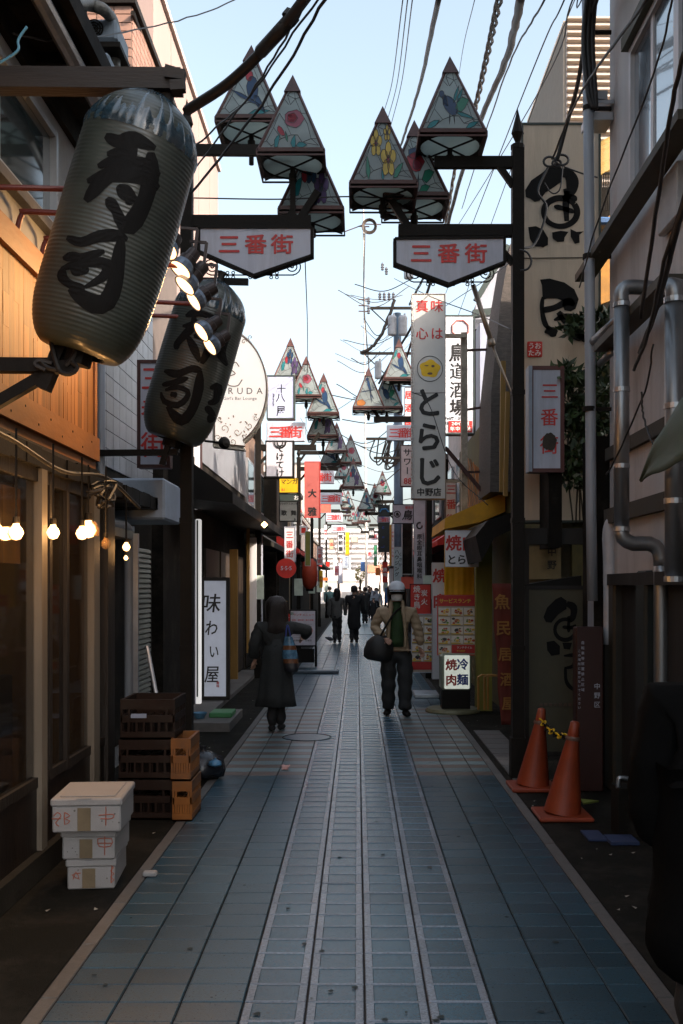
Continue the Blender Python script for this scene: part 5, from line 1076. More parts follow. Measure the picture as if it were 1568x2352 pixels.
board('torimichi_sign', 'tall white bar sign with black brush characters behind the rusty bracket', 'sign', 1018, 1090, 724, 998, 15.2, .2, M('bluish_white_board', (.60, .63, .68), .4, dirt=.05), M('green_black_frame', (.03, .045, .04), .5), 3,
      [('鳥', 1052, 810, 44, blackp, dict(bold=.03)), ('道', 1052, 852, 40, blackp), ('酒', 1052, 895, 40, blackp), ('場', 1052, 936, 40, blackp, dict(bold=.03)), ('1F60席・2F80席', 1047, 961, 8, blackp, dict(whole=True, sx=1)), ('03-5942-7172', 1047, 972, 9.5, blackp, dict(whole=True))],
      extra=lambda t, z: (MB().tube([P(1057 + 20 * math.cos(k / 4 * math.pi + .39), 755 + 20 * math.sin(k / 4 * math.pi + .39), z) for k in range(8)], .016, 4, closed=True).build('crest', M('pale_red_print', (.6, .2, .18), .5), t), MB().box(P(1030, 0, z).x, P(1084, 0, z).x, z - .004, z, P(0, 993, z).z, P(0, 978, z).z).box(P(1030, 0, z).x, P(1084, 0, z).x, z - .004, z, P(0, 977.5, z).z, P(0, 966 + 1, z).z).build('red_plate', redp, t), texts(t, z - .006, [('24H営業', 1057, 972.5 + .5, 11, whitep, dict(whole=True, bold=.04)), ('年中無休', 1057, 985, 11, whitep, dict(pitch=12.5, bold=.04))])))
# yellow awning shop
yk = M('yellow_canvas', (.62, .30, .012), .65, var=.15, bump=.2, dirt=.25)
ys = thing('yellow_awning_shop', 'grill restaurant front with yellow canvas sides under an ochre awning', 'shop', (1.6, 15, 0))
MB().box(1.95, 5, 12.2, 19, 0, 4.2).box(2.05, 5, 9.5, 12.2, 0, 2.8).build('wall', M('green_brown_wall', (.10, .09, .03), .8, dirt=.4, var=.3), ys)
MB().prism([P(1020, 1215, 13.0), P(1022, 1190, 13.0), P(1090, 1160, 13.0), P(1160, 1130, 13.0), P(1160, 1175, 13.0), P(1100, 1200, 13.0)], (0, 2.2, 0)).build('awning', yk, ys)
MB().prism([P(1105, 1290, 11.5), P(1092, 1230, 11.5), P(1120, 1195, 11.5), P(1180, 1175, 11.5), P(1180, 1215, 11.5), P(1135, 1235, 11.5)], (0, 1.5, 0)).build('dark_awning', black, ys)
m = MB(); rows = []
for i in range(20): rows.append([P(1020 + i * 3.6, 1216 + s * 22, 14.4 - .012 * math.sin(i * .5 + s * .4) - .006 * math.sin(i * 1.7)) for s in range(10)])
for i in range(19):
    for s in range(9): m.add([rows[i][s], rows[i][s + 1], rows[i + 1][s + 1], rows[i + 1][s]], [(0, 1, 2, 3)])
m.build('yellow_curtain', M('bright_yellow_canvas', (.85, .44, .01), .6, var=.12, bump=.2, bscale=10), ys, smooth=True).modifiers.new('s', 'SOLIDIFY').thickness = .01
MB().box(P(1093, 0, 13.2).x, P(1130, 0, 13.2).x, 13.2, 13.35, 0, P(0, 1240, 13.2).z).build('side_screen', M('olive_canvas', (.20, .18, .03), .7, var=.3, streak=True), ys)
board('grill_sign', 'white square grill sign with red and black writing under the ochre awning', 'sign', 1022, 1099, 1218, 1302, 12.9, .06, white, alu, 1.2, [('焼肉', 1060, 1247, 37, redp, dict(pitch=37, bold=.045)), ('とらじ', 1060, 1285, 24, blackp, dict(pitch=23, bold=.04))])
board('tall_grill_sign', 'tall white strip sign with red grill characters behind the yellow curtain', 'sign', 992, 1022, 1292, 1560, 14.7, .1, white, alu, 1.2, [('焼', 1010, 1322, 34, redp, dict(bold=.04)), ('肉', 1010, 1380, 34, redp, dict(bold=.04))])
foodc = [M('dish_meat', (.45, .06, .02), .5), M('dish_rice', (.8, .74, .6), .5), M('dish_green', (.14, .28, .04), .5), M('dish_egg', (.8, .48, .06), .5), M('dish_soup', (.5, .17, .03), .5), M('dish_black', (.05, .04, .04), .5)]
def food(t, z, x0, x1, y0, y1, nx, ny):
    by = {}
    for i in range(nx):
        for j in range(ny):
            cx = x0 + (i + .5) * (x1 - x0) / nx; cy = y0 + (j + .5) * (y1 - y0) / ny; w = (x1 - x0) / nx * .46; h = (y1 - y0) / ny * .42
            by.setdefault('bg', MB()).add([P(cx - w, cy - h, z), P(cx + w, cy - h, z), P(cx + w, cy + h, z), P(cx - w, cy + h, z)], [(0, 1, 2, 3)])
            for k in range(6):
                a, b, r = rnd.uniform(-.7, .7) * w, rnd.uniform(-.6, .6) * h, rnd.uniform(.15, .32) * w
                if k == 0: a, b, r = 0, 0, .5 * w
                for kk, (rr, c) in enumerate(((r * 1.25, 1), (r, rnd.choice((0, 0, 2, 3, 4, 5))))):
                    by.setdefault(c, MB()).add([P(p_[0], p_[1], z - .001 - .001 * (k * 2 + kk)) for p_ in blob(cx + a, cy + b, rr, rr * .72, 8)], [tuple(range(8))])
            by.setdefault('y', MB()).add([P(cx - w, cy + h * .75, z - .015), P(cx + w * .6, cy + h * .75, z - .015), P(cx + w * .6, cy + h, z - .015), P(cx - w, cy + h, z - .015)], [(0, 1, 2, 3)])
    for k, m in by.items(): m.nofix = True; m.build('food_picture', {'bg': M('photo_table', (.8, .72, .64), .5), 'y': yellowp}.get(k) or foodc[k], t)
def lunch_extra(t, z):
    MB().box(P(1006, 0, z).x, P(1092, 0, z).x, z - .002, z + .002, P(0, 1392, z).z, P(0, 1368, z).z).box(P(1037, 0, z).x, P(1094, 0, z).x, z - .002, z + .002, P(0, 1500, z).z, P(0, 1481, z).z).build('red_band', redp, t)
    texts(t, z - .004, [('サービスランチ', 1045, 1380, 11.5, yellowp, dict(pitch=10.5, bold=.03)), ('ランチタイム', 1066, 1487, 6, whitep), ('平日限定', 1058, 1495, 5, yellowp)]); food(t, z, 1006, 1093, 1394, 1480, 3, 4); food(t, z, 1006, 1036, 1481, 1503, 1, 1)
lb = board('lunch_menu_board', 'red lunch menu board covered with food pictures below the grill sign', 'menu board', 1004, 1094, 1366, 1505, 13.6, .05, cream, redf, 1.5, [], extra=lunch_extra)
def lunch2(t, z):
    MB().box(P(945, 0, z).x, P(1000, 0, z).x, z - .002, z + .002, P(0, 1538, z).z, P(0, 1520, z).z).build('red_band', redp, t); food(t, z, 945, 1001, 1415, 1520, 2, 5)
board('lunch_menu_board', 'lower food picture board behind the walking man', 'menu board', 944, 1003, 1410, 1545, 15.0, .05, cream, greyw, 1.5, [], extra=lunch2)
board('charcoal_grill_board', 'red charcoal grill sign with white brush writing right of the cap', 'sign', 941, 990, 1341, 1412, 15.6, .06, redf, black, 1.5, [('焼き鳥', 957, 1371, 17, whitep, dict(d='v', pitch=18)), ('炭火', 974, 1372, 16, whitep, dict(d='v', pitch=20))])
st = thing('standing_light_sign', 'low standing light sign, cold noodles and grill in blue and red, on a round base', 'sign', P(1047, 1607, 13.1)); Yq = 13.0
a_, b_ = P(1012, 1585, Yq), P(1082, 1503, Yq); MB().bbox(a_.x, b_.x, Yq, Yq + .3, a_.z, b_.z, .03).build('casing', M('green_grey_casing', (.22, .26, .2), .5), st)
MB().bbox(P(1020, 0, Yq).x, P(1078, 0, Yq).x, Yq - .02, Yq, P(0, 1582, Yq).z, P(0, 1505, Yq).z, .008).build('face', M('greenish_white_acrylic', (.62, .66, .58), .4, em=.22, bump=0), st)
texts(st, Yq - .024, [('焼肉', 1036, 1544, 27, redp, dict(d='v', pitch=35, bold=.05)), ('冷麺', 1062, 1543, 27, bluep, dict(d='v', pitch=35, bold=.05))])
MB().lathe([(0, .05), (.34, .05), (.36, .02), (.36, 0)], (P(1040, 0, 13.1).x, 13.15, 0.0), 30).build('round_base', M('olive_drum', (.18, .17, .1), .5, .3), st); MB().box(P(1015, 0, Yq).x, P(1080, 0, Yq).x, Yq + .02, Yq + .28, .05, a_.z).build('stand', black, st)
MB().bbox(P(950, 0, 14.9).x, P(1006, 0, 14.9).x, 14.7, 15.3, .0, .06, .01).build('shop_step', alu, label='bright metal edged step below the lower food board', cat='step')
m = MB()
for x in (1098, 1112, 1120): m.tube([P(x, 1690 - 60, 11.6), P(x, 1555, 11.6), P(x + 8, 1550, 11.6), P(x + 25, 1552, 11.6)], .014, 6)
m.build('bicycle_rack', M('brass_rail', (.4, .2, .05), .4, .4), label='brass coloured rail loops beside the red banner', cat='rail')
# orange striped reed screens and rooflines above the grill shop
m = MB()
for i in range(16): m.bar(P(1075 + i * 4.2, 1165, 14.6), P(1062 + i * 3.2 + rnd.uniform(-2, 2), 1040 + i * 3, 14.6), .012, .02)
m.build('reed_screen', M('orange_reed', (.50, .22, .09), .7, island=.3), label='leaning orange reed poles above the yellow awning', cat='screen')
board('vertical_street_sign', 'vertical street sign partly covered, above the ochre awning', 'sign', 1022, 1048, 1100, 1222, 14.9, .1, M('pinkish_white', (.62, .56, .53), .5), rust, 2, [('三番街', 1036, 1158, 24, redp, dict(d='v', pitch=34, bold=.02))])
for i, (x0, x1, y0, y1, Y, mt, lab) in enumerate(((1100, 1146, 742, 1000, 16.5, M('blue_grey_cladding', (.30, .33, .42), .5, var=.06, dirt=.15), 'blue grey clad sign box seen end on behind the bar sign'), (1090, 1112, 755, 990, 17, black, 'narrow black panel beside the blue grey box'), (1118, 1160, 1010, 1145, 13.9, greyw, 'white box sign seen end on above the awning'))):
    a_, b_ = P(x0, y1, Y), P(x1, y0, Y); MB().bbox(a_.x, b_.x, Y, Y + .5, a_.z, b_.z, .015).build('sign_box', mt, label=lab, cat='sign box')
g3 = thing('gabled_building', 'grey gabled building behind the bar sign on the right', 'building', (2.6, 17.5, 0))
MB().prism([P(1092, 1300, 18), P(1092, 700, 18), P(1108, 672, 18), P(1175, 560, 18), P(1260, 560, 18), P(1260, 1300, 18)], (0, 3, 0)).build('wall', M('bluish_render', (.34, .36, .42), .7, var=.08, dirt=.2), g3)
MB().bar(P(1092, 692, 17.9), P(1168, 565, 17.9), .1, .08, up=(0, 1, 0)).bar(P(1085, 722, 17.8), P(1140, 716, 17.8), .15, .12).build('eave', M('green_black_frame', (.03, .045, .04), .5), g3)
ch2 = thing('slate_clad_building', 'dark slate clad corner rising behind the right street pole', 'building', (1.9, 12.5, 0))
MB().prism([P(1125, 1130, 12.6), P(1128, 900, 12.6), P(1150, 690, 12.6), P(1172, 560, 12.6), P(1230, 560, 12.6), P(1230, 1130, 12.6)], (0, 1.2, 0)).build('wall', M('weathered_slate', (.10, .085, .075), .8, var=.4, scale=14, stretch=(1, 1, 4), bump=.5, dirt=.3), ch2)
MB().tube([P(1186, 560, 8.9), P(1188, 1150, 8.9)], .014, 6).build('conduit', M('pale_conduit', (.45, .45, .47), .45), ch2)
m = MB(); m.bar(P(1152, 1130, 12.2), P(1155, 830, 12.2), .06).bar(P(1160, 1140, 11.9), P(1166, 900, 11.9), .05); m.build('ochre_post', och, ch2)
b6 = thing('telescopic_prop', 'slanting steel prop pipe from the right sign board down to the pole', 'prop', P(1130, 790, 9.5)); MB().tube([P(1086, 655, 8.7), P(1128, 785, 8.7)], .022, 10).tube([P(1126, 780, 8.7), P(1130, 795, 8.7)], .035, 10).tube([P(1129, 790, 8.7), P(1186, 935, 8.7)], .011, 8).build('prop_pipe', M('tarnished_pipe', (.3, .25, .2), .4, .6), b6, smooth=True)
# ------------------------------------------------------------------ the street beyond: rows of small shop buildings
def shopblock(lab, side, X, y0, y1, h, mat, nwin=2, dark=True, dep=6):
    t = thing('street_building', lab, 'building', (X, (y0 + y1) / 2, 0)); s = 1 if side > 0 else -1
    a, b = (X, X + dep) if s > 0 else (X - dep, X)
    MB().box(a, b, y0 + .05, y1 - .05, 0, h).build('wall', mat, t)
    f0, f1 = (X - .05, X - .002) if s > 0 else (X + .002, X + .05)
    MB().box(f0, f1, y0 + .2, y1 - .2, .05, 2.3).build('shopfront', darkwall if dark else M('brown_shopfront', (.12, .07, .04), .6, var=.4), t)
    m = MB(); m.prism([(X, y0 + .1, 2.9), (X - s * .55, y0 + .1, 2.55), (X - s * .55, y0 + .1, 2.45), (X, y0 + .1, 2.5)], (0, y1 - y0 - .2, 0)); m.build('awning', rnd.choice((black, brn, gcm, redf)), t)
    m = MB(); m.box(a - .06, b + .06, y0, y1, h, h + .12); m.build('parapet', concrete, t)
    z = 3.3
    while z + 1.1 < h:
        for i in range(nwin):
            ww = (y1 - y0) / nwin; yy = y0 + ww * (i + .25); w_ = MB().box(f0, f1, yy, yy + ww * .5, z, z + .95).build('window', wframe, t)
            e0, e1 = (X - .056, X - .051) if s > 0 else (X + .051, X + .056); MB().box(e0, e1, yy + .05, yy + ww * .5 - .05, z + .05, z + .9).build('pane', wglass, w_)
        z += 2.6
    return t
cols = {'g': concrete, 'w': M('off_white_render', (.45, .44, .43), .8, dirt=.2), 'b': M('brown_render', (.16, .10, .07), .8, dirt=.3), 'd': darkwall, 'k': M('beige_render', (.36, .30, .22), .8, dirt=.2), 'p': M('pale_sunny_render', (.45, .40, .36), .8, dirt=.08), 't': brickm}
for lab, s, X, a, b, h, m_ in (
    ('brown rendered left building behind the second lamp', -1, -2.25, 19.5, 24, 4.9, 'b'), ('dark narrow left building under the yellow cinema sign', -1, -1.95, 24, 28, 4.3, 'd'),
    ('beige left building behind the red hanging banner', -1, -1.9, 28, 34, 4.6, 'k'), ('grey left building with a low flat roof', -1, -2.0, 34, 41, 4.0, 'g'),
    ('low brown left building past the fourth lamp', -1, -1.9, 41, 50, 3.6, 'b'), ('pale sunlit left building near the crossing', -1, -2.9, 50, 64, 5.4, 'p'),
    ('off white right building behind the utility poles', 1, 2.1, 19.2, 23, 5.2, 'w'), ('dark right building behind the clinic sign', 1, 2.0, 23, 28, 4.6, 'd'),
    ('brick coloured right building behind the blue pole', 1, 1.95, 28, 35, 4.8, 't'), ('grey right building past the black column sign', 1, 1.9, 35, 44, 4.4, 'g'),
    ('brown right building by the far lamp', 1, 1.9, 44, 56, 3.8, 'b')):
    shopblock(lab, s, X, a, b, h, cols[m_])
# bright crossing at the end
sunw = M('sunlit_white_facade', (.72, .68, .65), .7, var=.04)
e1 = thing('banded_building', 'long white building with stacked bands closing the street at the far crossing', 'building', (0, 96, 0))
MB().box(-16, 16, 96, 110, 0, 7.2).build('wall', sunw, e1)
bd = None
for i in range(9):
    z = 3.0 + i * .48
    if bd is None: bd = MB().box(-14, 14, 95.6, 95.98, z, z + .22).build('facade_band', M('pale_band', (.60, .60, .62), .6), e1)
    else: c = bd.copy(); C.objects.link(c); c.location.z = bd.location.z + i * .48
T0 = None
for i in range(14):
    x = -9 + i * 1.35
    if T0 is None: T0 = MB().box(x, x + .28, 94.8, 95.1, 0, 4.6).build('column', sunw, e1)
    else: c = T0.copy(); C.objects.link(c); c.location.x = T0.location.x + i * 1.35
for i in range(7): MB().box(-8.6 + i * 2.7, -7.3 + i * 2.7, 95.9, 95.96, .4, 2.6).build('window', wglass, e1)
MB().bbox(-3.6, .4, 84, 87, 1.9, 3.0, .2).box(-3.7, .5, 83.9, 87.1, 1.2, 1.9).build('bus_shelter', sunw, label='white rounded kiosk roof standing at the far crossing behind the crowd', cat='kiosk')
bank = thing('orange_fascia_shop', 'far shop with orange fascia right of the end of the street', 'shop', (3.2, 90, 0)); MB().box(.8, 8, 90, 93, 0, 3.4).build('wall', sunw, bank); MB().box(.8, 8, 89.9, 89.99, 2.9, 3.6).build('fascia', M('orange_fascia', (.55, .25, .15), .6), bank)
e2 = shopblock('tall white sunlit left block seen past the fourth lamp', -1, -3.4, 64, 78, 9.5, cols['p'], 4); e3 = shopblock('pale block on the right at the far crossing', 1, 3.2, 58, 78, 5.5, cols['w'], 4)
def bare_tree(lab, x, y, h):
    t = thing('bare_tree', lab, 'tree', (x, y, 0), 'bare trees at the far crossing'); m = MB(); r_ = random.Random(int(x * 10) + 5)
    def br(p, d, l, r, k):
        q = p + d * l; m.tube([p, (p + q) / 2 + Vector((r_.uniform(-.05, .05), 0, 0)) * l, q], [r, r * .85, r * .7], 5)
        if k:
            for _ in range(3 if k > 1 else 4): br(q, (d + Vector((r_.uniform(-.8, .8), r_.uniform(-.8, .8), r_.uniform(-.1, .7)))).normalized(), l * .72, r * .6, k - 1)
    MB().tube([(x, y, 0), (x, y, h * .35)], [.12, .09], 8).build('trunk', brn, t); br(Vector((x, y, h * .34)), Vector((.05, 0, 1)).normalized(), h * .22, .07, 4); m.build('branches', M('bare_branch', (.14, .09, .07), .8), t)
bare_tree('bare tree left of the far kiosk', -1.5, 80, 6); bare_tree('bare branching tree above the far crowd on the right', 2.6, 72, 6.5); bare_tree('smaller bare tree behind the far right lamp', 1.9, 84, 5)
lfy = M('yellow_green_leaf', (.22, .20, .05), .6, var=.3, bump=0, island=.3)
tt = thing('round_shrub', 'yellow green shrub at the end of the street behind the crowd', 'shrub', (.2, 78, 0)); m = MB(); m.nofix = True; leafball(m, Vector((.25, 78, 2.6)), (.45, .4, .7), 500, .16); m.build('leaf_mass', lfy, tt, kind='stuff'); MB().tube([(.25, 78, 0), (.25, 78, 2.2)], .08, 8).build('trunk', brn, tt)
# ------------------------------------------------------------------ signs along the left side
wb_ = M('bluish_white_board', (.60, .63, .68), .4, dirt=.05)
board('column_sign', 'upper white column sign with running brush characters left of the rose pyramid', 'sign', 612, 677, 862, 963, 17.3, .2, M('lilac_white', (.42, .46, .62), .4), M('green_black_frame', (.03, .045, .04), .5), 3, [('十', 646, 893, 22, blackp, dict(bold=0)), ('八', 644, 913, 22, blackp, dict(bold=.01)), ('屋', 645, 944, 27, blackp, dict(bold=.01, sx=.8)), ('地酒と旬の料理', 628, 918, 4, blackp, dict(d='v'))])
board('column_sign', 'lower white column sign reading downward in brushed kana below the street sign', 'sign', 609, 675, 1012, 1097, 17.3, .2, M('pinkish_white_board', (.60, .58, .62), .4), black, 3, [('てけてけ', 643, 1058, 20, blackp, dict(d='v', pitch=19, bold=.035))],
      extra=lambda t, z: MB().tube([P(643 + 13 * math.cos(math.pi * k / 8), 1016 + 13 * math.sin(math.pi * k / 8) , z) for k in range(9)], .016, 4).tube([P(643 + 6 * math.cos(math.pi * k / 8), 1016 + 9 * math.sin(math.pi * k / 8) , z) for k in range(9)], .01, 4).build('crest', blackp, t))
board('yellow_cinema_sign', 'mustard yellow sign with black katakana under the kana column sign', 'sign', 641, 686, 1098, 1132, 20, .1, yellow, black, 1, [('マンガ', 664, 1106, 14, blackp, dict(pitch=13)), ('B1', 650, 1125, 8, redp, dict(whole=True))])
board('dark_round_sign', 'dark green sign with a pale roundel under the yellow sign', 'sign', 641, 687, 1134, 1152, 20, .1, M('green_black_frame', (.03, .045, .04), .5), black, 1, [('お', 680, 1143, 12, whitep)])
board('karaoke_sign', 'grey white karaoke sign on the dark left building', 'sign', 641, 684, 1150, 1198, 20.5, .12, M('grey_sign_face', (.38, .40, .38), .5), black, 2, [('カラオケスタジオ', 662, 1157, 6, blackp, dict(pitch=5.4)), ('歌', 652, 1178, 13, blackp, dict(bold=.03)), ('舞', 674, 1178, 13, blackp, dict(bold=.03)), ('B', 677, 1193, 7, blackp, dict(whole=True))])
board('vertical_street_sign', 'vertical street sign on the left below the karaoke sign', 'sign', 653, 679, 1210, 1291, 16.5, .1, white, greyw, 1.5, [('三番街', 665, 1250, 18, redp, dict(d='v', pitch=22, bold=.02))])
board('vertical_street_sign', 'farther small vertical street sign right of the third left pole', 'sign', 727, 741, 1255, 1298, 28, .1, white, greyw, 1, [('三番街', 734, 1277, 10, redp, dict(d='v', pitch=12, bold=.03))])
t = thing('round_red_sign', 'round red sign with three white numerals below the vertical street sign', 'sign', P(657, 1325, 16)); c = P(657, 1305, 16)
MB().lathe([(0, 0), (.15, 0), (.16, .03), (.16, .1), (0, .1)], c + Vector((0, .1, 0)), 28, (0, -1, 0)).build('disc', redf, t); texts(t, 15.985, [('5·5·5', 657, 1305, 13, greyw, dict(whole=True, bold=.03))])
board('red_banner', 'salmon red hanging banner with two black characters beside the third lamp', 'banner', 699, 735, 1060, 1189, 24.9, .06, M('salmon_red_cloth', (.42, .10, .085), .7, var=.08), redf, 1, [('大', 717, 1133, 20, blackp, dict(bold=.05)), ('雅', 717, 1175, 21, blackp, dict(bold=.05))])
board('narrow_light_sign', 'greenish narrow light sign on the dark left front', 'sign', 700, 713, 1220, 1300, 22, .1, M('dull_green_yellow', (.2, .2, .04), .5), alu, 1, [])
board('small_striped_sign', 'small red and white striped sign past the left street sign', 'sign', 688, 706, 1208, 1228, 24, .1, redf, white, 4, [])
board('script_sign', 'blue grey sign with black script behind the left poles', 'sign', 700, 714, 1232, 1275, 30, .1, M('grey_blue_face', (.35, .42, .48), .5), black, 1, [('やす', 707, 1253, 11, blackp, dict(d='v', bold=.03))])
board('building_name_sign', 'white strip sign with blocky black characters near the bright crossing', 'sign', 774, 791, 1222, 1271, 44, .1, white, black, 1.5, [('筑前屋', 782, 1247, 11, blackp, dict(d='v', pitch=14, bold=.05))])
board('yellow_strip_sign', 'slim yellow strip sign beside the blocky white sign', 'sign', 793, 802, 1222, 1276, 46, .1, yellow, yellow, .5, [('めん', 797, 1250, 7, orangep, dict(d='v'))])
board('pale_blue_sign', 'pale blue sign hanging below the yellow strip', 'sign', 786, 802, 1274, 1305, 46, .1, M('pale_sky_board', (.5, .58, .66), .5), alu, .5, [('さくら', 795, 1289, 7, bluep, dict(d='v'))])
board('lilac_strip_sign', 'far lilac strip sign under the pale blue sign', 'sign', 776, 787, 1292, 1340, 48, .1, M('pale_lilac_board', (.5, .52, .62), .5), alu, .5, [])
board('small_orange_sign', 'tiny orange sign on the sunlit left block', 'sign', 741, 753, 1326, 1334, 50, .1, orangep, alu, .5, [])
board('red_flag_sign', 'bright red sign against the sky past the salmon banner', 'sign', 736, 760, 1152, 1178, 40, .1, M('bright_red_board', (.7, .12, .08), .5), alu, .5, [])
t = thing('red_paper_lantern', 'red paper lantern hanging low on the left under a small roof', 'lantern', P(711, 1350, 23)); c = P(711, 1318, 23); MB().lathe([(.08, -.35), (.16, -.25), (.18, 0), (.16, .25), (.08, .35)], c, 18).build('lantern_paper', M('red_paper', (.40, .05, .02), .6), t, smooth=True); MB().lathe([(.09, .35), (.09, .4)], c, 12).lathe([(.09, -.4), (.09, -.35)], c, 12).build('lantern_rim', black, t)
MB().lathe([(0, -.05), (.05, 0), (0, .05)], P(607, 1205, 15), 10).build('small_lamp', M('small_warm_lamp', (1, .7, .4), .4, em=6, emc=(1, .5, .2), bump=0), label='tiny orange lamp glowing beside the second left pole', cat='lamp')
board('yellow_notice', 'small yellow notice above the head of the walking woman', 'notice', 640, 659, 1380, 1413, 16, .03, M('dull_yellow', (.35, .28, .03), .6), yellow, .5, [])
board('red_notice', 'small red karaoke notice board left of the map stand', 'notice', 638, 665, 1410, 1428, 15.8, .03, redf, redf, .5, [('カラオケ', 652, 1419, 6.5, whitep, dict(bold=.03))])
t = thing('menu_stand', 'standing white menu board in a dark frame past the walking woman', 'menu board', P(695, 1515, 20.5)); Ym = 20.5
a_, b_ = P(664, 1485, Ym), P(727, 1400, Ym); MB().bbox(a_.x, b_.x, Ym, Ym + .06, a_.z, b_.z, .01).build('frame', black, t); MB().box(a_.x + .03, b_.x - .03, Ym - .004, Ym, a_.z + .03, b_.z - .03).build('sheet', M('lilac_sheet', (.55, .53, .6), .5, var=.15, scale=5), t)
MB().box(a_.x, a_.x + .04, Ym, Ym + .3, 0, a_.z).box(b_.x - .04, b_.x, Ym, Ym + .3, 0, a_.z).box(a_.x + .05, b_.x - .05, Ym + .05, Ym + .07, .08, a_.z - .05).build('leg', black, t)
texts(t, Ym - .006, [('ランチメニュー', 697, 1412, 7, redp, dict(pitch=7)), ('焼鳥・鍋料理・飲み放題', 695, 1424, 4.5, redp), ('営業時間', 684, 1471, 5, blackp), ('定休日', 708, 1471, 5, blackp), ('お', 671, 1409, 8, greenp, dict(bold=.04))])
m = MB(); m.nofix = True
for i in range(7):
    put_text(m, 'とりももねぎまつくねかわレバ', 695, 1434 + i * 5, 3, Ym - .006)
m.build('small_print', brownp, t); m = MB()
for i in range(3): m.add([P(x, y, Ym - .006) for x, y in blob(678 + i * 17, 1448, 7, 9, 10, .1)], [tuple(range(10))])
m.build('picture', M('pink_picture', (.6, .3, .3), .5), t)
MB().bbox(-1.2, -.35, 18.8, 19.1, 0, .055, .01).build('threshold_mat', M('dark_slate_mat', (.05, .07, .09), .5), label='dark flat ramp mat on the paving beside the menu stand', cat='mat')
# signs along the right side
board('sour_sign', 'pink white sour price sign behind the tall restaurant sign', 'sign', 919, 948, 1022, 1118, 21, .15, M('pink_white_board', (.68, .58, .57), .5), rust, 2, [('サワー', 935, 1060, 19, blackp, dict(d='v', pitch=21, bold=.03)), ('88', 936, 1105, 19, redp, dict(whole=True, bold=.03))])
board('white_red_sign', 'white sign with red characters high behind the tall restaurant sign', 'sign', 929, 948, 890, 985, 23, .15, white, rust, 1, [('居酒屋', 939, 937, 20, redp, dict(d='v', pitch=30, bold=.04))])
board('bird_sign', 'white square sign with a ringed mark and a black brush bird character', 'sign', 901, 950, 1158, 1203, 22, .1, M('grey_lilac_face', (.5, .5, .58), .5), black, 1.5, [('鳥', 936, 1183, 24, blackp, dict(bold=.03, skew=.2)), ('備長炭', 940, 1166, 7, redp), ('鳥', 912, 1181, 8, blackp, dict(bold=.06))], extra=lambda t, z: MB().tube([P(912 + 7 * math.cos(k / 9 * math.pi), 1181 + 7 * math.sin(k / 9 * math.pi), z) for k in range(18)], .01, 4, closed=True).build('ring', blackp, t))
board('black_column_sign', 'tall black column sign with blue latin letters on the right', 'sign', 868, 895, 1200, 1268, 27, .15, M('green_black_face', (.015, .022, .022), .4), black, 1, [],
      extra=lambda t, z: texts(t, z, [('L a n d', 878, 1222, 11, bluep, {})], mp=lambda x, y: P(878 + (y - 1222), 1222 - (x - 878), z)))
board('black_top_sign', 'small black sign with a blue car outline above the black column sign', 'sign', 868, 895, 1160, 1186, 27, .15, M('green_black_face', (.015, .022, .022), .4), black, 1, [], extra=lambda t, z: MB().tube([P(x, y, z) for x, y in ((872, 1176), (876, 1170), (886, 1169), (892, 1176))], .02, 4).build('outline', cyanp, t))
board('housing_sign', 'pale blue vertical housing sign with black katakana low on the right', 'sign', 904, 923, 1256, 1340, 24, .08, M('pale_cyan_board', (.38, .5, .54), .5), alu, .5, [('ハウジング', 911, 1293, 11, blackp, dict(d='v', pitch=13, bold=.03)), ('くさか', 919, 1285, 9, blackp, dict(d='v', pitch=12))])
board('clinic_sign', 'tall pale clinic advertisement strapped to the concrete utility pole', 'sign', 950, 976, 1150, 1364, 20.6, .03, M('pale_grey_board', (.46, .46, .50), .5), alu, .5, [('原全眼耳鼻咽喉科', 963, 1278, 12.5, blackp, dict(d='v', pitch=13, bold=.03)), ('この先右', 965, 1343, 6, redp, {}), ('中野駅前', 965, 1353, 6, blackp, {}), ('診療時間平日九時', 972, 1240, 4, blackp, dict(d='v'))], extra=lambda t, z: MB().tube([P(963 + 6 * math.cos(k / 6 * math.pi), 1207 + 7 * math.sin(k / 6 * math.pi), z) for k in range(11)], .016, 4).build('mark', blackp, t))
board('red_panel_sign', 'plain red board between the housing sign and the clinic sign', 'sign', 921, 951, 1325, 1352, 22.5, .06, M('bright_red_board', (.5, .09, .04), .5), redf, .5, [])
board('orange_strip', 'narrow amber strip sign beside the black column sign', 'sign', 894, 899, 1205, 1300, 26.5, .06, M('amber_strip', (.5, .25, .03), .5), rust, .3, [])
board('white_name_strip', 'thin white strip sign with red print beside the amber strip', 'sign', 899, 905, 1200, 1300, 26, .05, white, alu, .3, [('中野らーめん街', 902, 1250, 5, redp, dict(d='v', pitch=9))])
board('round_far_sign', 'small grey round mark sign beyond the crowd', 'sign', 852, 868, 1356, 1374, 36, .06, greyw, alu, .5, [('P', 860, 1364, 11, brownp, dict(whole=True, bold=.04))])
board('dark_window_sign', 'dark framed window case above the red panel', 'sign case', 922, 948, 1200, 1320, 24.8, .1, darkwall, alu, 2, [])
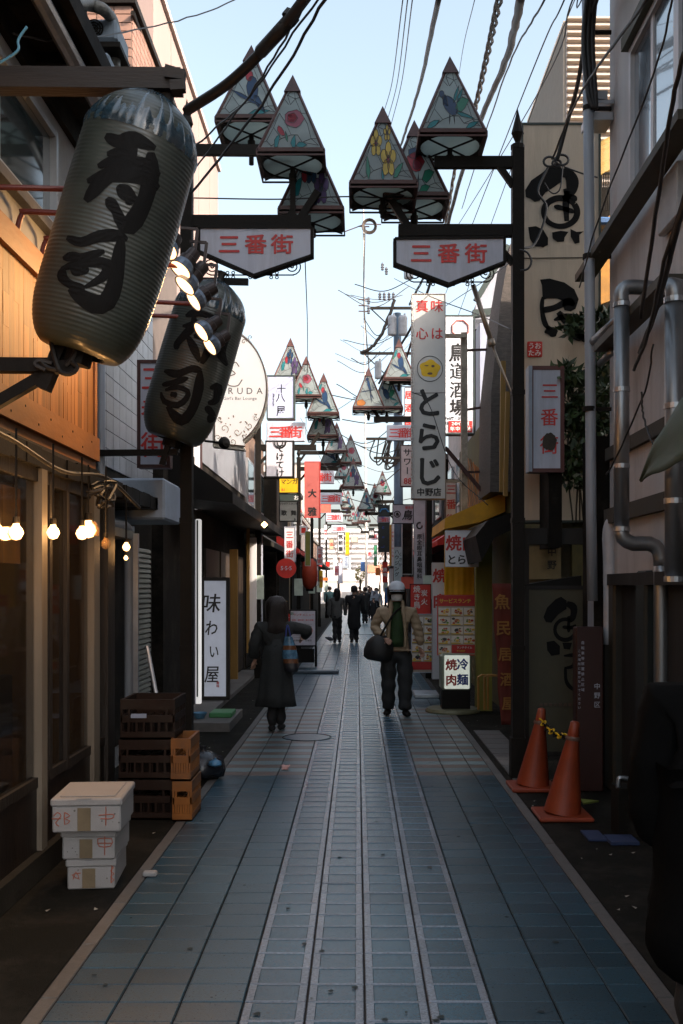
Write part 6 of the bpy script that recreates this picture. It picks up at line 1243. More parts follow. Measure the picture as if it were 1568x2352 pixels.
for nm, lab, x0, x1, y0, y1, Y, mt, tx in (
  ('beige_sign', 'tiny beige sign left of the blocky white sign', 756, 766, 1238, 1262, 48, M('beige_board', (.5, .4, .25), .5), '酒'), ('white_strip_sign', 'narrow white strip sign left of the far red pole', 744, 751, 1205, 1240, 46, white, '喫茶'),
  ('red_square_sign', 'small red square sign low on the far left side', 748, 757, 1290, 1302, 47, redf, ''), ('green_strip_sign', 'narrow green strip sign beyond the black column sign', 858, 866, 1252, 1300, 46, M('green_board', (.05, .25, .12), .5), '薬'),
  ('orange_far_sign', 'small orange sign below the green strip', 862, 872, 1304, 1322, 43, orangep, ''), ('white_far_sign', 'white far sign above the orange one on the right', 842, 856, 1262, 1284, 50, white, '寿'), ('blue_far_sign', 'blue far sign beside the white far sign', 828, 838, 1290, 1312, 54, M('blue_board', (.06, .16, .4), .5), ''),
  ('cream_far_sign', 'cream far sign high above the crossing', 806, 822, 1232, 1246, 54, cream, ''), ('pink_far_sign', 'pink far sign under the far left lamps', 768, 778, 1300, 1322, 40, M('pink_board', (.6, .3, .35), .5), '花'), ('dark_far_sign', 'dark far sign with a pale rim near the crossing', 846, 860, 1212, 1236, 42, M('green_black_face', (.015, .022, .022), .4), '鍋'),
  ('white_blade_sign', 'white blade sign on the left beyond the red lantern', 722, 731, 1300, 1345, 26, white, '居酒屋'), ('yellow_blade_sign', 'yellow blade sign low on the left beyond the red lantern', 733, 741, 1310, 1350, 29, yellow, '牛丼'), ('red_blade_sign', 'red blade sign low on the right before the crowd', 878, 890, 1290, 1338, 31, redf, '焼肉'),
  ('lit_notice', 'pale notice panel low on the dark right front', 893, 903, 1305, 1345, 27, white, ''), ('blue_notice', 'blue notice board at the foot of the right poles', 884, 894, 1350, 1385, 27, M('blue_board', (.06, .16, .4), .5), '')):
    w_ = x1 - x0; board(nm, lab, 'sign', x0, x1, y0, y1, Y, .08, mt, rust, .5, [(tx, (x0 + x1) / 2, (y0 + y1) / 2, w_ * .8, (whitep if mt in (redf,) or 'black' in mt.name or 'green' in mt.name else redp), dict(d='v', pitch=w_ * .95, bold=.03))] if tx else [])
# ------------------------------------------------------------------ utility poles, transformers, wires
cpole = M('concrete_pole', (.28, .27, .26), .8, var=.15, dirt=.2); blp = M('blue_grey_pole', (.13, .18, .24), .7, var=.15)
def arm(m, x0, x1, y, Y, r=.04): m.bar(P(x0, y, Y), P(x1, y, Y), r * 2)
t = thing('electric_pole', 'stout concrete utility pole behind the clinic advertisement', 'utility pole', (P(965, 0, 21).x, 21, 0))
MB().tube([(P(966, 0, 21).x, 21, 0), (P(964, 0, 21).x, 21, 7.0)], [.15, .12], 16).build('pole', cpole, t, smooth=True)
t = thing('electric_pole', 'blue grey utility pole with transformers and cross arms right of the sky gap', 'utility pole', (P(917, 0, 29).x, 29, 0)); Y = 29.0
MB().tube([(P(917, 0, Y).x, Y, 0), (P(912, 0, Y).x, Y, P(0, 720, Y).z)], [.15, .11], 16).build('pole', blp, t, smooth=True)
m = MB()
for x0, x1, y in ((830, 960, 812), (850, 960, 708), (900, 950, 850), (840, 945, 1008), (858, 960, 1052)): arm(m, x0, x1, y, Y - .2, .035)
m.bar(P(835, 812, Y), P(905, 880, Y), .03).bar(P(850, 708, Y), P(905, 760, Y), .03); m.build('cross_arm', M('weathered_arm', (.10, .075, .05), .7, dirt=.3), t)
for x, y, r, h in ((868, 870, .10, .45), (900, 770, .13, .5), (925, 770, .13, .5), (938, 640, .14, .45)):
    c = P(x, y, Y - .4); MB().lathe([(0, 0), (r * .9, 0), (r, .04), (r, h), (r * .8, h + .05), (0, h + .06)], c, 18).lathe([(.03, h), (.03, h + .12)], c + Vector((.05, 0, 0)), 8).build('transformer', M('pale_transformer', (.45, .46, .48), .5, dirt=.3), t, smooth=False)
ins = M('porcelain', (.35, .33, .33), .3)
m = MB()
for x, y in ((878, 612), (887, 622), (872, 680), (882, 680), (893, 680), (903, 680), (846, 690), (846, 712)):
    c = P(x, y, Y - .3); m.lathe([(.02, -.12), (.05, -.1), (.03, -.06), (.055, -.03), (.03, .01), (.05, .04), (.02, .1)], c, 8)
m.build('insulator', ins, t)
t = thing('electric_pole', 'thin pale far pole with small brackets standing left of the transformers', 'utility pole', (P(838, 0, 72).x, 72, 0)); Y = 72.0
MB().tube([(P(842, 0, Y).x, Y, 0), (P(834, 0, Y).x, Y, P(0, 470, Y).z)], [.09, .05], 10).build('pole', M('sunlit_pole', (.6, .55, .5), .7), t)
m = MB(); 
for y in (520, 688, 702, 715): m.bar(P(823, y, Y), P(848, y + 1, Y), .07)
m.bar(P(790, 533, Y), P(838, 515, Y), .06).bar(P(838, 515, Y), P(875, 516, Y), .06); m.build('cross_arm', rust, t)
m = MB()
for k in range(6): m.tube([P(848 + (12 + k) * math.cos(a / 8 * math.pi), 520 + (12 + k * 1.2) * math.sin(a / 8 * math.pi), Y - .2 - k * .03) for a in range(16)], .03, 4, closed=True)
m.build('wire_coil', wirem, t)
GW = 'overhead wires crossing the street'
def wire(lab, pts, r, n=26, mat=None, name='overhead_wire', grp=GW, twist=False, lump=0):
    p = bez([P(*q) for q in pts], n)
    if twist:
        o = MB()
        for k in (0, 1, 2):
            pp_ = bez([P(*q) for q in pts], 160); o.tube([v + Vector((r * .8 * math.cos(i * .42 + k * 2.1), 0, r * .8 * math.sin(i * .42 + k * 2.1))) for i, v in enumerate(pp_)], r * .55, 5)
        return o.build(name, mat or wirem, label=lab, cat='cable', group=grp)
    if lump: p = [v + Vector((rnd.uniform(-lump, lump), 0, rnd.uniform(-lump, lump))) for v in p]
    return MB().tube(p, r, 6).build(name, mat or rubber, smooth=True, label=lab, cat='cable', group=grp)
wire('thickest black cable running from the large lantern up to the top of the sky', [(428, 255, 6.6), (520, 195, 6.3), (600, 120, 6.0), (660, 50, 5.7), (720, -30, 5.3)], .034)
MB().tube([P(598, 120, 6.0) + Vector((0, 0, 0)), P(664, 48, 5.7)], .040, 10).lathe([(.05, 0), (.05, .04)], P(662, 46, 5.7), 10, (.5, 0, .6)).build('cable_sleeve', rubber, smooth=True, label='thick sleeve joining the black cable near the top', cat='cable sleeve')
for i, (a, b, c, lab) in enumerate((((440, 340, 8.5), (560, 235, 7.5), (735, -10, 6), 'wavy thin wire under the thickest cable on the left'), ((440, 445, 8.5), (600, 240, 7.3), (752, -10, 5.8), 'doubled wire rising steeply from the left pole'), ((440, 400, 8.5), (575, 215, 7.2), (715, -10, 5.8), 'wire rising between the thick cable and the doubled wire'))):
    wire(lab, [a, b, c], .008 + .003 * (i == 1), 20, lump=.008)
wire('thin wavy wire crossing the top left over the brick building', [(30, 78, 5.5), (130, 92, 6), (310, 70, 8), (470, 30, 9), (560, -10, 9.5)], .006, 30, lump=.006)
MB().tube(bez([P(-5, 148, 5.2), P(40, 118, 5.2), P(42, 92, 5.2), P(62, 62, 5.2)], 16), .007, 6).build('blue_cord', M('blue_cord', (.12, .35, .5), .5), shop)
for i, (a, b, c, r, lab) in enumerate((
    ((1012, -20, 7), (960, 210, 13), (920, 335, 18), .022, 'thick cable in the middle of the sky, left of the phoenix pyramid'),
    ((926, -10, 9), (900, 190, 15), (880, 262, 18), .006, 'leftmost of three parallel thin wires above the daffodil pyramid'),
    ((937, -10, 9), (912, 190, 15), (890, 275, 18), .006, 'middle of three parallel thin wires above the daffodil pyramid'),
    ((948, -10, 9), (922, 190, 15), (897, 290, 18), .006, 'right one of three parallel thin wires above the daffodil pyramid'),
    ((1092, -10, 8), (1060, 130, 13), (1040, 280, 20), .004, 'faint hairline wire left of the twisted cable'),
    ((1255, -10, 6.5), (1150, 200, 10), (1060, 480, 20), .008, 'wire first to the right of the heavy lumpy cable'),
    ((1300, -10, 6.5), (1180, 270, 10), (990, 760, 26), .006, 'long fine wire slanting down behind the phoenix pyramid'),
    ((1340, -10, 6.8), (1220, 260, 10.5), (950, 1010, 28), .005, 'fine wire ending low near the swallow pyramid'),
    ((1318, -10, 6.6), (1215, 250, 10), (1000, 600, 24), .006, 'second fine wire slanting towards the poles'),
    ((1490, -10, 5), (1330, 220, 8), (1268, 365, 9.1), .010, 'wire coming down to the coil on the fish sign'))):
    wire(lab, [a, b, c], r, 26, lump=.004 if r > .007 else 0)
wire('twisted rope like cable rising at the right of the phoenix pyramid', [(1150, -20, 7.5), (1118, 130, 10), (1085, 270, 13), (1045, 390, 17), (1010, 560, 22), (940, 700, 28)], .026, twist=True, mat=M('twisted_cable', (.07, .055, .04), .6, var=.3))
wire('heavy lumpy cable next to the twisted one, reaching down to the far transformers', [(1200, -20, 7), (1165, 130, 9.5), (1110, 260, 12), (1060, 400, 16), (1010, 580, 21), (960, 720, 25), (870, 880, 28)], .034, 60, lump=.008)
wire('brown cable curving from the transformers to the left cross arm', [(905, 690, 28.6), (880, 760, 28.6), (850, 800, 28.6), (826, 812, 28.6)], .05, 24, mat=wirem, lump=.02)
wire('reddish cable hanging straight beside the daffodil pyramid stem', [(985, 660, 24), (940, 800, 26), (920, 870, 27)], .03, 14, mat=rust)
for i, (pts, lab) in enumerate((
    ([(700, 960, 18), (780, 938, 20), (880, 860, 26), (940, 790, 28)], 'wire strung across the gap from the rose pyramid to the transformers'),
    ([(700, 580, 10), (706, 800, 16), (702, 1000, 24)], 'vertical hairline wire left of the sky gap'),
    ([(440, 455, 8.7), (640, 458, 8.6), (790, 452, 8.6), (900, 456, 8.7)], 'level thin wire joining the two nearest street lamps'),
    ([(838, 520, 41), (836, 700, 41), (848, 860, 41), (846, 960, 40)], 'vertical wire dropping from the coil on the far pole'),
    ([(1187, 590, 8.6), (1120, 640, 12), (1000, 720, 20), (905, 800, 27)], 'fine wire from the right street lamp down across the bar sign'),
    ([(1180, 760, 9), (1090, 720, 12), (985, 680, 13.3), (905, 640, 20)], 'fine wire crossing above the tall restaurant sign'),
    ([(945, 900, 13.2), (985, 930, 13.2), (1040, 1080, 13), (1120, 1160, 12.5)], 'slack wire crossing the black hiragana sign'),
    ([(690, 960, 24), (740, 1060, 24), (780, 1110, 24)], 'slanting wire past the third left lamp'))):
    wire(lab, pts, .006 if i != 3 else .03, 26)
rw = random.Random(3)
for i in range(26):                        # tangle of thin wires around the far poles
    y = rw.uniform(640, 1230); Ya = rw.uniform(26, 44); x0 = rw.uniform(740, 850); x1 = rw.uniform(870, 950); s = rw.uniform(8, 40)
    wire('one of the many thin wires tangled between the far poles and lamps', [(x0, y, Ya), ((x0 + x1) / 2, y + s, Ya), (x1, y + rw.uniform(-40, 20), Ya)], .009 + .007 * rw.random(), 14, mat=wirem, grp='tangle of far wires')
for i in range(9):
    x = rw.uniform(860, 900); wire('one of the looping wires hanging below the transformers', [(x, 1010, 28.8), (x - rw.uniform(4, 14), 1040 + rw.uniform(0, 40), 28.8), (x + rw.uniform(5, 20), 1060, 28.8), (x + 30, 1012, 28.8)], .022, 16, mat=wirem, grp='looping wires under the transformers')
# coil of wire on the fish sign and wires down the white wall
m = MB()
for c_, r_ in (((1262, 372), 14), ((1290, 368), 15), ((1278, 376), 10)): m.tube([P(c_[0] + r_ * math.cos(a / 9 * math.pi), c_[1] + r_ * .8 * math.sin(a / 9 * math.pi), 9.2) for a in range(18)], .012, 5, closed=True)
m.tube(bez([P(1280, 365, 9.2), P(1300, 290, 9.0), P(1325, 200, 8.6), P(1345, 90, 8.2), P(1375, -20, 7.8)], 20), .02, 6).tube(bez([P(1258, 385, 9.2), P(1235, 440, 9.2), P(1255, 480, 9.2), P(1228, 560, 9.2), P(1190, 570, 9.0)], 20), .012, 5).tube(bez([P(1290, 382, 9.2), P(1340, 400, 9.2), P(1372, 408, 9.2)], 10), .008, 5)
m.tube(bez([P(1192, 575, 8.5), P(1210, 580, 8.5), P(1220, 600, 8.5), P(1212, 618, 8.5), P(1195, 622, 8.5)], 14), .010, 5).tube(bez([P(1292, 382, 9.15), P(1287, 430, 9.15), P(1275, 445, 9.15), P(1262, 440, 9.15), P(1250, 420, 9.15)], 14), .007, 5)
m.build('wire_coil', rubber, label='coil of black wire tied over the upper fish sign character', cat='wire coil')
for pts, r, lab in (([(1545, -10, 4.8), (1500, 170, 5.4), (1375, 500, 7.2), (1330, 660, 8.3)], .006, 'thin wire crossing the white wall left of the window'),
    ([(1570, 120, 4.6), (1540, 260, 4.9), (1500, 530, 5.6), (1470, 730, 6)], .012, 'thick wire hanging in front of the sliding window'),
    ([(1590, 400, 4.6), (1545, 560, 4.9), (1510, 700, 5.6), (1470, 810, 6.2)], .017, 'bundle of black wires slanting over the lower diagonal brace'),
    ([(1580, 420, 4.7), (1525, 600, 5.0), (1490, 760, 5.7), (1455, 850, 6.3)], .011, 'second bundle wire beside the thicker one'),
    ([(1500, 790, 5.6), (1480, 900, 5.8), (1410, 1060, 6.4), (1392, 1090, 6.6)], .006, 'loose wire end dangling over the middle silver duct'),
    ([(1472, 900, 5.8), (1478, 960, 5.8), (1498, 1020, 5.6)], .006, 'loose wire tail beside the silver duct')):
    wire(lab, pts, r, 22, grp='wires over the white wall', lump=.003)

# ------------------------------------------------------------------ people
def skin(name, J, E, mat, parent, sub=2, label=None, root=0, smooth=True, tw=None):
    """J: list of (x, y, z, rx, ry); E: edges. One continuous skin surface."""
    me = bpy.data.meshes.new(name); org = ORG.get(parent.name, Vector())
    me.from_pydata([Vector(j[:3]) for j in J], E, []); o = bpy.data.objects.new(name, me); C.objects.link(o)
    sk = o.modifiers.new('s', 'SKIN'); sk.use_smooth_shade = True
    for i, j in enumerate(J): me.skin_vertices[0].data[i].radius = (j[3], j[4]); 
    me.skin_vertices[0].data[root].use_root = True
    sb = o.modifiers.new('u', 'SUBSURF'); sb.levels = sub; sb.render_levels = sub
    dg = bpy.context.evaluated_depsgraph_get(); m2 = bpy.data.meshes.new_from_object(o.evaluated_get(dg)); bpy.data.objects.remove(o)
    o = bpy.data.objects.new(name, m2); C.objects.link(o); m2.materials.clear(); m2.materials.append(mat)
    for p_ in m2.polygons: p_.use_smooth = True; p_.material_index = 0
    if tw: 
        nn = [v.normal.copy() for v in m2.vertices]
        for v, n_ in zip(m2.vertices, nn): v.co = tw(v.co, n_)
    o.parent = parent; ORG[o.name] = org.copy(); return o
skinm = M('skin_tone', (.42, .24, .17), .5, var=.06, bump=.05)
def rel(t, fn=None): return t
def person(lab, X, Y, h, face, pose, cl, grp=None, detail=True):
    """face: +1 towards the camera, -1 away. pose: dict of offsets in units of height. cl: clothing dict"""
    t = thing('person', lab, 'person', (X, Y, 0), grp); k = h; f = -face   # f: y sign of 'front'
    def V(x, y, z, rx, ry=None): return (x * k, y * k * f, z * k, rx * k, (ry or rx) * k)
    st = pose.get('stride', .05); lean = pose.get('lean', 0)
    L = pose.get('armL', [(.125, .0, .80), (.15, .01, .64), (.15, .04, .50)]); Rr = pose.get('armR', [(-.125, 0, .80), (-.15, .01, .64), (-.15, .04, .50)])
    sp = pose.get('legs', .045)
    # body: one continuous mesh under the clothes
    J = [V(0, 0, .52, .075, .06), V(0, lean * .3, .64, .07, .05), V(0, lean * .7, .77, .085, .055), V(0, lean, .84, .035), V(0, lean + .005, .875, .032), V(0, lean + .012, .925, .040, .046), V(0, lean + .012, .960, .038, .044)]
    J += [V(a * .98, b, c, r) for (a, b, c), r in zip(L, (.034, .026, .019))] + [V(a * .98, b, c, r) for (a, b, c), r in zip(Rr, (.034, .026, .019))]
    n0 = len(J)
    J += [V(sp, 0, .49, .052), V(sp, st * .5 + .015, .27, .034), V(sp, st, .06, .024), V(-sp, 0, .49, .052), V(-sp, -st * .5 + .02, .27, .034), V(-sp, -st, .06, .024)]
    E = [(0, 1), (1, 2), (2, 3), (3, 4), (4, 5), (5, 6), (2, 7), (7, 8), (8, 9), (2, 10), (10, 11), (11, 12), (0, n0), (n0, n0 + 1), (n0 + 1, n0 + 2), (0, n0 + 3), (n0 + 3, n0 + 4), (n0 + 4, n0 + 5)]
    skin('body', J, E, skinm, t)
    g = 1.0
    # trousers
    tr = cl.get('legw', 1.0)
    J = [V(0, 0, .54, .082, .065), V(0, 0, .50, .084, .068), V(sp, .0, .45, .062 * tr), V(sp, st * .5 + .015, .27, .048 * tr), V(sp, st * .95, .09, .043 * tr), V(sp, st, .035, .043 * tr), V(-sp, 0, .45, .062 * tr), V(-sp, -st * .5 + .02, .27, .048 * tr), V(-sp, -st * .95, .09, .043 * tr), V(-sp, -st, .035, .043 * tr)]
    skin('trousers', J, [(0, 1), (1, 2), (2, 3), (3, 4), (4, 5), (1, 6), (6, 7), (7, 8), (8, 9)], cl['legs'], t, tw=lambda c, n_: c + Vector((.008 * math.sin(c.z * 38 + c.x * 20), .010 * math.sin(c.z * 31 + c.x * 9), 0)))
    for sx, yy in ((sp, st), (-sp, -st)):
        J = [V(sx, yy - .03, .026, .030, .026), V(sx * 1.15, yy + .035, .025, .033, .024), V(sx * 1.3, yy + .095, .019, .028, .018)]; skin('shoe', J, [(0, 1), (1, 2)], cl.get('shoe', black), t, 1)
    # jacket or coat
    hem = cl.get('hem', .46); w = cl.get('w', 1.0)
    J = [V(0, 0, max(hem + .07, .56), .088 * w, .066 * w), V(0, lean * .3, .66, .084 * w, .064 * w), V(0, lean * .7, .765, .084 * w, .060 * w), V(0, lean, .828, .050 * w, .046)]
    J += [V(a, b, c, r * cl.get('sl', 1)) for (a, b, c), r in zip(L, (.043, .037, .031))] + [V(a, b, c, r * cl.get('sl', 1)) for (a, b, c), r in zip(Rr, (.043, .037, .031))]
    E = [(0, 1), (1, 2), (2, 3), (2, 4), (4, 5), (5, 6), (2, 7), (7, 8), (8, 9)]; J.append(V(0, lean, .852, .040, .042)); E.append((3, len(J) - 1)); n1 = len(J); J.append(V(0, 0, hem, cl.get('hemw', .105), cl.get('hemw', .105) * .72)); E.append((0, n1))
    rj = random.Random(int(X * 100))
    def crease(co, n_):
        from mathutils import noise
        q = Vector((co.x * 9 + X, co.y * 9, co.z * 5)); a = noise.noise(q * 1.0) * .022 + noise.noise(Vector((q.x * 2.2, q.y * 2.2, q.z * 3.4))) * .014
        if cl.get('puff'): return co + n_ * (.011 * abs(math.sin(co.z * 42 + co.x * 6 * (1 if co.x > 0 else -1))) - .004) + Vector((a, a, 0)) * .4
        return co + Vector((a, a * .8, noise.noise(q * 2 + Vector((5, 5, 5))) * .006))
    skin('coat', J, E, cl['top'], t, 3 if detail else 2, tw=crease)
    # hands with five fingers
    if detail:
        for arm_, sx in ((L, 1), (Rr, -1)):
            (ax, ay, az), (bx, by, bz) = arm_[1], arm_[2]; d = Vector((bx - ax, by - ay, bz - az)).normalized(); s_ = d.orthogonal().normalized(); b0 = Vector((bx, by, bz)); curl_ = d.cross(s_)
            J = [b0 + d * .01, b0 + d * .045]; E = [(0, 1)]; rad = [.016, .021]
            for q, ln in zip((-1.5, -.5, .5, 1.5), (.030, .036, .034, .026)):
                a_ = b0 + d * .058 + s_ * q * .0105; J += [a_, a_ + d * ln * .6, a_ + d * ln * .9 + curl_ * .014]; n_ = len(J); E += [(1, n_ - 3), (n_ - 3, n_ - 2), (n_ - 2, n_ - 1)]; rad += [.0065, .006, .005]
            a_ = b0 + d * .03 + s_ * .02 * sx; J += [a_, a_ + d * .025 + s_ * .014 * sx]; E += [(0, len(J) - 2), (len(J) - 2, len(J) - 1)]; rad += [.0075, .006]
            skin('hand', [V(p_.x, p_.y, p_.z, r_) for p_, r_ in zip(J, rad)], E, cl.get('hand', skinm), t, 1)
    hc = Vector((0, (lean + .012) * k * f, .928 * k)); r = .057 * k
    # hair / cap
    if cl.get('hair'):
        long = cl.get('long', 0); r *= cl.get('hs', 1); mh = MB(); prof = [(0, r * 1.12), (r * .6, r * 1.0), (r * .98, r * .55), (r * 1.06, 0), (r * 1.05, -r * .5), (r * (1.0 + long * .1), -r * .9)]
        if long: prof += [(r * 1.12, -r * 1.6), (r * 1.2, -r * (1.6 + long)), (r * .9, -r * (2.0 + long))]
        mh.lathe(prof, hc + Vector((0, -.010 * k * f, .012 * k)), 28, fn=lambda a, q: 1 + .05 * math.sin(a * 3 + q * 5) + .04 * math.sin(a * 9 + q * 4) + .02 * math.sin(a * 23))
        if face > 0 or not long:
            ff = []
            for v in mh.v: pass
        if face > 0:      # open the front for the face
            keep = [(q, m_) for q, m_ in zip(mh.f, mh.m) if not (sum((mh.v[i].y - hc.y) * f for i in q) / len(q) > r * .35 and sum(mh.v[i].z for i in q) / len(q) < hc.z + r * .55)]
            mh.f = [a for a, b in keep]; mh.m = [b for a, b in keep]
        mh.v = [v + ORG[t.name] for v in mh.v]; mh.build('hair', cl['hair'], t, smooth=True); r = .057 * k
    if face > 0:
        o = ORG[t.name]; m = MB()
        for s_ in (-1, 1): m.lathe([(0, -.006 * k), (.007 * k, 0), (0, .006 * k)], o + hc + Vector((s_ * .019 * k, r * .76 * f, .004 * k)), 10)
        m.build('eye', blackp, t)
        MB().prism([o + hc + Vector((-.006 * k, r * .8 * f, -.005 * k)), o + hc + Vector((.006 * k, r * .8 * f, -.005 * k)), o + hc + Vector((0, r * .78 * f, .012 * k))], (0, .010 * k * f, -.006 * k)).build('nose', skinm, t)
        if not cl.get('mask'): MB().box(*(o.x + hc.x - .012 * k, o.x + hc.x + .012 * k, o.y + hc.y + r * .78 * f - .004, o.y + hc.y + r * .78 * f + .004, o.z + hc.z - .027 * k, o.z + hc.z - .023 * k)).build('mouth', M('lip', (.3, .1, .08), .5), t)
    m = MB()
    for s_ in (-1, 1): m.lathe([(0, -.014 * k), (.009 * k, -.006 * k), (.010 * k, .006 * k), (0, .014 * k)], ORG[t.name] + hc + Vector((s_ * r * .82, 0, 0)), 8)
    m.build('ear', skinm, t)
    return t, hc, k, f, V
coatg = M('charcoal_coat', (.022, .024, .024), .85, var=.35, scale=30, bump=.4, bscale=120); darkc = M('black_cloth', (.014, .014, .015), .85, var=.3, bump=.3)
hairb = M('dark_brown_hair', (.016, .010, .008), .45, var=.5, scale=40, bump=.6, bscale=90, stretch=(6, 6, .6)); denim = M('black_trousers', (.02, .021, .022), .8, var=.3, bump=.3)
# man in cap and mask walking towards the camera
tanj = M('tan_padded_jacket', (.33, .24, .15), .7, var=.15, scale=18, bump=.5, bscale=55); greenj = M('green_shirt', (.018, .045, .010), .8, var=.3)
Xm, Ym_ = .505, 12.75
armL = [(.118, .0, .785), (.165, .0, .65), (.185, .01, .53)]; armR = [(-.118, 0, .785), (-.175, -.01, .665), (-.10, .085, .60)]
t, hc, k, f, V = person('man in pale cap, face mask and tan padded jacket walking towards the camera', Xm, Ym_, 1.685, 1, dict(stride=.035, armL=armL, armR=armR, legs=.062), dict(puff=1, top=tanj, legs=denim, hem=.50, w=1.04, hs=1.16, long=.22, hemw=.118, legw=1.25, mask=1, hair=hairb, sl=1.08))
o = ORG[t.name]
m = MB(); rows = []      # knitted shirt filling the open front of the jacket
for q, (zz, hw_, yy) in enumerate(((.525, .055, .088), (.57, .058, .089), (.63, .056, .088), (.70, .052, .084), (.76, .045, .078), (.80, .036, .066), (.835, .030, .056), (.865, .032, .048))):
    rows.append([V(hw_ * math.sin(a), yy * math.cos(a * .75) * 1.04 + .004 * math.sin(q * 1.9 + a * 3), zz, 0)[:3] for a in [R(-75 + 15 * n) for n in range(11)]])
for a_, b_ in zip(rows, rows[1:]):
    for n in range(10): m.add([o + Vector(v) for v in (a_[n], a_[n + 1], b_[n + 1], b_[n])], [(0, 1, 2, 3)])
m.build('shirt', greenj, t, smooth=True).modifiers.new('s', 'SOLIDIFY').thickness = .008
for s_ in (-1, 1):      # jacket front edges ending in a standing collar
    skin('jacket_front', [V(s_ * .060, .082, .515, .012, .012), V(s_ * .064, .084, .60, .014, .012), V(s_ * .058, .080, .72, .014, .012), V(s_ * .046, .064, .80, .015, .014), V(s_ * .048, .036, .85, .016, .016), V(s_ * .040, .0, .872, .018, .016), V(0, -.02, .876, .018, .016)], [(n, n + 1) for n in range(6)], tanj, t, 2)
r = .057 * k
MB().tube([o + hc + Vector((r * .93 * math.sin(a), -r * 1.0 * math.cos(a), .006 * k)) for a in [R(-60 + n * 12) for n in range(11)]], .011 * k, 6).build('brim_shade_band', black, t)  # dark band standing in for the shade under the cap brim
r = .057 * k
capm = M('pale_cap', (.66, .69, .74), .95, spec=.1, var=.2, bump=.3, bscale=150)
r = .057 * k; c = o + hc + Vector((0, .0, .027 * k))
MB().lathe([(r * 1.08, 0), (r * 1.10, r * .35), (r * .98, r * .75), (r * .6, r * 1.08), (r * .1, r * 1.18), (0, r * 1.19)], c, 26).build('cap_crown', capm, t, smooth=True)
m = MB(); pts = [c + Vector((r * 1.0 * math.sin(a), -r * (.75 + 1.05 * math.cos(a)), -.01 - .012 * math.cos(a) * 0 - .012)) for a in [R(-80 + i * 16) for i in range(11)]]
m.prism(pts, (0, 0, .008)); m.build('cap_brim', capm, t)
mk = MB(); n = 9
for i in range(n):
    for j in range(5):
        a = R(-75 + 150 * i / (n - 1)); z = -.010 * k - j * .012 * k; rr = r * (.90 + .10 * math.cos(a) ** 2 - .03 * abs(j - 1.5)); mk.v.append(o + hc + Vector((rr * math.sin(a) * .90, -rr * math.cos(a) * 1.10, z)))
for i in range(n - 1):
    for j in range(4): mk.f.append((i * 5 + j, i * 5 + j + 1, (i + 1) * 5 + j + 1, (i + 1) * 5 + j)); mk.m.append(0)
mk.build('face_mask', M('pleated_mask', (.75, .70, .66), .8), t, smooth=True).modifiers.new('s', 'SOLIDIFY').thickness = .006
MB().tube(bez([o + Vector(v) for v in ((.06 * k, -.03 * k, .84 * k), (-.02 * k, -.09 * k, .78 * k), (-.085 * k, -.105 * k, .68 * k), (-.13 * k, -.09 * k, .60 * k))], 16), .013, 6).build('bag_strap', black, t)
bagm = M('black_bag_cloth', (.012, .012, .012), .6, bump=.3)
bg_ = MB().lathe([(0, -.17), (.12, -.165), (.18, -.13), (.19, -.04), (.17, .06), (.12, .13), (.05, .17), (0, .175)], (P(871, 0, Ym_ - .12).x, Ym_ - .12, P(0, 1487, Ym_).z), 22, (.15, 0, 1), fn=lambda a, q: 1 + .09 * math.sin(a * 3 + q * 5) + .05 * math.sin(a * 7 + q * 6))
bg_.v = [Vector((v.x, Ym_ - .12 + (v.y - Ym_ + .12) * .6, v.z)) for v in bg_.v]
bo = bg_.build('shoulder_bag', bagm, smooth=True, label='round black shoulder bag carried by the man in the cap', cat='bag')
# woman seen from behind in a dark coat
Xw, Yw = -.925, 11.4; Y_ = Yw
aL = [(-.125, 0, .79), (-.165, -.02, .66), (-.175, .02, .545)]; aR = [(.115, .01, .79), (.245, .0, .765), (.20, .12, .71)]
t, hc, k, f, V = person('dark haired woman seen from behind in a long charcoal coat, right elbow raised', Xw, Yw, 1.50, -1, dict(stride=.03, armL=aR, armR=aL, legs=.03, lean=.02), dict(top=coatg, legs=darkc, hem=.24, w=1.1, hemw=.13, hair=hairb, long=.6, hs=1.42, sl=1.2, legw=.95, shoe=darkc))
o = ORG[t.name]
c = MB(); c.lathe([(.080 * k, .70 * k), (.104 * k, .58 * k), (.124 * k, .42 * k), (.14 * k, .26 * k), (.15 * k, .19 * k)], o, 40, fn=lambda a, q: 1 + q * (.09 * math.sin(a * 5 + 1) + .06 * math.sin(a * 9 + q * 2)))
c.v = [Vector((v.x, Yw + (v.y - Yw) * .75, v.z)) for v in c.v]; c.build('coat_skirt', coatg, t, smooth=True).modifiers.new('s', 'SOLIDIFY').thickness = .012
t2 = thing('shopping_bag', 'blue and brown printed shopping bag hanging from the arm of the woman', 'bag', P(668, 1545, 11.3)); Yb = 11.25
m = MB(); rr = []
for j in range(9):
    q = j / 8; y = 1462 + q * 82; w_ = 9 + 9 * math.sin(q * 2.6); cx = 662 + q * 8; rr.append([P(cx + w_ * math.cos(a), y, Yb + .07 * math.sin(a) * (1 + .2 * math.sin(a * 5 + j))) for a in [i / 14 * 2 * math.pi for i in range(14)]])
for j in range(8):
    for i in range(14): m.add([rr[j][i], rr[j][(i + 1) % 14], rr[j + 1][(i + 1) % 14], rr[j + 1][i]], [(0, 1, 2, 3)], (0, 0, 1, 0, 0, 1, 2, 2)[j])
m.add(rr[8], [tuple(range(14))]); m.build('bag_body', [M('glossy_blue_bag', (.10, .22, .34), .2, var=.6, scale=14), M('brown_print_bag', (.18, .07, .03), .3, var=.5, scale=20), M('dark_bag_base', (.03, .03, .035), .4)], t2, smooth=True)
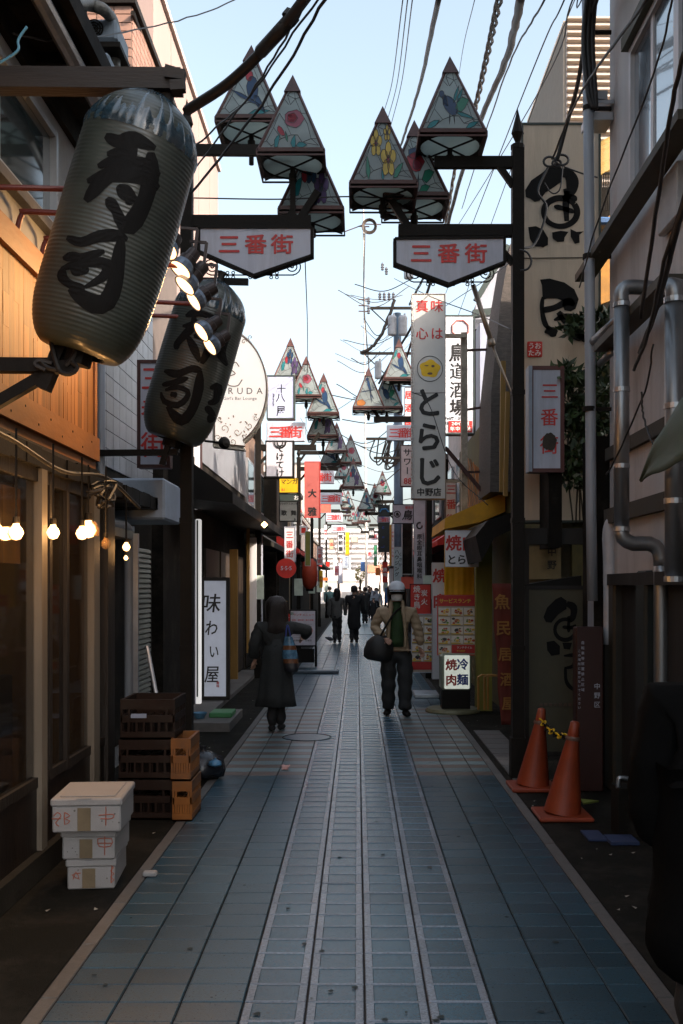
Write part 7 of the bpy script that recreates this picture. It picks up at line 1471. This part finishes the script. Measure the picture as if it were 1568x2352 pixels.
MB().tube(bez([P(655, 1470, Yb), P(660, 1435, Yb), P(668, 1468, Yb)], 10), .008, 5).build('handle', bluep, t2)
# people farther down the street
walk = dict(stride=.03, legs=.04)
def far_person(lab, x, yb, ht, top, legs, hem, hair=hairb, long=0, face=-1, w=1, hw=.11, stride=.03, armL=None, armR=None):
    Yp = 1.65 * F / (yb - CY); d = dict(stride=stride, legs=.04)
    if armL: d['armL'] = armL
    if armR: d['armR'] = armR
    return person(lab, P(x, 0, Yp).x, Yp, ht, face, d, dict(top=top, legs=legs, hem=hem, hair=hair, long=long, w=w, hemw=hw), 'people walking away down the street' if face < 0 else 'people walking towards the camera', detail=False)
far_person('long haired woman in a grey knit top and dark trousers walking away mid street', 774, 1477, 1.60, M('grey_knit', (.10, .10, .095), .9, var=.3, scale=60, bump=.5), darkc, .44, long=1.4, w=1.15, stride=.06)
far_person('man in a long black coat walking away, tallest figure of the group', 813, 1477, 1.68, darkc, darkc, .20, w=1.25, hw=.14)
far_person('person in dark clothes behind the tall man, to his right', 838, 1432, 1.63, coatg, darkc, .30, w=1.1, hw=.12)
far_person('person in a pale blue jacket walking towards the camera behind the crowd', 864, 1432, 1.60, M('pale_blue_jacket', (.30, .36, .42), .8), darkc, .46, face=1, w=1.2)
far_person('small person in black in front of the pale blue jacket', 858, 1440, 1.30, darkc, darkc, .35, w=1.1)
far_person('brown haired woman in a dark jacket facing the camera in the crowd', 851, 1420, 1.62, coatg, darkc, .45, hair=M('brown_hair', (.08, .035, .02), .5), long=.5, face=1)
far_person('person mostly hidden left of the long haired woman', 757, 1420, 1.66, M('teal_jacket', (.05, .12, .13), .8), darkc, .46, w=1.1)
far_person('distant person in brown at the edge of the bright crossing', 826, 1405, 1.66, M('brown_jacket', (.10, .06, .04), .8), darkc, .45)
far_person('distant tall person behind the pale blue jacket', 847, 1398, 1.72, coatg, darkc, .45)
# dark coated figure cut by the right edge
Xn, Yn = 1.14, 3.05
t, hc, k, f, V = person('figure in a black coat close to the camera, cut off by the right frame edge', Xn, Yn, 1.62, -1, dict(stride=.02, legs=.055, armL=[(.12, 0, .79), (.14, .0, .66), (.12, .04, .52)], armR=[(-.12, 0, .79), (-.14, 0, .66), (-.12, .04, .52)]), dict(top=M('unlit_black_wool', (.004, .004, .004), .95, spec=.05), legs=darkc, hem=.24, w=1.75, hemw=.185, hair=hairb, sl=1.5), detail=False)
# pigeon near the walking woman's feet
pg = MB(); c = P(758, 1472, 1.65 * F / (1479 - CY)); ax = Vector((-.9, 0, .25)).normalized()
pg.lathe([(0, -.12), (.03, -.09), (.06, 0), (.05, .06), (.028, .10), (.03, .13), (.0, .155)], c + Vector((0, 0, .06)), 14, ax).tube([c + Vector((.0, 0, .02)), c + Vector((0, 0, -.05))], .006, 5).tube([c + Vector((.03, 0, .02)), c + Vector((.03, 0, -.05))], .006, 5)
pg.build('pigeon', M('slate_feather', (.06, .065, .075), .6), smooth=True, label='small dark pigeon on the paving left of the long haired woman', cat='bird')

for o_ in bpy.data.objects:
    if o_.name.split('.')[0] in ('crate_rib', 'divider', 'lead_line', 'coloured_glass', 'base_ring', 'scrollwork', 'food_picture', 'scroll_ornament', 'insulator', 'small_print', 'stem', 'bamboo_blind', 'railing', 'wound_tube_light', 'marker_writing', 'emblem_detail', 'panel_joint', 'tie_cord', 'picture') and o_.parent: o_['kind'] = 'stuff'
